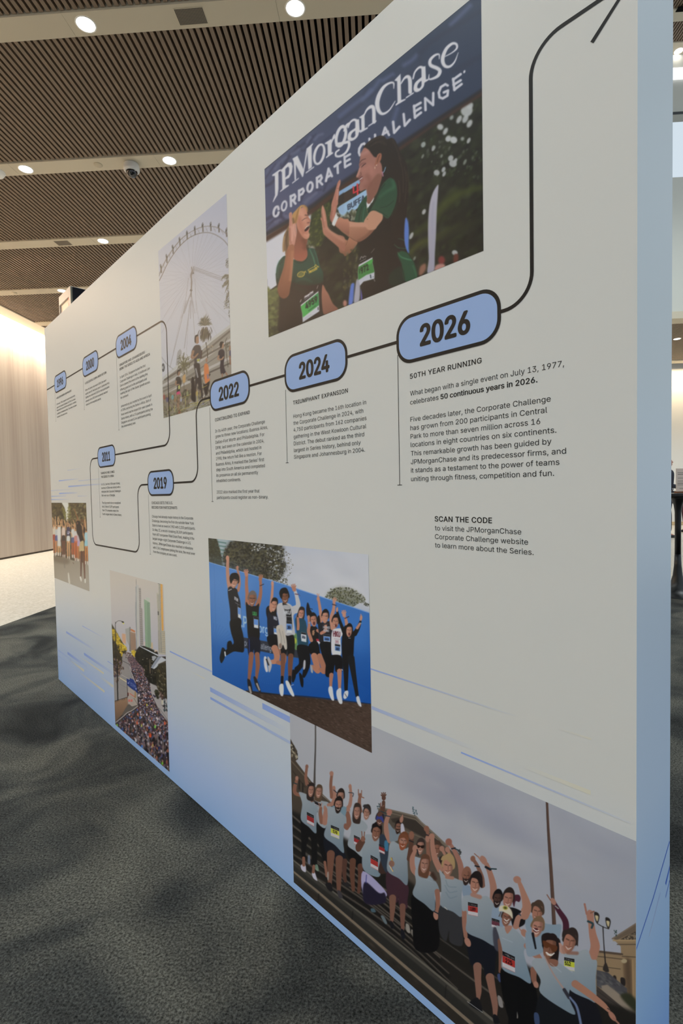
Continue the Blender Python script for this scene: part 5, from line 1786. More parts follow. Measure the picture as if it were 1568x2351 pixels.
    K.P("535,1130 556,1132 560,1190 570,1255 552,1262 535,1200", (192, 190, 192), 3); K.P("566,1130 590,1150 605,1200 590,1260 575,1255", (168, 166, 168), 3); K.L("556,1150 575,1200", 12, (40, 36, 36), 4)
    # 4: tall man in white shirt
    K.L("812,530 832,600 840,670 800,700", (24, 34, 44, 56), (174, 174, 176), 3); hand(K, 806, 520, 30, -14, (166, 116, 96)); K.L("815,562 838,566", 8, (96, 60, 76), 3); K.L("842,560 858,580", 3, (90, 56, 80), 2)
    K.P("655,660 700,640 760,650 810,690 860,700 850,730 800,760 815,920 790,930 740,960 690,900 665,800 650,720", (172, 172, 175), 4)
    K.P("700,645 745,660 775,700 788,880 740,900 735,760", (32, 32, 35), 4); K.P("705,665 760,665 770,700 720,700", (172, 172, 175), 4, .9)
    K.T("HKU", (712, 745), (775, 748), (712, 712), (775, 714), (182, 184, 188), 0.03, 2); K.L("720,765 780,768", 4, (150, 150, 154), 2)
    face(K, 722, 590, 34, 58, -4, (118, 80, 62), (24, 22, 23))
    K.P("672,560 690,515 735,508 752,545 740,560 705,560 695,610", (24, 22, 23), 5)
    bib(736, 805, 48, 110, 4, num='2654'); K.P("742,915 788,918 788,945 745,948", (160, 160, 164), 3)
    K.P("682,930 745,940 806,945 805,1120 755,1125 745,1070 725,1120 690,1110", (26, 25, 27), 4)
    K.L("706,1115 704,1200 700,1290 697,1370", (46, 40, 30, 22), (116, 78, 62), 3); K.L("775,1120 770,1210 768,1300 766,1375", (48, 42, 32, 24), (108, 72, 56), 3)
    K.L("697,1310 696,1375", 24, (30, 28, 30), 3); K.L("766,1310 764,1380", 26, (30, 28, 30), 3)
    K.P("676,1380 705,1372 712,1420 706,1478 685,1475 672,1430", (196, 198, 206), 3)
    K.P("728,1350 750,1345 775,1390 808,1475 785,1478 745,1410", (196, 198, 206), 3); K.L("780,1385 800,1378", 4, (190, 190, 196), 2)
    K.P("650,850 690,840 712,870 735,960 742,1050 725,1062 705,1020 690,1055 665,1050 655,950 645,890", (176, 170, 160), 4); K.L("670,880 690,960 685,1040", 10, (140, 134, 126), 5, .7); K.L("700,900 720,1000", 8, (146, 140, 132), 5, .7); K.E(682, 1030, 14, 24, (132, 112, 100), 0, 4)
    # 5: teal shirt
    K.L("838,780 842,830 838,880", (24, 28, 30), (160, 112, 92), 3); K.E(836, 770, 12, 20, (166, 118, 98), 0, 3)
    face(K, 868, 742, 26, 50, 10, (174, 124, 106), (46, 38, 36), 'long')
    K.P("815,790 850,780 905,800 925,900 928,1030 850,1032 830,920", (36, 68, 84), 4)
    K.L("838,780 842,840 840,878", (20, 24, 24), (164, 116, 96), 3)
    bib(868, 905, 46, 82, 10, (190, 192, 198), '3316')
    K.P("832,1030 930,1030 945,1080 950,1200 905,1310 880,1300 890,1220 868,1240 820,1290 810,1230 850,1180", (24, 24, 28), 4)
    K.P("790,1250 812,1250 822,1300 800,1358 785,1340", (24, 24, 26), 3); K.P("850,1275 875,1290 890,1340 885,1402 865,1380", (24, 24, 26), 3); K.P("892,1165 908,1165 905,1230 888,1240", (170, 170, 174), 3)
    # 6: woman with a flying ponytail
    K.P("915,700 925,640 940,660 950,700 965,730 945,765 922,760", (26, 24, 26), 5); K.L("930,650 918,720", 6, (26, 24, 26), 3); K.L("942,690 970,700", 5, (26, 24, 26), 3)
    K.P("945,860 1000,855 1022,890 1030,960 1005,1000 960,1010 948,930", (30, 28, 30), 4)
    face(K, 980, 800, 29, 54, -6, (172, 122, 102), (28, 25, 26))
    K.E(985, 828, 10, 16, (90, 44, 44), 0, 3)
    K.L("936,790 940,850 935,900 960,980", (20, 26, 28, 30), (166, 116, 96), 3); K.E(936, 775, 13, 22, (172, 124, 104), 0, 3); K.L("936,822 946,822", 8, (120, 150, 176), 2)
    K.L("1015,890 1060,915 1090,880 1088,840", (26, 28, 30, 24), (166, 116, 96), 3); hand(K, 1076, 800, 26, -10, (174, 126, 106))
    K.T("GF", (970, 935), (992, 930), (968, 895), (990, 890), (168, 128, 100), 0.05, 2)
    K.P("1008,965 1060,985 1070,1005 1040,1015 1010,990", (160, 44, 60), 3); K.P("1015,985 1045,1000 1040,1015 1018,1005", (196, 196, 200), 2)
    K.P("945,1010 1020,1000 1040,1130 1010,1140 960,1110 935,1070", (22, 22, 25), 4)
    K.L("985,1120 1005,1190 1018,1255 970,1215", (56, 56, 46, 30), (166, 116, 94), 3); K.L("1035,1120 1065,1200 1075,1260 1040,1240", (48, 50, 46, 30), (156, 108, 88), 3); K.P("950,1200 968,1215 975,1270 958,1265", (150, 152, 156), 4)
    # 7: man in dark tee with V sign
    K.L("1022,600 1036,680 1046,760 1040,810", (22, 26, 30, 34), (174, 126, 106), 3); K.E(1022, 605, 13, 22, (176, 130, 110), 0, 3); K.L("1018,590 1012,560", 6, (180, 134, 114), 2); K.L("1024,590 1028,562", 6, (180, 134, 114), 2)
    K.P("1012,830 1016,770 1034,760 1040,830", (26, 24, 26), 5)
    K.P("1022,830 1060,820 1135,810 1150,880 1140,1000 1040,1000 1030,930", (36, 36, 42), 4)
    face(K, 1085, 770, 29, 54, 4, (176, 130, 110), (26, 24, 26), 'short', 1)
    K.L("1088,845 1086,890 1050,915", (24, 30, 28), (168, 118, 98), 3); hand(K, 1076, 798, 26, -12, (176, 128, 108)); K.L("1068,838 1110,832", 8, (60, 56, 60), 3)
    K.T("HONG", (1066, 872), (1128, 878), (1066, 850), (1128, 856), (160, 160, 166), 0.03, 2); K.T("KONG", (1070, 900), (1120, 905), (1070, 880), (1120, 885), (160, 160, 166), 0.03, 2)
    bib(1070, 925, 58, 80, 6, num='2656')
    K.P("1040,1000 1138,1000 1142,1080 1135,1230 1105,1280 1090,1200 1050,1090", (22, 22, 26), 4)
    # 8: HKU shirt
    K.L("1166,650 1158,710 1140,780 1152,870", (22, 28, 34, 40), (174, 128, 108), 3); hand(K, 1166, 632, 24, 12, (178, 132, 112)); K.L("1150,655 1182,665", 9, (62, 48, 56), 3)
    K.L("1268,780 1278,840 1270,890 1250,915", (24, 30, 36, 40), (172, 126, 106), 3); hand(K, 1256, 752, 28, -8, (176, 130, 112)); K.L("1262,782 1296,766", 8, (64, 46, 58), 3)
    K.P("1152,890 1200,872 1245,880 1255,930 1225,960 1226,1115 1150,1112 1140,980", (192, 192, 197), 4)
    face(K, 1178, 815, 30, 56, 8, (170, 124, 104), (24, 22, 24)); K.E(1182, 848, 9, 14, (90, 46, 46), 0, 3)
    K.T("HKU", (1158, 945), (1222, 950), (1156, 895), (1220, 905), (98, 44, 54), 0.03, 2); K.T("1911", (1176, 1005), (1208, 1008), (1175, 980), (1207, 983), (140, 80, 90), 0.02, 2); K.L("1165,965 1218,970", 3, (150, 120, 128), 2)
    bib(1172, 1012, 48, 82, 8, (84, 120, 168), '2657')
    K.P("1142,1112 1232,1125 1240,1255 1180,1262 1172,1200 1150,1300 1090,1300 1092,1200 1110,1130", (23, 22, 25), 4); K.L("1232,1240 1240,1248", 6, (190, 190, 194), 2)
    K.L("1140,1290 1136,1340 1134,1400", (38, 30, 24), (158, 112, 92), 3); K.L("1212,1255 1214,1330 1214,1420", (42, 34, 24), (166, 118, 96), 3)
    K.P("1120,1398 1148,1400 1158,1460 1165,1520 1140,1510 1115,1440", (192, 194, 200), 3); K.P("1190,1430 1226,1410 1232,1470 1240,1545 1212,1545 1188,1480", (192, 194, 200), 3)
    # 9: woman in black, right
    K.L("1192,720 1215,800 1240,870 1262,920", (20, 24, 30, 40), BK, 3); K.E(1192, 705, 10, 22, (178, 132, 112), 4, 3); K.L("1190,700 1196,684", 6, (180, 136, 116), 2)
    K.L("1402,810 1380,870 1350,920", (20, 34, 44), BK, 3); K.E(1408, 780, 12, 26, (176, 130, 110), 8, 3); K.L("1406,770 1406,745", 7, (180, 134, 114), 2); K.L("1396,830 1372,868", (20, 24), (170, 124, 104), 3); K.L("1398,822 1412,826", 6, (120, 150, 160), 2)
    K.P("1255,860 1280,845 1320,850 1335,890 1325,930 1260,930", (25, 23, 25), 4)
    K.P("1240,930 1290,935 1350,900 1345,1000 1335,1140 1290,1150 1240,1140", (26, 25, 27), 4)
    face(K, 1300, 895, 27, 52, 4, (174, 128, 108), (25, 23, 25)); K.E(1302, 925, 9, 14, (90, 46, 46), 0, 3)
    K.L("1296,958 1312,960", 5, (150, 150, 156), 2)
    K.L("1268,1140 1272,1280 1272,1420", (60, 44, 30), (27, 26, 28), 3); K.L("1318,1140 1340,1280 1372,1480", (62, 46, 30), (30, 31, 34), 3)
    K.P("1262,1440 1292,1436 1290,1480 1265,1508 1248,1490", (190, 192, 198), 3); K.L("1262,1460 1280,1490", 5, (60, 60, 66), 2)
    K.P("1366,1490 1388,1484 1402,1530 1412,1576 1390,1568 1370,1530", (190, 192, 198), 3)
    K.soften(0.5)
    return K


def paint_wheel():
    K = Canvas(355, 435, 540, 968, (186, 182, 184))
    Q, R_ = (355, 440, 8.253), (360, 690, 8.253)
    K.crop(*Q)
    K.P("-40,-40 1568,-40 1568,4600 -40,4600", (182, 178, 184), 0, sm=0, g=((194, 188, 186), (1100, 300), (300, 1700)))
    RIM = (120, 108, 98)
    # spokes from the hub
    hub = (700, 1560)
    for (x, y) in ((270, 1290), (360, 1150), (480, 1010), (620, 890), (740, 820), (830, 800), (920, 780), (1010, 780), (1100, 800), (1190, 850), (1300, 950), (1390, 1040), (1395, 1180), (1395, 1330), (1395, 1500), (170, 1490), (110, 1600), (90, 1750), (90, 1900), (90, 2050), (120, 2200),
                   (1400, 1800), (1400, 2000), (1400, 2200), (1250, 2400), (1050, 2400), (300, 2400), (180, 2350), (1400, 1650)):
        K.L(f"{hub[0]},{hub[1]} {x},{y}", 3.2, (150, 142, 140), 4, .5)
        K.L(f"{hub[0]},{hub[1] + 160} {x},{y + 30}", 3.0, (156, 148, 146), 4, .4)
    K.L("85,1690 150,1560 240,1370 380,1150 520,985 660,870 800,805 930,775 1060,782 1190,835 1310,920 1395,1025", 13, RIM, 4)
    K.L("78,1610 150,1420 250,1240 370,1060 500,905 640,790 780,715 920,665 1060,655 1200,690 1310,760 1395,850", 9, RIM, 4)
    K.L("80,1560 150,1400 260,1200 380,1030 520,870 660,775 800,700 930,655 1080,652 1210,685 1320,765 1395,830", 5, (140, 128, 118), 3)
    C = [(120, 1440, -12), (228, 1250, -10), (345, 1075, -8), (475, 925, -4), (613, 805, 0), (762, 720, 2), (910, 660, 4), (1062, 645, 6), (1215, 670, 10), (1360, 755, 14)]
    for x, y, r in C:
        K.E(x, y - 20 if x < 700 else y - 25, 17, 50, (92, 86, 80), r, 4)
        K.E(x + 4, y - 50, 9, 14, (150, 146, 146), r, 4)
        K.L(f"{x + 2},{y + 20} {x + 6},{y + 90}", 26, (112, 102, 92), 5)
    for a, b_ in zip(C[:-1], C[1:]):
        mx_, my_ = (a[0] + b_[0]) / 2, (a[1] + b_[1]) / 2
        K.L(f"{mx_ - 22},{my_ + 22} {mx_ + 16},{my_ + 100}", 5, RIM, 3)
        K.L(f"{a[0] + 30},{a[1] + 90} {b_[0] - 20},{b_[1] + 20}", 4, (150, 140, 134), 3, .7)
    # tower, hub and stays
    K.L("700,1430 712,1500 690,1580 700,1700 694,1850 690,1990", (16, 26, 26, 22, 26, 20), (128, 116, 106), 5)
    K.L("735,1420 740,1500 715,1560", 10, (128, 116, 106), 4); K.E(735, 1545, 18, 12, (98, 90, 84), 0, 4); K.E(692, 1870, 24, 22, (116, 106, 98), 0, 4)
    for d in (0, 32, 58):
        K.L(f"735,{1420 + d} 1290,{1622 + d * 1.15}", 7, (124, 114, 106), 3)
    for s_, w_ in (("690,1900 560,2300", 18), ("690,1900 500,2400", 9), ("694,1950 680,2400", 14), ("700,1950 760,2300", 10), ("640,1640 600,1950 540,2300", 8), ("760,1640 780,2000 790,2300", 6), ("690,1980 720,2200 735,2400", 7)):
        K.L(s_, w_, (150, 140, 134), 4, .75)
    PALM = [(92, 86, 70), (116, 108, 88), (76, 70, 58), (134, 126, 106)]
    K.D("1390,1255 1410,1255 1410,1440 1370,1440 1335,1390 1360,1340 1350,1300", 60, PALM, (6, 16), .35, 0, 90, .9, .5, 1)
    for s_ in ("1405,1580 1330,1580 1270,1660", "1405,1590 1300,1620 1262,1680", "1405,1680 1330,1720 1280,1830", "1405,1690 1350,1740 1290,1800", "1410,1720 1370,1820 1330,1920", "1412,1900 1370,2000 1330,2140", "1412,1600 1360,1640", "1412,1680 1360,1760 1310,1790"):
        K.L(s_, (24, 22, 4)[:len(s_.split())], (112, 104, 84), 5, .9)
    K.D("1270,1590 1405,1570 1412,1700 1290,1830 1275,1790 1330,1690", 90, PALM, (6, 16), .3, 110, 25, .8, .5, 2)
    K.D("1390,1760 1420,1900 1420,2050 1330,2140 1350,2050", 60, PALM, (8, 20), .3, 100, 25, .8, .5, 3)
    K.crop(*R_)
    for s_, w_ in (("560,0 250,1260", 12), ("520,0 310,980", 5), ("640,0 520,900", 14), ("620,0 560,1000", 5), ("670,0 720,700", 10), ("740,0 800,400", 6), ("840,0 1150,680", 3), ("900,0 1390,430", 3), ("1050,0 1390,320", 3), ("420,0 90,620", 3), ("330,0 80,400", 3)):
        K.L(s_, w_, (156, 146, 140), 4, .75)
    K.D("1270,0 1395,0 1395,380 1355,300 1370,150 1290,140 1270,180", 60, PALM, (7, 18), .35, 100, 30, .85, .5, 4)
    # building with stepped white decks
    K.P("60,1545 400,1290 700,1080 900,900 1420,448 1440,1300 1440,1900 1000,2100 600,2100 60,2300", (150, 140, 126), 4, sm=0)
    for a, t_, c in (("95,1500 300,1320 640,1060 900,850 1390,480", 50, (186, 180, 170)), ("100,1620 400,1440 720,1220 1390,740", 44, (182, 174, 164)), ("110,1660 400,1560 720,1360 1010,1150 1220,1010", 20, (120, 112, 100)),
                     ("110,1830 400,1650 720,1480 1010,1270 1400,1080", 46, (180, 172, 162)), ("150,1500 420,1330 700,1130 980,920 1380,580", 34, (112, 102, 90)), ("110,1730 420,1560 720,1380", 34, (128, 118, 104)), ("860,1080 1180,900 1390,790", 36, (112, 102, 90)), ("1000,1360 1400,1180", 30, (98, 88, 78)), ("600,1500 900,1420 1000,1400", 40, (104, 94, 82))):
        K.L(a, t_, c, 5, sm=0)
    K.D("860,880 1060,850 1060,960 880,960", 20, [(196, 170, 130), (176, 160, 130)], (5, 12), .8, 0, 40, .7, .5, 6)
    K.P("110,1800 400,1660 640,1560 650,1900 600,1960 110,2100", (128, 116, 98), 10, .8, sm=0)
    K.P("480,1780 520,1690 580,1690 620,1740 600,1800 500,1850", (76, 68, 58), 6)
    K.P("370,1230 372,1140 395,980 430,930 450,925 475,990 440,1080 430,1180", (160, 154, 148), 4)
    K.L("90,1070 180,1190 310,1300", 8, (134, 128, 122), 3); K.E(122, 1270, 30, 82, (96, 92, 90), 0, 4); K.E(115, 1270, 14, 30, (176, 172, 170), 0, 4)
    # palms
    K.L("930,790 955,950 962,1080", (16, 20, 18), (92, 80, 66), 3)
    rg = np.random.default_rng(21)
    for i in range(46):                          # fan of fronds over a shaggy skirt
        a_ = math.radians(-175 + 170 * i / 45 + rg.normal(0, 4))
        r_ = 150 + 90 * rg.random()
        x_, y_ = 912 + r_ * .62 * math.cos(a_), 470 + r_ * math.sin(a_) * 1.05
        K.L(f"912,470 {912 + (x_ - 912) * .6},{470 + (y_ - 470) * .62} {x_},{y_ + 26}", (12, 20, 3), PALM[i % 4], 4, .9)
    for i in range(80):
        x_, y_ = 912 + rg.normal(0, 52), 500 + rg.random() * 130
        K.L(f"{x_},{y_} {x_ + (x_ - 912) * .25},{y_ + 70} {x_ + (x_ - 912) * .2},{y_ + 120 + 60 * rg.random()}", (10, 16, 3), [(76, 68, 56), (98, 88, 70), (116, 106, 84), (66, 58, 48)][i % 4], 4, .85)
    K.L("515,1250 515,1720", (14, 12), (104, 92, 74), 3)
    for s_ in ("510,1240 500,1080 520,980", "510,1240 450,1120 440,1060", "510,1240 560,1110 600,1060", "510,1240 600,1180 630,1220", "510,1240 430,1240 390,1300", "510,1240 460,1300 420,1370", "510,1240 560,1310 570,1400", "510,1240 430,1180 400,1220"):
        K.L(s_, (26, 22, 6), (106, 98, 70), 5, .9)
    K.D("400,1060 520,980 630,1080 630,1230 570,1400 430,1370 390,1260", 180, [(96, 88, 62), (122, 114, 84), (76, 68, 50), (140, 132, 104)], (8, 22), .28, 60, 80, .75, .4, 9)
    K.L("1330,700 1300,780 1310,900 1330,1100 1350,1260", (8, 10, 12, 12, 10), (80, 70, 58), 4); K.D("1290,800 1380,790 1380,940 1300,980", 50, PALM, (8, 20), .3, 90, 40, .8, .4, 10)
    # runners
    DK, SKN = (66, 58, 52), (150, 116, 92)
    K.D("640,1450 1010,1380 1010,1900 620,1900", 150, [(80, 70, 58), (58, 50, 44), (110, 98, 82), (140, 128, 108)], (10, 34), .5, 80, 20, .6, .5, 11)
    K.P("660,1480 700,1460 720,1600 740,1900 660,1880 655,1700", (54, 46, 42), 6)
    K.P("700,880 760,840 830,870 850,1060 830,1090 800,1190 720,1200 705,1080 655,1000", (78, 70, 66), 5)
    K.L("690,960 660,1080 720,1070 775,1010", (46, 40, 34, 30), SKN, 4)
    K.P("720,740 735,670 770,650 795,690 800,760 790,810 745,815", (156, 122, 98), 4); K.P("715,740 725,670 770,645 790,670 745,700 740,810 720,790", (58, 50, 46), 4)
    K.P("760,1105 818,1100 806,1190 766,1195", (186, 180, 168), 3, sm=0); K.P("762,1112 814,1106 808,1150 764,1155", (164, 160, 84), 3, sm=0)
    K.P("705,1200 805,1190 825,1320 840,1440 860,1650 880,1830 850,1850 800,1680 770,1560 750,1700 740,1790 715,1750 725,1560 735,1400 715,1290", (64, 56, 52), 5); K.L("740,1290 775,1450", 24, (150, 144, 140), 4); K.L("880,1820 910,1790", 20, (176, 170, 162), 5)
    K.L("850,950 840,1060 840,1090", 26, (78, 62, 54), 5)
    K.P("900,1220 940,1190 975,1230 990,1340 985,1430 1005,1510 930,1575 905,1500 895,1340", (206, 126, 78), 5); K.L("960,1400 970,1470", 26, (110, 110, 150), 8, .7); K.E(945, 1130, 18, 46, (150, 116, 92), 0, 5); K.P("930,1580 1000,1540 960,1740 920,1800 880,1600", (56, 48, 44), 8)
    K.P("1180,950 1240,920 1285,970 1280,1110 1270,1220 1300,1330 1310,1360 1225,1400 1200,1280 1205,1130 1165,1040", (58, 50, 54), 5); K.L("1170,1050 1160,1110 1230,1110 1260,1070", (34, 32, 28, 24), (160, 126, 100), 4)
    K.E(1240, 850, 34, 62, (160, 126, 100), 0, 4); K.P("1190,850 1200,790 1240,775 1275,800 1250,810 1235,870 1215,910", (52, 46, 42), 4); K.L("1240,1390 1240,1440", 26, (150, 116, 92), 4); K.L("1310,1370 1335,1420", 30, (150, 116, 92), 4)
    K.E(1388, 900, 16, 50, (150, 116, 92), 0, 4); K.P("1375,960 1408,950 1408,1080 1380,1060", (84, 78, 96), 4); K.L("1385,1060 1395,1200", 30, (140, 104, 82), 4)
    K.P("360,1480 410,1440 450,1470 470,1560 440,1680 445,1800 380,1790 385,1620", (66, 58, 52), 5); K.E(412, 1375, 30, 52, (150, 118, 94), 0, 4); K.P("385,1380 395,1320 430,1315 440,1340 410,1350 395,1420", (60, 52, 46), 4)
    K.L("365,1530 360,1590 420,1590", (30, 26, 24), SKN, 4); K.P("380,1740 440,1720 450,1800 378,1800", (196, 74, 110), 4); K.P("405,1620 440,1600 440,1670 412,1680", (180, 178, 110), 3, sm=0); K.P("490,1450 540,1400 545,1530 500,1560", (188, 150, 100), 6)
    K.L("410,1800 405,2000 400,2060", (56, 44, 34), (150, 118, 94), 5)
    K.D("60,1810 620,1700 640,1960 600,2100 60,2280", 300, [(98, 84, 66), (130, 112, 84), (74, 62, 50), (150, 140, 116), (88, 92, 60)], (8, 30), .45, 85, 25, .6, .5, 12)
    for x, y, c in ((140, 1830, (150, 80, 70)), (200, 1880, (84, 80, 110)), (300, 1830, (110, 160, 160)), (350, 1880, (150, 120, 90)), (460, 1870, (160, 160, 176)), (580, 1760, (150, 150, 110)), (240, 2050, (150, 140, 80)), (430, 2110, (150, 80, 60)), (880, 1920, (120, 116, 140)), (820, 1780, (140, 126, 96)), (760, 1760, (180, 150, 90)), (640, 1960, (170, 160, 146))):
        K.E(x, y, 22, 50, c, 0, 8, .85); K.E(x, y - 62, 12, 22, (160, 128, 104), 0, 6, .8)
    K.D("60,2110 600,1960 1030,1840 1030,2050 60,2290", 240, [(104, 104, 60), (86, 84, 52), (130, 124, 84), (98, 88, 70)], (8, 26), .3, -15, 20, .75, .5, 13)
    for s_ in ("440,1860 640,1770", "440,2080 1000,1880", "540,1830 545,2050", "770,1720 770,2000", "640,1960 1000,1870", "860,1650 950,1610", "330,1980 330,2100"):
        K.L(s_, 9, (176, 160, 86), 3, .85)
    K.soften(0.5)
    return K


def paint_street():  # dark tones lifted by warm reflected haze painted into the ink
    K = Canvas(108, 1145, 212, 1362, (164, 152, 134))
    K.crop(110, 1140, 10.448)
    K.P("20,120 1060,120 1060,1700 20,1700", (84, 72, 52), 0, sm=0)
    K.D("60,140 330,140 460,560 460,700 60,700", 260, [(70, 58, 42), (86, 74, 48), (58, 48, 36), (110, 98, 58)], (14, 40), .8, 0, 90, .8, .6, 1)
    K.D("480,140 940,140 940,700 480,700", 300, [(92, 82, 54), (120, 108, 70), (72, 60, 44), (140, 128, 88), (104, 84, 56)], (14, 40), .7, 0, 90, .8, .6, 2)
    K.P("335,140 480,140 510,350 480,560 440,560 410,300", (216, 206, 186), 14)
    K.D("330,200 400,300 440,520 400,560", 40, [(132, 126, 70), (112, 104, 60)], (12, 26), .7, 0, 90, .8, .6, 3)
    K.D("470,180 540,200 540,600 470,600", 40, [(140, 132, 74), (110, 100, 60)], (12, 26), .7, 0, 90, .7, .6, 4)
    # crowd
    SKA = [(196, 150, 106), (176, 124, 84), (204, 164, 120), (150, 102, 70)]
    K.D("110,600 940,560 960,1500 140,1430", 260, [(110, 70, 50), (150, 98, 66), (84, 56, 44), (60, 48, 44)], (14, 50), .4, 88, 10, .7, .5, 5)
    for x, top, yt, col, sh, c2, leg, yb in ((150, 520, 760, (206, 190, 166), 930, (160, 74, 56), (180, 110, 70), 1400), (215, 480, 820, (190, 186, 176), 950, (84, 90, 130), (190, 134, 88), 1380), (270, 560, 760, (212, 204, 190), 1080, (206, 196, 180), (196, 150, 100), 1390),
                                             (375, 540, 780, (216, 186, 166), 950, (66, 54, 50), (110, 66, 50), 1440), (490, 620, 770, (66, 60, 82), 960, (212, 204, 190), (200, 152, 104), 1480), (600, 640, 820, (206, 198, 184), 1000, (92, 96, 126), (176, 92, 56), 1440),
                                             (670, 640, 860, (204, 192, 180), 960, (196, 130, 120), (190, 100, 58), 1520), (745, 900, 940, (190, 170, 170), 1080, (180, 150, 170), (190, 120, 70), 1540), (920, 560, 900, (170, 196, 200), 1080, (150, 190, 190), (196, 126, 72), 1600)):
        K.E(x, yt - 60, 24, 44, SKA[1], 0, 6); K.P(f"{x - 26},{yt - 70} {x},{yt - 110} {x + 26},{yt - 70} {x},{yt - 84}", (74, 52, 40), 5)
        K.L(f"{x - 20},{yt} {x - 30},{(top + yt) / 2} {x - 40},{top}", (22, 18, 16), SKA[0], 5); K.L(f"{x + 20},{yt} {x + 40},{(top + yt) / 2} {x + 20},{top + 30}", (22, 18, 16), SKA[2], 5)
        K.P(f"{x - 36},{yt - 20} {x + 36},{yt - 20} {x + 34},{sh} {x - 32},{sh}", col, 6)
        K.P(f"{x - 34},{sh - 6} {x + 36},{sh - 6} {x + 36},{sh + 130} {x - 34},{sh + 130}", c2, 6)
        K.L(f"{x - 20},{sh + 120} {x - 16},{yb}", (34, 22), leg, 6); K.L(f"{x + 22},{sh + 120} {x + 26},{yb}", (34, 22), leg, 6)
        K.L(f"{x - 14},{yb - 40} {x - 12},{yb + 20}", 20, (214, 204, 190), 5); K.L(f"{x + 26},{yb - 40} {x + 30},{yb + 30}", 20, (214, 204, 190), 5)
    for s_ in ("110,500 160,620 130,760", "240,480 300,620 330,700", "330,560 300,700 260,720", "380,560 420,700 430,800", "460,560 500,680 540,700", "600,560 650,680 690,800", "580,660 640,720", "770,640 830,720 850,900", "880,480 900,640 910,760", "510,850 560,880 580,960", "180,660 240,720"):
        K.L(s_, (16, 20, 20)[:len(s_.split())], SKA[0], 6, .9)
    K.T("U", (470, 900), (510, 900), (470, 830), (510, 830), (190, 186, 196), 0.03, 4)
    # tall runner in black with a raised arm
    K.L("620,290 680,430 740,590", (14, 18, 26), (150, 96, 62), 5)
    K.P("690,600 760,590 800,720 830,900 850,1060 780,1080 740,960 690,850 680,700", (52, 42, 38), 8); K.L("840,900 880,1040", 24, (170, 120, 80), 6)
    K.E(872, 810, 26, 80, (66, 48, 40), 4, 6); K.E(712, 640, 14, 30, (120, 80, 60), 0, 5)
    K.P("780,1090 850,1060 868,1200 866,1330 800,1330 750,1300 760,1160", (190, 166, 118), 7)
    K.L("800,1330 795,1600 790,1930", (52, 40, 26), (96, 60, 44), 6); K.L("850,1330 870,1650 885,1980", (52, 42, 26), (110, 68, 48), 6)
    K.P("765,1930 795,1920 812,2000 800,2040 780,2000", (212, 202, 186), 5); K.P("880,1980 905,1975 910,2050 895,2080 880,2050", (212, 202, 186), 5)
    # road
    K.P("20,1410 420,1470 600,1530 760,1560 1050,1660 1090,2460 20,2100", (144, 132, 112), 10, sm=0, g=((160, 148, 130), (300, 1450), (700, 2150)))
    K.P("140,1420 480,1490 480,1620 150,1560", (112, 94, 74), 50, .7)
    K.P("480,1850 505,1850 535,2090 500,2080", (206, 196, 178), 8); K.L("390,1480 400,1700", 30, (116, 104, 92), 16, .6); K.L("600,1580 620,1610", 14, (110, 84, 66), 6)
    K.L("800,1330 795,1600 790,1930", (52, 40, 26), (92, 58, 44), 6); K.L("850,1330 870,1650 885,1980", (52, 42, 26), (106, 66, 48), 6)
    K.P("765,1930 795,1920 812,2000 800,2040 780,2000", (212, 202, 186), 5); K.P("880,1980 905,1975 910,2050 895,2080 880,2050", (212, 202, 186), 5)
    K.L("900,1550 905,1610", 20, (206, 196, 180), 6); K.L("960,1560 965,1640", 16, (206, 196, 180), 6)
    K.soften(0.5)
    return K


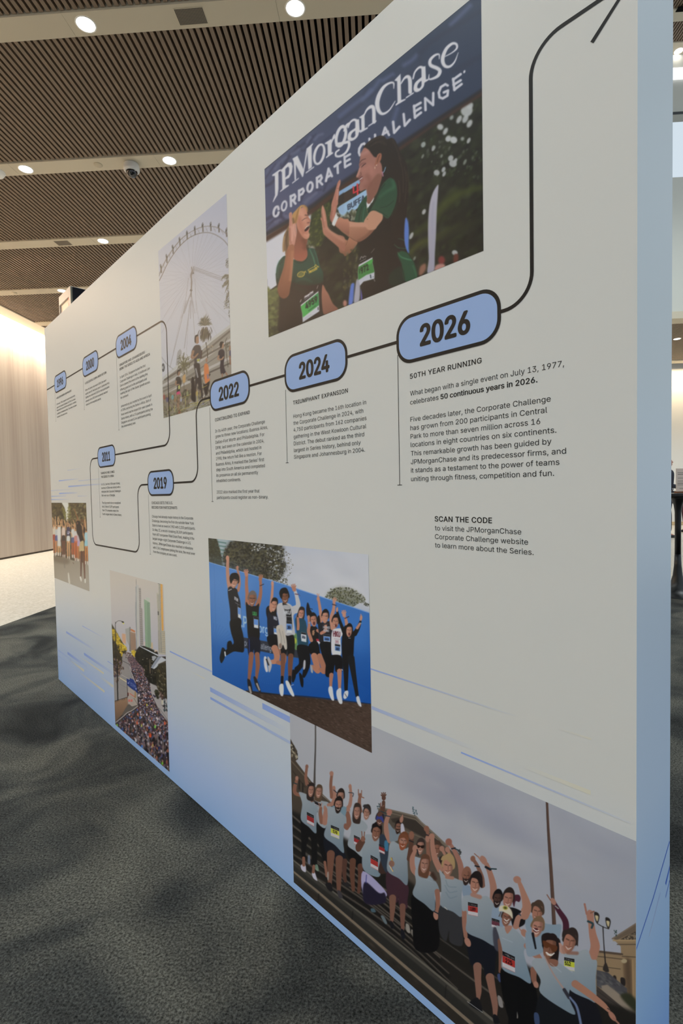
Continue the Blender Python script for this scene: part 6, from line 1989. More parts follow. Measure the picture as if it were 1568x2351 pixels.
def paint_city():
    K = Canvas(248, 1305, 398, 1790, (176, 172, 168))
    Q, R_ = (245, 1310, 9.406), (250, 1530, 9.04)
    K.crop(*Q)
    K.P("0,0 1458,0 1458,2400 0,2400", (178, 174, 168), 0, sm=0, g=((166, 167, 178), (700, 200), (700, 1700)))
    # skyline
    K.P("620,680 632,680 650,1700 640,1700", (120, 128, 132), 4, sm=0); K.L("636,180 634,350", 6, (120, 116, 116), 3)
    K.P("640,300 690,320 700,1640 650,1680", (168, 170, 168), 3, sm=0); K.P("624,350 642,340 656,1690 640,1690", (130, 136, 142), 3, sm=0)
    K.P("695,370 738,375 745,800 772,830 790,1600 725,1640 705,900", (136, 132, 130), 3, sm=0)
    for i in range(62):
        y = 390 + i * 20
        K.L(f"{700 + i * .5},{y} {738 + max(0, i - 20) * 1.2},{y - 4}", 6, (98, 96, 98) if i % 2 else (176, 172, 168), 3, .8)
    K.P("845,575 930,590 930,700 850,660", (168, 176, 168), 4, sm=0)
    K.P("808,615 850,640 930,690 960,1640 900,1680 835,1640", (128, 154, 132), 3, sm=0)
    for i in range(52):
        y = 700 + i * 19
        K.L(f"{870 + i * .3},{y} {930 + i * .5},{y - 8}", 6, (74, 88, 80), 3, .7)
        K.L(f"{820 + i * .3},{y} {838 + i * .3},{y}", 5, (92, 112, 98), 3, .6)
    K.P("1075,480 1118,490 1112,255 1160,265 1180,1300 1240,1300 1280,1330 1290,1820 1120,1800 1100,900", (166, 164, 152), 3, sm=0)
    K.P("1162,265 1202,275 1232,1290 1190,1300 1175,900", (200, 152, 78), 3, sm=0)
    K.P("1110,255 1160,262 1160,290 1110,285", (96, 90, 96), 3, sm=0)
    for i in range(74):
        y = 300 + i * 20
        if y > 500:
            K.L(f"{1092 + i * .4},{y} {1122 + i * .3},{y + 3}", 7, (110, 112, 106) if y < 1300 else (70, 72, 76), 3, .8)
        K.L(f"{1132 + i * .4},{y} {1160 + i * .4},{y + 3}", 7, (88, 88, 96) if y < 1350 else (62, 64, 72), 3, .8)
        if y < 1290:
            K.L(f"{1176 + i * .5},{y} {1202 + i * .5},{y + 3}", 4, (164, 118, 60), 3, .6)
        else:
            K.L(f"{1180 + i * .3},{y} {1270 + i * .3},{y + 8}", 6, (84, 80, 76) if i % 2 else (170, 150, 110), 3, .8)
    K.P("1100,880 1128,880 1130,960 1102,955", (72, 70, 68), 4, sm=0)
    K.P("330,1360 410,1370 415,1600 340,1540", (190, 154, 126), 5, sm=0); K.P("400,1260 500,1230 520,1700 430,1500", (150, 152, 150), 4, sm=0); K.P("490,1215 515,1215 530,1760 490,1740", (120, 118, 116), 3, sm=0)
    K.P("505,1300 620,1340 640,1740 520,1720", (146, 124, 108), 3, sm=0); K.P("520,1250 615,1300 615,1340 525,1300", (176, 116, 76), 3, sm=0); K.L("505,1310 620,1345", 10, (186, 182, 180), 3)
    for i in range(14):
        K.L(f"520,{1380 + i * 24} 625,{1396 + i * 24}", 5, (112, 94, 82), 3, .6)
    K.P("960,1560 990,1550 1000,1700 960,1680", (180, 160, 130), 5, sm=0); K.P("800,1530 830,1540 830,1640 800,1620", (190, 176, 172), 5, sm=0); K.P("1040,1700 1100,1730 1100,1790 1040,1760", (190, 172, 150), 5, sm=0)
    # trees
    K.P("60,2000 330,1900 1310,1850 1400,1850 1400,4600 60,4600", (62, 57, 56), 4, sm=0)
    K.P("70,1085 110,1150 170,1250 300,1480 440,1720 340,1900 300,2400 60,2400", (60, 54, 36), 6, sm=0)
    K.D("120,1260 170,1290 270,1430 300,1560 410,1640 430,1710 340,1720 330,1880 270,1700 210,1600 150,1500 125,1380", 260, [(190, 166, 50), (170, 146, 44), (206, 184, 70), (140, 120, 44)], (10, 26), .7, 60, 50, .85, .5, 1)
    K.D("130,1500 260,1600 330,1900 300,2300 160,2300", 120, [(46, 40, 32), (70, 60, 40), (60, 54, 44)], (12, 34), .5, 80, 30, .8, .5, 2)
    K.L("185,1110 190,1400 205,2400", (14, 14, 18), (38, 36, 36), 3); K.L("185,1150 230,1090 300,1085 350,1110", (8, 9, 9, 16), (44, 42, 42), 3); K.P("320,1095 360,1095 375,1130 340,1130", (40, 38, 38), 3); K.E(365, 1142, 16, 14, (220, 200, 90), 0, 4)
    K.D("540,1720 600,1720 640,1780 620,1860 560,1820", 30, [(196, 172, 50), (160, 140, 50)], (12, 24), .8, 0, 90, .9, .5, 3)
    K.P("640,1740 700,1650 800,1630 860,1650 960,1690 1040,1760 1110,1800 1110,2400 800,2400 620,1900", (34, 33, 28), 10)
    K.D("640,1720 720,1650 960,1690 1100,1800 1100,2350 800,2350 640,1950", 220, [(44, 42, 34), (30, 28, 24), (54, 50, 38), (26, 26, 24)], (12, 34), .7, 60, 60, .7, .5, 4)
    K.D("650,1850 1050,1880 1050,2340 820,2340", 26, [(190, 180, 160), (150, 140, 120), (120, 116, 104)], (5, 12), .8, 0, 90, .9, .5, 5)
    # crowd far, street
    K.P("340,1800 420,1780 470,1900 560,2400 230,2400 330,2000", (134, 132, 134), 6, sm=0)
    K.P("450,1860 560,1820 660,1960 800,2120 820,2400 570,2400 500,2050", (86, 74, 80), 6, sm=0)
    K.D("380,1760 540,1780 560,1860 420,1900", 60, [(110, 90, 80), (150, 140, 140), (70, 60, 60)], (6, 16), .8, 0, 90, .8, .5, 6)
    K.D("450,1880 560,1840 660,1980 800,2120 840,2400 590,2400 500,2050", 900, [(70, 60, 70), (110, 92, 96), (150, 130, 130), (60, 52, 66), (130, 84, 84), (90, 84, 104)], (4, 11), .9, 0, 90, .9, .5, 7)
    K.L("490,1990 560,2250 600,2400", 8, (176, 176, 178), 3); K.L("330,1940 500,2030", 7, (50, 48, 50), 3)
    K.P("720,1630 1120,1820 1110,1850 715,1645", (176, 182, 190), 3, sm=0)
    K.P("975,1850 1040,1840 1080,1870 1010,1960 985,1920", (150, 154, 160), 4, sm=0)
    K.P("1100,1860 1180,1870 1240,1920 990,2120 955,2090", (132, 140, 154), 4, sm=0); K.P("1180,1860 1300,1930 1250,1960 1020,2130 1000,2110", (172, 178, 186), 4, sm=0)
    K.P("1110,2020 1340,1920 1350,2400 1120,2400", (80, 76, 68), 6, sm=0); K.D("1100,2180 1310,2120 1310,2400 1080,2400", 80, [(52, 50, 38), (70, 66, 46), (40, 38, 32)], (12, 30), .6, 70, 40, .8, .5, 8)
    K.D("1090,2140 1150,2140 1150,2200 1090,2200", 8, [(220, 196, 120)], (8, 14), .9, 0, 90, .9, .5, 9)
    K.L("985,2130 985,2400", 8, (70, 66, 62), 3); K.P("925,1940 945,1940 950,2200 930,2200", (90, 80, 70), 4)
    K.D("150,1900 330,1960 300,2400 160,2400", 160, [(110, 90, 76), (150, 130, 116), (60, 50, 46), (84, 76, 100)], (6, 26), .4, 85, 20, .8, .5, 10)
    # lower half
    K.crop(*R_)
    K.P("60,250 330,0 420,60 520,300 600,430 600,800 300,800 60,780", (138, 136, 136), 5, sm=0)
    K.D("110,0 330,0 230,200 180,360 110,280", 110, [(66, 54, 46), (120, 96, 80), (90, 74, 64), (150, 136, 124), (70, 64, 90)], (8, 30), .4, 85, 20, .8, .5, 11)
    K.L("230,235 400,340", 20, (190, 180, 150), 5); K.L("260,170 380,240", 6, (176, 176, 178), 3); K.L("170,0 185,700", 22, (34, 33, 34), 3)
    K.L("430,0 470,150 560,360", 9, (180, 180, 182), 3); K.L("220,360 400,460", 3, (100, 98, 98), 3, .7)
    K.P("370,250 430,280 440,240 520,280 540,330 605,420 605,560 500,490 375,380", (42, 60, 120), 4, sm=0); K.T("WELCOME RUNNERS", (410, 330), (560, 440), (415, 295), (560, 400), (140, 150, 190), 0, 4); K.T("CORPORATE", (440, 395), (540, 455), (440, 365), (545, 425), (130, 140, 180), 0, 4)
    K.E(405, 345, 14, 18, (130, 140, 180), 0, 4); K.E(565, 465, 14, 18, (130, 140, 180), 0, 4)
    K.L("380,370 385,640", 9, (50, 46, 46), 3)
    K.P("400,420 560,520 600,800 480,840 400,760", (158, 150, 144), 8, sm=0); K.L("435,560 550,640", 12, (196, 92, 70), 4); K.L("520,660 590,780", 6, (80, 72, 66), 3); K.P("540,520 560,520 560,640 535,640", (150, 120, 80), 5)
    K.E(400, 580, 14, 40, (96, 52, 52), 0, 4)
    for x in (412, 430, 460, 480):
        K.L(f"{x},690 {x},725", 14, (206, 92, 84), 5)
    K.P("80,728 250,690 385,640 400,800 280,1000 150,1130 80,1180", (136, 112, 92), 5, sm=0, g=((112, 92, 78), (200, 720), (200, 1050)))
    K.L("125,715 385,635", 10, (44, 40, 40), 3)
    for i in range(9):
        K.L(f"{140 + i * 30},{745 - i * 9} {140 + i * 30},{700 - i * 7}", 4, (44, 40, 40), 3)
    K.P("400,790 480,830 600,800 590,840 420,940 280,1010", (92, 88, 84), 8)
    # the runners filling the road
    K.P("600,60 760,200 850,340 900,560 1050,850 1300,1200 1330,2400 700,1830 400,1540 100,1250 100,1180 300,1020 600,830 610,600 560,330 470,100", (58, 50, 54), 10, sm=0)
    PAL = [(44, 40, 48), (62, 54, 62), (90, 76, 80), (120, 102, 104), (160, 152, 160), (60, 62, 96), (150, 92, 72), (84, 80, 70), (190, 186, 194), (110, 60, 64), (74, 92, 128), (36, 32, 36)]
    K.D("480,40 600,60 760,220 860,400 900,600 620,640 600,420", 900, PAL, (5, 13), .8, 0, 90, .9, .4, 12)
    K.D("610,560 900,560 1060,880 1220,1150 1230,1300 640,1000", 900, PAL, (8, 20), .6, 80, 30, .9, .4, 13)
    K.D("110,1180 600,860 1270,1200 1290,1750 900,1840 400,1500 110,1240", 950, PAL, (10, 28), .55, 85, 20, .88, .4, 14)
    K.D("480,1500 1280,1400 1300,2330 900,1980", 460, PAL + [(30, 28, 30)] * 6, (14, 40), .5, 88, 14, .88, .4, 15)
    for x, y, c, r in ((580, 1170, (206, 84, 50), 30), (860, 1430, (206, 80, 40), 34), (1160, 1180, (190, 84, 56), 26), (960, 1250, (110, 190, 80), 26), (170, 1220, (130, 190, 70), 22), (1110, 2010, (110, 180, 60), 26), (790, 800, (206, 206, 80), 18), (880, 880, (206, 206, 80), 14), (690, 1660, (60, 110, 190), 30), (650, 1060, (70, 110, 180), 24), (590, 900, (70, 100, 170), 20), (280, 1300, (50, 72, 130), 30), (680, 1230, (160, 160, 90), 26), (720, 1200, (180, 176, 190), 20), (770, 1370, (176, 176, 190), 24), (1060, 1380, (190, 190, 200), 26), (910, 1640, (160, 146, 90), 26), (790, 1000, (190, 190, 196), 18), (1020, 1090, (190, 190, 196), 18), (700, 1540, (186, 186, 192), 14), (840, 1270, (60, 92, 150), 24), (600, 990, (190, 96, 60), 20), (1050, 1690, (44, 52, 96), 30), (610, 1600, (130, 60, 52), 24), (950, 1930, (70, 116, 180), 18)):
        K.P(f"{x - r * .5},{y - r} {x + r * .5},{y - r} {x + r * .6},{y + r} {x - r * .6},{y + r}", c, 6, .95)
        K.E(x, y - r * 1.5, r * .35, r * .5, (150, 110, 90), 0, 5)
    for x, y0_, y1_ in ((560, 1050, 1350), (590, 1380, 1600), (700, 1330, 1700), (830, 1500, 1850), (1010, 1400, 1650), (1120, 1480, 1800)):
        K.L(f"{x},{y0_} {x + 14},{y1_}", 26, (118, 112, 112), 10, .7)
    K.L("140,1160 300,1030 380,960 480,910 600,820", 16, (168, 164, 162), 4); K.L("145,1185 310,1055 400,985 600,850", 8, (50, 46, 46), 4)
    # right-hand pavement
    K.P("850,340 960,390 1030,430 1030,520 1100,700 1290,1060 1290,1220 1100,1000 990,800 880,560", (150, 148, 150), 6, sm=0); K.L("1040,860 1240,1140", 8, (90, 88, 90), 3)
    K.D("970,480 1030,520 1040,650 1000,660 965,560", 40, [(40, 40, 32), (60, 60, 46)], (14, 30), .7, 0, 90, .9, .4, 16)
    K.D("1040,500 1140,540 1160,680 1060,640", 30, [(90, 66, 60), (130, 110, 100), (60, 50, 50)], (10, 24), .7, 0, 90, .85, .4, 17)
    K.P("1000,0 1260,0 1270,700 1100,560 1000,420", (54, 50, 38), 10, .8); K.D("1000,0 1200,0 1215,660 1100,560 1000,420", 120, [(46, 44, 34), (74, 68, 48), (40, 38, 32), (110, 104, 84)], (8, 26), .5, 80, 30, .8, .4, 18)
    K.P("1120,690 1180,660 1230,700 1230,900 1150,850", (150, 150, 154), 6, sm=0); K.D("1090,720 1230,720 1230,930 1130,930", 40, [(50, 46, 50), (176, 176, 180), (70, 66, 70), (60, 80, 84)], (10, 26), .6, 85, 30, .9, .4, 19); K.L("1160,640 1150,940", 10, (46, 44, 46), 3); K.P("920,580 970,620 960,650 925,620", (60, 56, 80), 4); K.P("1095,700 1125,710 1120,800 1095,780", (180, 176, 160), 4)
    K.soften(0.4)
    return K


def paint_steps():
    K = Canvas(655, 1625, 1470, 2380, (150, 154, 163))
    Kc, L_, M_, N_ = (640, 1600, 4.356), (840, 1780, 5.227), (1000, 1900, 5.213), (1180, 1820, 4.428)
    K.crop(0, 0, 1)
    K.P("640,1600 1480,1600 1480,2400 640,2400", (158, 161, 168), 0, sm=0, g=((146, 150, 160), (900, 1700), (1300, 2150)))
    K.P("930,1760 1060,1790 1160,1850 1240,1920 1180,1960 1080,1900 980,1840", (130, 134, 152), 60, .75)
    K.P("680,1660 860,1690 900,1760 760,1740", (164, 165, 170), 40, .6)
    K.P("1040,1850 1120,1890 1240,1990 1160,2000 1060,1920", (164, 166, 170), 40, .7)
    K.P("1250,1850 1330,1890 1460,1960 1460,2000 1300,1920", (142, 146, 158), 40, .7)
    K.P("860,1800 960,1830 1040,1880 1000,1900 880,1850", (162, 164, 170), 24, .6)
    K.D("900,1750 1450,1930 1450,2100 1100,2000", 40, [(140, 144, 156), (162, 164, 170), (150, 152, 160)], (20, 60), .35, 25, 10, .3, .9, 3)
    # temple behind
    K.crop(*L_)
    K.P("150,400 240,400 420,440 600,490 640,540 800,690 980,850 1120,1000 1120,1400 100,1400 130,700", (82, 74, 66), 6, sm=0)
    K.P("300,520 430,500 600,540 800,720 930,850 760,780 500,640 320,560", (56, 50, 46), 12, sm=0)
    K.L("150,395 240,402 430,448 600,492 660,560 820,700 990,860", (14, 18, 18, 18, 20, 20, 20), (110, 102, 92), 5, sm=0); K.L("250,440 430,485 595,528 800,720 960,850", 7, (120, 110, 96), 4, sm=0); K.L("300,640 500,680 800,800", 12, (104, 94, 82), 6)
    K.D("560,380 610,380 620,490 570,480", 20, [(60, 84, 92), (48, 66, 74)], (5, 12), .6, 80, 40, .9, .4, 2); K.D("130,330 170,340 165,420 125,410", 14, [(60, 76, 82)], (5, 12), .6, 80, 40, .9, .4, 4); K.D("1080,880 1140,900 1130,1000 1080,960", 30, [(50, 60, 66), (70, 70, 66)], (6, 16), .6, 40, 60, .9, .4, 5)
    K.crop(*Kc)
    K.P("70,380 120,425 185,540 190,620 170,640 330,850 440,990 500,1040 600,1100 200,1200 70,1200", (70, 62, 54), 6, sm=0); K.L("120,520 185,600", 16, (150, 144, 126), 6); K.L("125,640 340,880 510,1045", 10, (100, 90, 78), 4); K.L("140,740 260,900", 8, (50, 44, 40), 4)
    K.D("120,430 190,560 190,620 120,600", 24, [(96, 88, 74), (52, 48, 44), (160, 154, 136)], (6, 16), .6, 60, 30, .8, .4, 6)
    for x in (205, 240):
        K.L(f"{x},{830 + (x - 205)} {x},{920 + (x - 205)}", 12, (40, 36, 34), 4)
    K.L("367,270 366,500 360,700 356,880", (13, 14, 17, 22), (74, 70, 68), 3)
    K.crop(*N_)
    K.L("335,90 350,400 378,800 408,1340", (24, 27, 32, 40), (84, 66, 58), 3); K.L("328,95 345,500 374,1000 396,1340", 7, (56, 46, 44), 3, .7)
    # pediment and colonnade, right
    K.P("1000,1480 1250,1320 1260,2400 830,2400 830,1600 1090,1640 1085,1560", (130, 112, 88), 4, sm=0)
    K.P("1010,1480 1250,1320 1250,1400 1040,1500", (96, 84, 72), 4, sm=0); K.P("1080,1490 1250,1400 1250,1500", (62, 54, 48), 5, sm=0); K.D("1090,1480 1250,1420 1250,1500", 24, [(120, 108, 90), (80, 72, 60)], (6, 14), .8, 0, 90, .9, .4, 7)
    for a, w_, c in (("1000,1482 1250,1322", 14, (112, 100, 88)), ("1010,1500 1250,1500", 14, (150, 130, 100)), ("1050,1540 1250,1540", 10, (84, 72, 60)), ("840,1610 1100,1640", 18, (80, 68, 58)), ("840,1660 1100,1690", 8, (74, 62, 52)), ("850,1760 1080,1790", 8, (80, 68, 56)), ("1100,1660 1250,1670", 10, (80, 68, 56))):
        K.L(a, w_, c, 4, sm=0)
    for i in range(18):
        K.L(f"{860 + i * 13},{1625 + i * 1.6} {868 + i * 13},{1600 + i * 1.6}", 4, (74, 62, 54), 3)
    K.P("1105,1700 1200,1690 1220,2200 1130,2100", (108, 90, 70), 14, sm=0); K.P("1130,1700 1180,1720 1190,2100 1150,2000", (70, 58, 48), 30, .7); K.E(1120, 1710, 30, 22, (150, 138, 112), 0, 6); K.L("1205,1700 1215,2180", 12, (150, 126, 94), 8)
    K.P("1010,1860 1040,1870 1040,1950 1010,1940", (44, 38, 36), 4); K.P("1085,1880 1128,1890 1130,1960 1090,1950", (40, 36, 36), 4)
    K.P("840,1800 960,1830 1150,1990 1150,2120 1090,2110 840,1960", (70, 70, 74), 5, sm=0); K.D("840,1820 960,1840 1140,2000 1140,2110 850,1950", 60, [(84, 84, 86), (58, 58, 62), (96, 94, 92)], (14, 34), .4, 35, 8, .6, .5, 8)
    K.P("890,1960 950,1950 1240,2180 1250,2300 900,2100", (128, 118, 106), 8, sm=0); K.P("1080,2060 1170,2040 1250,2120 1250,2230 1180,2180", (48, 50, 38), 20)
    K.P("840,1960 1250,2300 1260,2400 840,2400", (64, 58, 54), 6, sm=0)
    for i in range(9):
        K.L(f"840,{2010 + i * 48} 1260,{2310 + i * 40}", 8, (46, 42, 40), 4, .8, sm=0)
    # lamp post
    K.L("904,1360 912,1520 930,1740 940,1800", (12, 10, 14, 40), (44, 40, 40), 3); K.P("905,1800 925,1730 945,1740 965,1820", (48, 44, 42), 4); K.L("850,1330 905,1362 962,1382", 8, (46, 42, 40), 3)
    for x, y in ((842, 1265), (956, 1320)):
        K.P(f"{x - 26},{y - 50} {x + 10},{y - 46} {x + 28},{y - 10} {x + 14},{y + 56} {x},{y + 62} {x - 18},{y + 20}", (44, 40, 38), 3); K.P(f"{x - 16},{y - 18} {x + 12},{y - 14} {x + 16},{y + 6} {x + 6},{y + 42} {x - 8},{y + 22}", (176, 164, 130), 5)
    K.D("1015,1385 1045,1400 1040,1450 1015,1440", 8, [(50, 64, 62)], (5, 12), .6, 60, 40, .9, .4, 9)
    # stone steps
    K.crop(0, 0, 1)
    K.P("640,1850 720,1880 900,1990 1100,2150 1300,2270 1480,2330 1480,2420 640,2420", (34, 32, 30), 8, sm=0)
    K.P("668,1860 675,1900 700,1960 900,2100 1100,2250 1300,2351 1000,2351 820,2200 668,2010", (38, 35, 33), 8, sm=0)
    for i in range(7):
        y = 1870 + i * 22
        K.L(f"668,{y} {780 + i * 20},{y + 95 + i * 8} {950 + i * 20},{y + 220 + i * 14}", (4, 4, 3), (104, 96, 88), 1.2, .8 - .05 * i)
        K.L(f"668,{y + 6} {780 + i * 20},{y + 102 + i * 8} {950 + i * 20},{y + 228 + i * 14}", 7, (24, 23, 23), 3, .6)
    K.P("650,1985 674,2001 732,2049 858,2157 1018,2294 1110,2370 1020,2390 860,2230 740,2110 650,2040", (47, 43, 39), 3, sm=0)
    K.P("660,1962 740,2028 842,2107 1024,2254 1150,2356 1150,2390 1018,2300 858,2164 732,2056 660,2000", (60, 58, 54), 2, sm=0)
    K.P("664,1978 740,2040 848,2124 1024,2268 1130,2360 1090,2370 1018,2290 858,2153 732,2045 664,1994", (44, 43, 41), 2, sm=0)
    K.L("660,1991 674,2001 732,2049 858,2157 1018,2294 1110,2374", (4, 4, 5, 6, 7, 8), (116, 104, 90), 1.0, sm=0)
    K.L("660,1964 740,2028 842,2107 1024,2254 1160,2364", (3, 3, 4, 5, 6), (94, 90, 82), 1.0, sm=0)
    K.L("664,1934 760,2004 880,2094 1060,2230 1230,2356", (2.5, 3, 3, 4, 5), (82, 76, 70), 1.2, .9, sm=0)
    K.L("664,1912 780,1992 900,2078 1090,2210 1300,2356", (2, 2.5, 3, 3, 4), (70, 66, 62), 1.2, .8, sm=0)
    K.D("670,2010 740,2062 900,2200 1080,2360 1000,2360 850,2230 700,2080", 120, [(58, 52, 46), (40, 37, 34), (66, 60, 52)], (3, 9), .3, 40, 10, .5, .7, 31)
    for a in ((732, 2052, 730, 2070), (810, 2092, 808, 2110), (1024, 2262, 1022, 2288)):
        K.L(f"{a[0]},{a[1]} {a[2]},{a[3]}", 1.6, (26, 24, 24), 1)
    SH, SHD = (137, 146, 153), (114, 125, 134)
    SKL, SKM, SKD_ = (150, 112, 98), (124, 88, 74), (86, 60, 50)
    BLK = (22, 21, 23)

    def shirt(s_, g_=None, c=SH):
        K.P(s_, c, 4, g=g_ or None)

    def bibs(x, y, w_, h_, k, c=(136, 44, 46), num=None):
        K.P(f"{x},{y} {x + w_},{y + k} {x + w_ + 2},{y + h_ + k} {x},{y + h_}", (176, 172, 176), 2, sm=0)
        K.P(f"{x},{y} {x + w_},{y + k} {x + w_},{y + h_ * .27 + k} {x},{y + h_ * .27}", (26, 25, 27), 2, sm=0)
        K.P(f"{x},{y + h_ * .28} {x + w_},{y + h_ * .28 + k} {x + w_ + 1},{y + h_ * .7 + k} {x},{y + h_ * .7}", c, 2, sm=0)
        K.T("J.P.Morgan", (x + w_ * .08, y + h_ * .2 + k * .08), (x + w_ * .9, y + h_ * .2 + k * .9), (x + w_ * .08, y + h_ * .08 + k * .08), (x + w_ * .9, y + h_ * .08 + k * .9), (150, 148, 150), 0, 1)
        if num:
            K.T(num, (x + w_ * .25, y + h_ * .62 + k * .25), (x + w_ * .78, y + h_ * .62 + k * .78), (x + w_ * .25, y + h_ * .36 + k * .25), (x + w_ * .78, y + h_ * .36 + k * .78), (40, 24, 26), 0.03, 2)
        K.L(f"{x + 3},{y + h_ - 3} {x + w_},{y + h_ - 3 + k}", 3, c, 2, .8)

    K.crop(*Kc)
    # woman, far left
    K.L("280,700 270,800 282,870", (26, 28, 36), SKM, 3); K.E(282, 695, 15, 20, SKM, 0, 3)
    K.L("180,830 160,900 165,960 225,985", (30, 36, 36, 34), SKM, 3); K.E(182, 812, 16, 22, SKL, 0, 3); K.L("148,858 180,870", 10, (40, 60, 66), 3)
    K.P("228,1230 376,1360 385,1500 380,1690 332,1680 325,1450 300,1400 270,1540 266,1640 232,1610 225,1400", BLK, 4)
    shirt("205,950 300,985 340,1040 400,1100 380,1180 376,1362 300,1300 222,1225 235,1080 220,1010", ((110, 124, 136), (260, 1000), (360, 1330)))
    K.P("296,980 360,1000 330,1055", SKM, 4)
    face(K, 322, 935, 30, 62, 6, SKL, (46, 38, 36), 'long'); K.L("288,880 350,880", 9, (40, 36, 40), 4)
    bibs(282, 1150, 70, 110, 36)
    K.P("225,1680 265,1675 272,1748 240,1740 222,1710", (178, 176, 190), 3); K.P("332,1760 355,1740 385,1830 380,1838 345,1810", (178, 176, 190), 3); K.L("248,1610 250,1680", 30, SKM, 3); K.L("350,1690 345,1750", 28, SKM, 3); K.P("292,1590 312,1590 315,1670 292,1660", (120, 130, 150), 4, .8); K.P("365,1680 390,1680 400,1740 370,1730", (130, 160, 140), 4, .7)
    # woman behind
    K.P("380,1260 470,1310 500,1500 495,1740 460,1680 400,1480", BLK, 5); K.L("460,1650 480,1790", 26, SKM, 4)
    shirt("350,1000 400,1030 440,1040 500,1060 480,1130 470,1310 385,1250 390,1120")
    face(K, 400, 950, 30, 58, 8, SKL, (84, 68, 54), 'long'); bibs(362, 1040, 60, 40, 30, (30, 28, 32))
    K.L("430,1250 415,1160 420,1110", (44, 36, 28), SKM, 3); K.L("410,1100 400,1060", 8, SKL, 2); K.L("420,1100 430,1060", 8, SKL, 2)
    # bearded man with the yellow number
    K.L("530,770 520,880 530,1000", (28, 30, 36), SKM, 3); K.E(528, 765, 20, 24, SKL, 0, 3)
    K.L("552,920 560,980 540,1060 500,1080", (28, 34, 38, 38), SKL, 3); K.E(552, 910, 16, 22, SKL, 0, 3); K.L("550,930 585,960", 8, (40, 50, 62), 3)
    K.L("715,900 722,1000 710,1080 690,1110", (26, 30, 36, 40), SKL, 3); K.E(714, 895, 15, 24, SKL, 0, 3); K.L("700,955 745,962 740,995", 7, (40, 50, 62), 3)
    shirt("540,1090 680,1105 680,1200 640,1250 560,1200", None, (108, 132, 146))
    face(K, 618, 1000, 34, 66, 6, SKL, (44, 36, 34))
    K.P("462,1400 655,1545 650,1640 560,1640 555,1570 470,1560", (26, 28, 36), 4)
    K.L("520,1570 515,1700 510,1870", (80, 62, 40), (104, 74, 62), 4); K.L("605,1620 600,1760 600,1940", (76, 60, 38), (104, 74, 62), 4)
    shirt("478,1100 560,1110 660,1190 690,1210 660,1300 645,1440 650,1562 560,1480 456,1395 480,1280 490,1200", ((108, 124, 136), (530, 1150), (620, 1500)))
    K.L("470,1120 465,1190 460,1260", (30, 50, 46), SKL, 3); K.E(462, 1110, 14, 24, SKL, 0, 3)
    K.L("690,1180 712,1260 670,1300", (44, 46, 40), SKM, 3); K.E(668, 1290, 18, 26, SKM, 0, 3)
    face(K, 596, 1085, 37, 70, 6, SKL, (34, 28, 28), 'short', 0, (40, 32, 30))
    bibs(522, 1280, 82, 108, 34, (176, 180, 70), '570')
    K.P("465,1870 520,1860 540,1940 500,1935", (34, 32, 34), 3); K.P("585,1940 615,1940 640,2010 600,2004", (60, 58, 62), 3); K.P("640,1830 690,1860 710,1900 650,1880", (40, 38, 40), 4); K.P("485,1760 500,1750 500,1830 485,1820", (150, 150, 146), 4, .7)
    K.L("660,1640 655,1760 665,1840", (50, 40, 30), (80, 56, 48), 4)
    # woman, man with cap
    K.L("812,990 805,1060 815,1140", (30, 34, 42), SKM, 3); K.L("797,980 795,925", 9, SKM, 2); K.L("826,980 828,935", 9, SKM, 2); K.L("830,1000 850,1008", 10, SKM, 2); K.E(815, 985, 18, 24, SKM, 0, 3)
    face(K, 880, 1160, 33, 66, 8, SKL, (44, 38, 36)); K.P("845,1100 852,1078 885,1080 915,1130 920,1170 890,1120", (48, 46, 48), 4)
    K.P("692,1500 845,1600 840,1720 790,1690 740,1650 695,1600", BLK, 4); K.L("740,1640 735,1780 745,1930", (62, 50, 34), (92, 64, 52), 4); K.L("815,1690 815,1800 800,1950", (54, 46, 32), (88, 60, 50), 4)
    shirt("700,1180 760,1230 830,1230 890,1300 840,1400 850,1600 760,1540 690,1480 720,1360 715,1280")
    face(K, 782, 1150, 33, 70, 4, SKL, (54, 44, 40), 'long')
    K.E(695, 1130, 20, 26, SKL, 0, 3); K.L("680,1150 715,1150", 10, (150, 150, 154), 3); K.L("690,1160 700,1260 680,1310", (34, 50, 40), SKM, 3); bibs(752, 1380, 58, 90, 28)
    # young man with the V sign
    K.P("842,1740 1060,1930 1055,2010 860,2010", (150, 146, 178), 4); K.P("860,1850 1000,1960 1060,1960 1060,2060 860,2060", (36, 32, 48), 10); K.L("876,1780 872,1860", 8, (60, 66, 130), 3)
    shirt("850,1385 950,1380 1030,1440 1055,1560 1025,1680 1000,1800 850,1730 835,1560 845,1480", ((112, 128, 140), (880, 1420), (980, 1760)))
    K.L("845,1420 790,1490 800,1530 850,1450", (40, 44, 34, 26), SKD_, 3); K.E(842, 1420, 22, 28, SKM, 0, 3); K.L("835,1400 828,1345", 10, SKM, 2); K.L("852,1400 858,1350", 10, SKM, 2)
    face(K, 975, 1355, 44, 84, 10, SKM, (26, 22, 24)); K.P("935,1310 940,1270 985,1265 1030,1290 1025,1330 985,1300", (28, 24, 26), 4)
    bibs(920, 1580, 72, 118, 40, (150, 50, 48)); K.L("1040,1640 1020,1740 1080,1740", (50, 48, 40), (60, 44, 40), 4)
    face(K, 1010, 1225, 36, 60, 4, (96, 68, 60), (36, 34, 48)); K.P("975,1230 982,1190 1015,1180 1045,1215 1048,1260 1010,1220", (54, 60, 120), 4)
    K.P("1010,1390 1080,1400 1100,1500 1090,1760 1020,1640", (48, 56, 68), 5); K.P("1060,1440 1095,1450 1090,1540 1060,1520", (60, 110, 140), 6); bibs(1003, 1470, 55, 78, 26)
    # second part: middle
    K.crop(*L_)
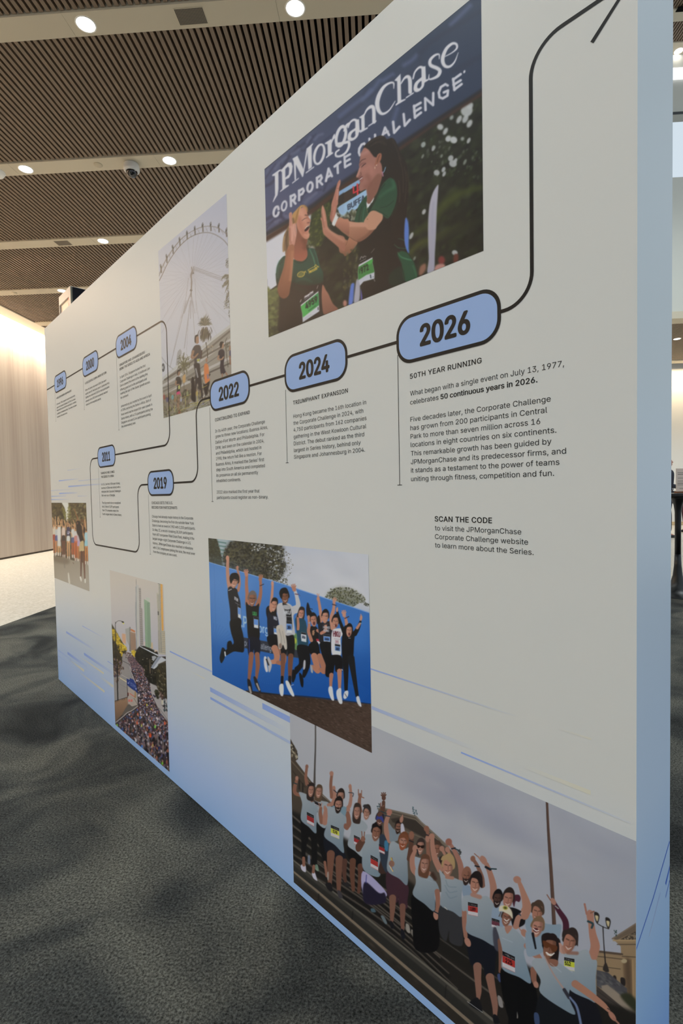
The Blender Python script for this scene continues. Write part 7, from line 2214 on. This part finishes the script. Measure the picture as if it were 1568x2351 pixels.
    K.L("212,320 205,420 160,470", (40, 42, 50), SKD_, 3); hand(K, 215, 270, 42, -4, SKD_); K.L("180,380 178,330", 12, SKM, 2); K.L("195,380 215,360", 10, SKM, 2); K.E(190, 400, 20, 30, SKD_, 0, 3); K.L("180,430 240,455", 10, (40, 60, 66), 3)
    K.L("280,460 245,560 250,680 290,780", (44, 52, 64, 70), SKL, 3); K.E(282, 440, 34, 36, (150, 104, 92), 0, 3); K.L("225,480 290,492", 12, (46, 56, 70), 3)
    shirt("270,570 330,640 400,690 420,760 300,800 280,700", None, SHD)
    face(K, 388, 625, 34, 70, 8, SKM, (34, 28, 28), 'short', 1, (50, 36, 32)); K.P("420,590 452,590 470,710 425,710", (170, 170, 182), 4); K.E(428, 530, 22, 40, SKL, 10, 3); K.L("440,520 440,475", 11, SKL, 2)
    K.P("262,1150 500,1310 500,1500 492,1600 400,1560 392,1440 370,1530 262,1440", (62, 42, 50), 4); K.L("320,1470 318,1600 310,1740", (84, 66, 40), (112, 82, 70), 4); K.L("440,1570 440,1700 440,1850", (72, 60, 38), (106, 76, 66), 4)
    shirt("285,830 330,790 400,830 470,880 520,870 500,1000 500,1310 400,1240 260,1145 270,960", ((110, 122, 132), (300, 850), (420, 1270)))
    face(K, 448, 795, 52, 92, 10, SKL, (104, 66, 46), 'short', 0, (130, 74, 52)); K.P("395,760 410,710 470,705 510,760 505,800 460,750", (110, 70, 50), 4)
    K.L("300,990 330,1060", 10, (190, 170, 60), 3); K.L("290,1050 320,1130", 10, (70, 80, 150), 3); K.E(310, 1060, 34, 40, SKM, 0, 4, .9); K.L("318,1010 312,985", 9, SKM, 2); K.L("280,1080 320,1150", 8, (180, 176, 170), 3); K.L("300,1100 325,1150", 8, (200, 160, 60), 3)
    K.P("290,1750 320,1760 345,1830 300,1830", (28, 28, 32), 3); K.P("420,1850 455,1860 475,1950 430,1960", (28, 28, 34), 3); K.P("480,1780 520,1800 530,1890 490,1870", (130, 126, 120), 5); K.P("545,1850 590,1880 600,1960 560,1930", (120, 116, 110), 5); K.P("180,1690 215,1690 255,1770 230,1780", (92, 104, 110), 5); K.P("60,1600 100,1600 120,1640 70,1640", (70, 90, 100), 5)
    K.L("550,760 540,860 520,1000", (46, 56, 60), SKD_, 3); K.E(548, 720, 32, 50, SKM, 0, 3); K.L("520,780 570,800", 12, (34, 36, 42), 3)
    # woman with sunglasses, others
    shirt("560,980 650,990 720,1000 730,1100 600,1140", None, (140, 148, 158)); face(K, 655, 860, 44, 84, 6, SKL, (56, 46, 44), 'short', 2)
    K.L("742,770 745,900 760,1010", (40, 44, 50), SKM, 3); K.E(740, 760, 26, 44, SKL, 0, 3); K.L("735,660 745,720", (44, 30), SKM, 3); K.E(728, 640, 32, 36, SKM, 0, 3); K.L("725,712 765,722", 12, (40, 40, 48), 3)
    face(K, 850, 890, 46, 84, 8, SKM, (70, 54, 46)); shirt("830,990 890,1000 900,1100 840,1090", None, SHD)
    for x, y in ((912, 880), (980, 890)):
        K.E(x, y, 30, 34, SKL, 0, 3); K.L(f"{x},{y} {x + 30},{y + 60}", 34, SKL, 3)
    K.P("880,990 930,960 960,980 930,1100 890,1060", (46, 38, 36), 5)
    # woman in front, smiling
    K.P("560,1430 700,1520 880,1600 880,1740 860,2091 600,2091 560,1800 545,1600", (19, 18, 20), 5)
    K.L("590,900 555,1000 565,1120 605,1180", (40, 60, 64, 60), SKL, 3); K.E(592, 880, 32, 46, SKL, 0, 3); K.L("615,890 630,960", 14, (40, 40, 46), 3)
    shirt("600,1120 660,1130 760,1200 850,1290 885,1400 830,1400 825,1630 700,1540 565,1430 600,1290 590,1190", ((106, 119, 129), (640, 1180), (720, 1580)))
    K.P("650,1120 780,1160 740,1205", SKL, 5); K.L("800,1180 830,1240", 40, (60, 44, 38), 14); K.L("855,1390 865,1520 850,1640", (60, 54, 40), (134, 96, 82), 3); K.E(840, 1680, 30, 56, SKL, -10, 3); K.L("815,1630 870,1660", 14, (36, 44, 52), 3)
    face(K, 704, 1070, 52, 96, 8, SKL, (92, 64, 50), 'long'); K.L("650,1210 800,1280", 6, (150, 160, 168), 4, .5)
    # tall fair man
    K.L("795,740 800,860 830,1000 890,1130", (50, 56, 70, 76), SKL, 3); K.E(792, 735, 36, 40, SKL, 0, 3)
    K.L("1010,820 1070,920 1130,1060 1150,1220 1140,1300", (40, 52, 64, 74, 70), (140, 102, 90), 3); K.E(995, 800, 40, 44, (132, 90, 78), 0, 3); K.L("1030,880 1070,870", 16, (34, 40, 48), 3); K.L("1070,880 1120,900", 14, (46, 60, 66), 3)
    K.P("900,1560 1150,1690 1165,1900 1150,2045 1010,2000 1000,1860 960,1990 880,1860", (50, 50, 53), 4)
    shirt("880,1130 960,1210 1060,1230 1110,1250 1190,1290 1150,1420 1150,1690 1050,1640 900,1560 905,1400 900,1260", ((112, 124, 134), (930, 1200), (1080, 1640)))
    for s_ in ("960,1260 990,1330 1080,1340", "950,1320 1000,1400 1090,1390", "960,1400 1010,1470 1090,1450"):
        K.L(s_, 10, (98, 114, 126), 8, .6)
    face(K, 985, 1095, 66, 120, 6, (158, 116, 100), (150, 128, 92)); K.P("900,1010 930,960 1000,965 1050,1030 1055,1120 1030,1070 960,1010 920,1020", (150, 128, 94), 5); K.L("970,1220 1040,1230", 40, SKL, 6)
    K.L("945,1580 975,1610", 8, (170, 168, 160), 3)
    # bald man behind
    shirt("1165,1330 1240,1320 1270,1400 1240,1450 1170,1450", None, (118, 134, 152)); face(K, 1205, 1215, 48, 92, 6, SKM, SKM, 'short', 0, (46, 36, 34))
    K.L("1290,1010 1340,1090 1390,1220 1400,1320", (40, 42, 54, 60), (116, 84, 72), 3); K.E(1285, 1000, 30, 36, SKM, 0, 3); K.L("1310,1085 1360,1095", 16, (30, 32, 38), 3)
    # third part
    K.crop(*M_)
    K.L("610,440 650,540 690,700 690,860", (54, 62, 80, 84), (146, 108, 94), 3); K.E(575, 390, 36, 60, SKL, -30, 3); K.L("520,360 465,310", 11, SKM, 2); K.L("510,345 545,400", 16, SKL, 2); K.L("600,470 655,500", 28, (34, 36, 42), 3); K.L("655,490 725,495", 16, (40, 56, 62), 3)
    K.P("375,1255 710,1415 720,1600 690,1790 600,1790 560,1640 440,1660 385,1480", (24, 26, 34), 4)
    K.L("500,1660 505,1800 515,1950 510,2040", (100, 80, 70, 46), (124, 92, 80), 4); K.L("650,1790 680,1950 710,2120 712,2240", (100, 84, 72, 48), (124, 92, 80), 4)
    K.L("345,980 345,1150 360,1300", (60, 56, 46), (138, 100, 86), 3); K.E(385, 1370, 34, 60, SKL, -24, 3)
    shirt("330,830 430,810 530,830 620,820 700,930 670,1060 700,1280 712,1418 560,1340 375,1250 375,1100 370,1000 320,990", ((110, 122, 132), (400, 850), (580, 1380)))
    face(K, 478, 672, 66, 116, 8, (154, 112, 96), (36, 30, 30)); K.P("415,610 430,565 500,570 560,640 560,720 530,700 500,620 440,600", (34, 29, 29), 5); K.L("440,800 530,830", 50, SKL, 8, .9)
    bibs(388, 890, 118, 150, 24, (150, 52, 48), '189')
    K.P("470,2040 510,2040 545,2110 560,2200 510,2190 400,2110", (26, 26, 30), 4); K.L("380,2080 560,2210", 6, (150, 150, 150), 3); K.P("690,2240 735,2250 770,2340 700,2340", (26, 26, 30), 4)
    # man behind, dark skin
    shirt("690,950 760,960 800,1000 810,1200 700,1240 670,1080", None, (124, 140, 158)); face(K, 740, 855, 50, 92, 8, (74, 54, 48), (24, 22, 24), 'short', 0, (40, 32, 32)); bibs(672, 1080, 95, 110, 30, (90, 50, 62)); K.P("690,1200 760,1240 760,1470 700,1420", (64, 64, 74), 8)
    # man with raised fist
    K.L("1000,650 1040,760 1080,930 1060,1010", (44, 62, 84, 90), (152, 114, 98), 3); K.E(975, 620, 44, 40, (150, 108, 94), 20, 3)
    K.P("920,870 940,810 1000,805 1020,850 1000,890 960,880 940,950", (70, 36, 48), 5)
    K.P("880,960 990,980 1080,1060 1060,1160 940,1200 900,1080", (24, 23, 27), 5)
    face(K, 868, 855, 62, 108, 10, (152, 108, 94), (44, 36, 34)); K.L("960,1180 990,1080 1040,1060", (70, 64, 54), SKL, 3); K.E(1055, 1040, 44, 40, (170, 140, 130), 10, 3); K.L("1000,1030 1040,1070", 16, (60, 70, 84), 3)
    # woman in the cream cap
    K.L("770,1350 780,1550 770,1720", (56, 50, 34), (112, 80, 68), 3); K.P("740,1760 770,1750 785,1830 770,1850 750,1820", (60, 70, 104), 4)
    K.P("790,1680 1000,1790 1150,1850 1210,1960 1230,2400 980,2400 900,2351 800,2000", (17, 17, 19), 5)
    shirt("725,1175 800,1190 900,1200 980,1240 1100,1390 1080,1440 1060,1520 1145,1855 1000,1790 800,1690 800,1480 760,1300", ((108, 126, 140), (780, 1220), (1000, 1800)))
    K.L("1090,1410 1160,1500 1250,1570", (70, 66, 40), SKL, 3); K.L("1250,1560 1150,1400 1090,1300 1050,1250", (44, 50, 44, 30), (148, 108, 92), 3); K.E(1060, 1260, 36, 50, SKL, -30, 3); K.L("1020,1230 960,1140", 12, SKL, 2); K.L("1095,1360 1150,1380", 22, (150, 150, 156), 3); K.L("1130,1395 1155,1385", 20, (34, 34, 40), 3)
    K.P("830,1180 920,1180 860,1270", SKL, 5); face(K, 850, 1080, 58, 98, 12, (126, 88, 74), (60, 48, 44)); K.L("780,1010 760,1060", 10, (70, 54, 46), 4)
    K.P("762,1000 765,945 810,930 870,945 915,1010 922,1090 890,1050 840,1020 790,1000", (186, 180, 160), 4); K.E(835, 960, 30, 24, (150, 144, 60), 14, 3); K.E(835, 960, 18, 12, (70, 72, 40), 14, 3)
    K.L("820,1090 850,1115 880,1095", (8, 14, 8), (200, 192, 186), 3); bibs(800, 1475, 150, 190, 70, (150, 48, 44), '225')
    K.L("800,1320 920,1370", 7, (156, 166, 176), 5, .6)
    K.P("745,2010 790,2040 810,2150 760,2130", (128, 124, 122), 6); K.P("930,2180 975,2200 985,2280 940,2260", (120, 116, 112), 6)
    # fourth part: right
    K.crop(*N_)
    K.L("400,1100 450,1190 520,1300 530,1400", (34, 48, 60, 66), (66, 34, 48), 4); K.E(400, 1105, 24, 40, SKL, -30, 3); K.L("370,1090 335,1035", 11, SKM, 2); K.L("420,1150 450,1175", 12, (130, 134, 130), 3)
    shirt("140,1240 300,1320 400,1340 480,1340 470,1440 430,1560 300,1560 130,1400", None, (120, 136, 150)); face(K, 238, 1215, 56, 96, 8, (148, 106, 90), (70, 56, 48)); K.P("168,1160 190,1115 250,1125 292,1180 290,1220 250,1165 200,1150 185,1200", (66, 54, 46), 5)
    K.L("60,930 100,1030 140,1160 110,1250", (34, 56, 74, 80), (150, 112, 96), 3); K.E(35, 885, 38, 34, SKL, 20, 3)
    shirt("120,1420 190,1440 300,1480 310,1600 200,1660 130,1640", None, (122, 138, 152)); face(K, 236, 1372, 58, 92, 14, (158, 116, 102), (110, 88, 68)); K.E(222, 1395, 26, 22, (80, 40, 42), 14, 3); K.L("196,1380 225,1402 250,1398", (8, 12, 8), (206, 196, 192), 3); K.L("190,1430 220,1580", (26, 18), (26, 26, 30), 4)
    # dark photographer and hands behind
    K.P("440,1480 470,1500 470,1560 440,1590", (40, 36, 36), 4); K.E(478, 1580, 26, 60, (164, 130, 118), -20, 4); K.E(510, 1600, 24, 50, (150, 116, 104), -20, 4)
    # man with raised pointing arm
    K.L("785,1330 800,1440 825,1560 800,1660", (62, 74, 96, 96), (150, 110, 94), 3); K.P("745,1290 738,1230 760,1190 800,1205 812,1250 808,1330 760,1330", (150, 110, 96), 4); K.L("738,1230 718,1130", 20, (146, 104, 92), 2); K.L("780,1220 812,1205", 16, SKM, 2); K.L("752,1305 800,1330 790,1370", 22, (44, 64, 70), 4)
    K.P("560,2000 720,2080 850,2180 880,2400 600,2400", (26, 26, 32), 5)
    shirt("510,1640 600,1640 740,1590 790,1690 845,1715 830,1900 835,2120 760,2100 560,1990 600,1800 560,1740", ((112, 128, 140), (600, 1660), (760, 2060)))
    face(K, 566, 1515, 66, 112, 14, (146, 104, 88), (48, 40, 38)); K.P("492,1470 500,1400 560,1395 620,1440 650,1520 645,1560 615,1480 540,1430", (48, 40, 38), 5); K.L("550,1625 640,1630", 36, SKM, 8, .8)
    bibs(510, 1670, 105, 124, 20, (172, 178, 60)); K.T("512", (520, 1748), (580, 1760), (516, 1712), (576, 1720), (38, 38, 34), 0.03, 2)
    # woman with amber sunglasses
    K.P("270,2030 430,2130 600,2240 640,2400 240,2400", (24, 26, 30), 5)
    K.L("200,1800 200,1880 220,1960", (70, 56, 36), SKM, 3); K.E(226, 1950, 24, 36, SKL, -20, 3)
    shirt("240,1680 340,1690 440,1720 560,1800 670,1930 590,1960 560,2080 625,2250 500,2200 270,2035 270,1900 180,1740 210,1690", ((110, 126, 138), (300, 1720), (480, 2180)))
    K.L("620,1940 760,2040 900,2150 960,2210", (74, 68, 56, 36), (150, 110, 92), 3); K.E(1000, 2270, 26, 60, (150, 108, 92), -35, 3); K.L("1010,2290 1065,2345", 18, (140, 100, 86), 3); K.L("950,2190 975,2205", 8, (44, 40, 44), 3)
    K.P("280,1500 290,1440 360,1425 430,1480 460,1560 450,1690 430,1740 330,1700 300,1600", (36, 28, 28), 5)
    K.P("330,1690 440,1700 440,1760 380,1760", SKM, 6); face(K, 362, 1575, 66, 112, 14, (120, 84, 68), (36, 28, 28), 'short', 0)
    K.P("300,1500 380,1540 440,1560 430,1610 390,1615 365,1570 330,1580 300,1550", (86, 52, 34), 4); K.L("330,1620 370,1650 408,1630", (10, 18, 10), (206, 196, 190), 3)
    K.L("310,1660 400,1840 540,2040", (12, 16, 20), (150, 130, 124), 3); K.L("510,2000 560,2080", 34, (50, 50, 58), 5); K.L("370,1730 480,1820", 6, (160, 170, 178), 5, .6)
    K.L("570,2080 640,2180 690,2400", (20, 24, 26), (96, 110, 140), 5); K.P("0,1880 30,2000 20,2400 -60,2400", (18, 18, 20), 6); K.P("205,2240 250,2250 260,2351 215,2351", (56, 70, 100), 5)
    K.soften(0.5)
    return K


# ---------------------------------------------------------------- prints on the wall
M_print = mat('photo_print', (128, 128, 128), 0.38, 0.28)
n, l, b = nodes(M_print)
at = n.new('ShaderNodeAttribute')
at.attribute_name = 'ink'
l.new(at.outputs['Color'], b.inputs['Base Color'])


def photo_print(label, K, u0, u1, z0, z1, white, y=0.0003, step=1.25, gain=1.0):
    """grid of the wall plane carrying the picture; 'white' is how unprinted wall reads beside it in the photograph"""
    u0, u1 = max(u0, -WLEN + 0.0004), min(u1, -0.0004)
    zc = 0.5 * (z0 + z1)
    xa, xb = (wall_px([q], [zc])[0][0] for q in (u0, u1))
    nx = int((xb - xa) / step) + 2
    us = np.array([u_at(x, zc) for x in np.linspace(xa, xb, nx)])
    us[0], us[-1] = u0, u1
    ya, yb = wall_px([u1, u1], [z1, z0])[1]
    nz_ = int((yb - ya) / step) + 2
    zs = np.linspace(z0, z1, nz_)
    U, Z = np.meshgrid(us, zs)
    x, y_ = wall_px(U.ravel(), Z.ravel())
    c = np.clip((K.sample(x, y_) - 6) * 1.024, 3, 255)
    alb = np.clip(lin(c) / lin(white)[None] * lin(WHITE)[None] * gain, 0.001, 0.93)
    me = bpy.data.meshes.new('photo_print')
    nv, nf = nx * nz_, (nx - 1) * (nz_ - 1)
    me.vertices.add(nv)
    me.vertices.foreach_set('co', np.column_stack([U.ravel(), np.full(nv, -y), Z.ravel()]).astype(np.float32).ravel())
    i = np.arange(nv).reshape(nz_, nx)
    q = np.stack([i[:-1, :-1], i[:-1, 1:], i[1:, 1:], i[1:, :-1]], -1).reshape(-1, 4).astype(np.int32)
    me.loops.add(nf * 4)
    me.loops.foreach_set('vertex_index', q.ravel())
    me.polygons.add(nf)
    me.polygons.foreach_set('loop_start', np.arange(0, nf * 4, 4, dtype=np.int32))
    try:
        me.polygons.foreach_set('loop_total', np.full(nf, 4, np.int32))
    except Exception:
        pass
    at_ = me.attributes.new('ink', 'FLOAT_COLOR', 'POINT')
    at_.data.foreach_set('color', np.column_stack([alb, np.ones(nv)]).astype(np.float32).ravel())
    me.materials.append(M_print)
    me.update(calc_edges=True)
    me.validate()
    o = bpy.data.objects.new('photo_print', me)
    COL.objects.link(o)
    o.parent = wall
    o['label'] = label
    return o


photo_print('photo of two runners greeting under a finish banner', paint_finish(), -0.9375, -0.2565, 1.557, 2.016, (189, 187, 178))
photo_print('photo of runners below a giant ferris wheel', paint_wheel(), -1.6325, -1.1395, 1.4145, 2.0355, (203, 195, 182), gain=0.96)
photo_print('photo of nine people leaping before a blue hoarding', paint_jump(), -1.3145, -0.564, 0.510, 0.976, (178, 178, 172), y=0.0005, gain=0.95)
photo_print('photo of a cheering crowd on a tree-lined street, reflected haze painted in', paint_street(), -WLEN, -2.59, 0.6335, 1.093, (196, 188, 174))
photo_print('photo of a street packed with runners below towers', paint_city(), -2.277, -1.683, 0.030, 0.775, (174, 176, 174), gain=0.92)
photo_print('photo of a cheering team in grey shirts on stone steps', paint_steps(), -0.881, -0.0004, 0.024, 0.575, (170, 171, 167), gain=0.86)
bpy.data.objects.remove(_tob)
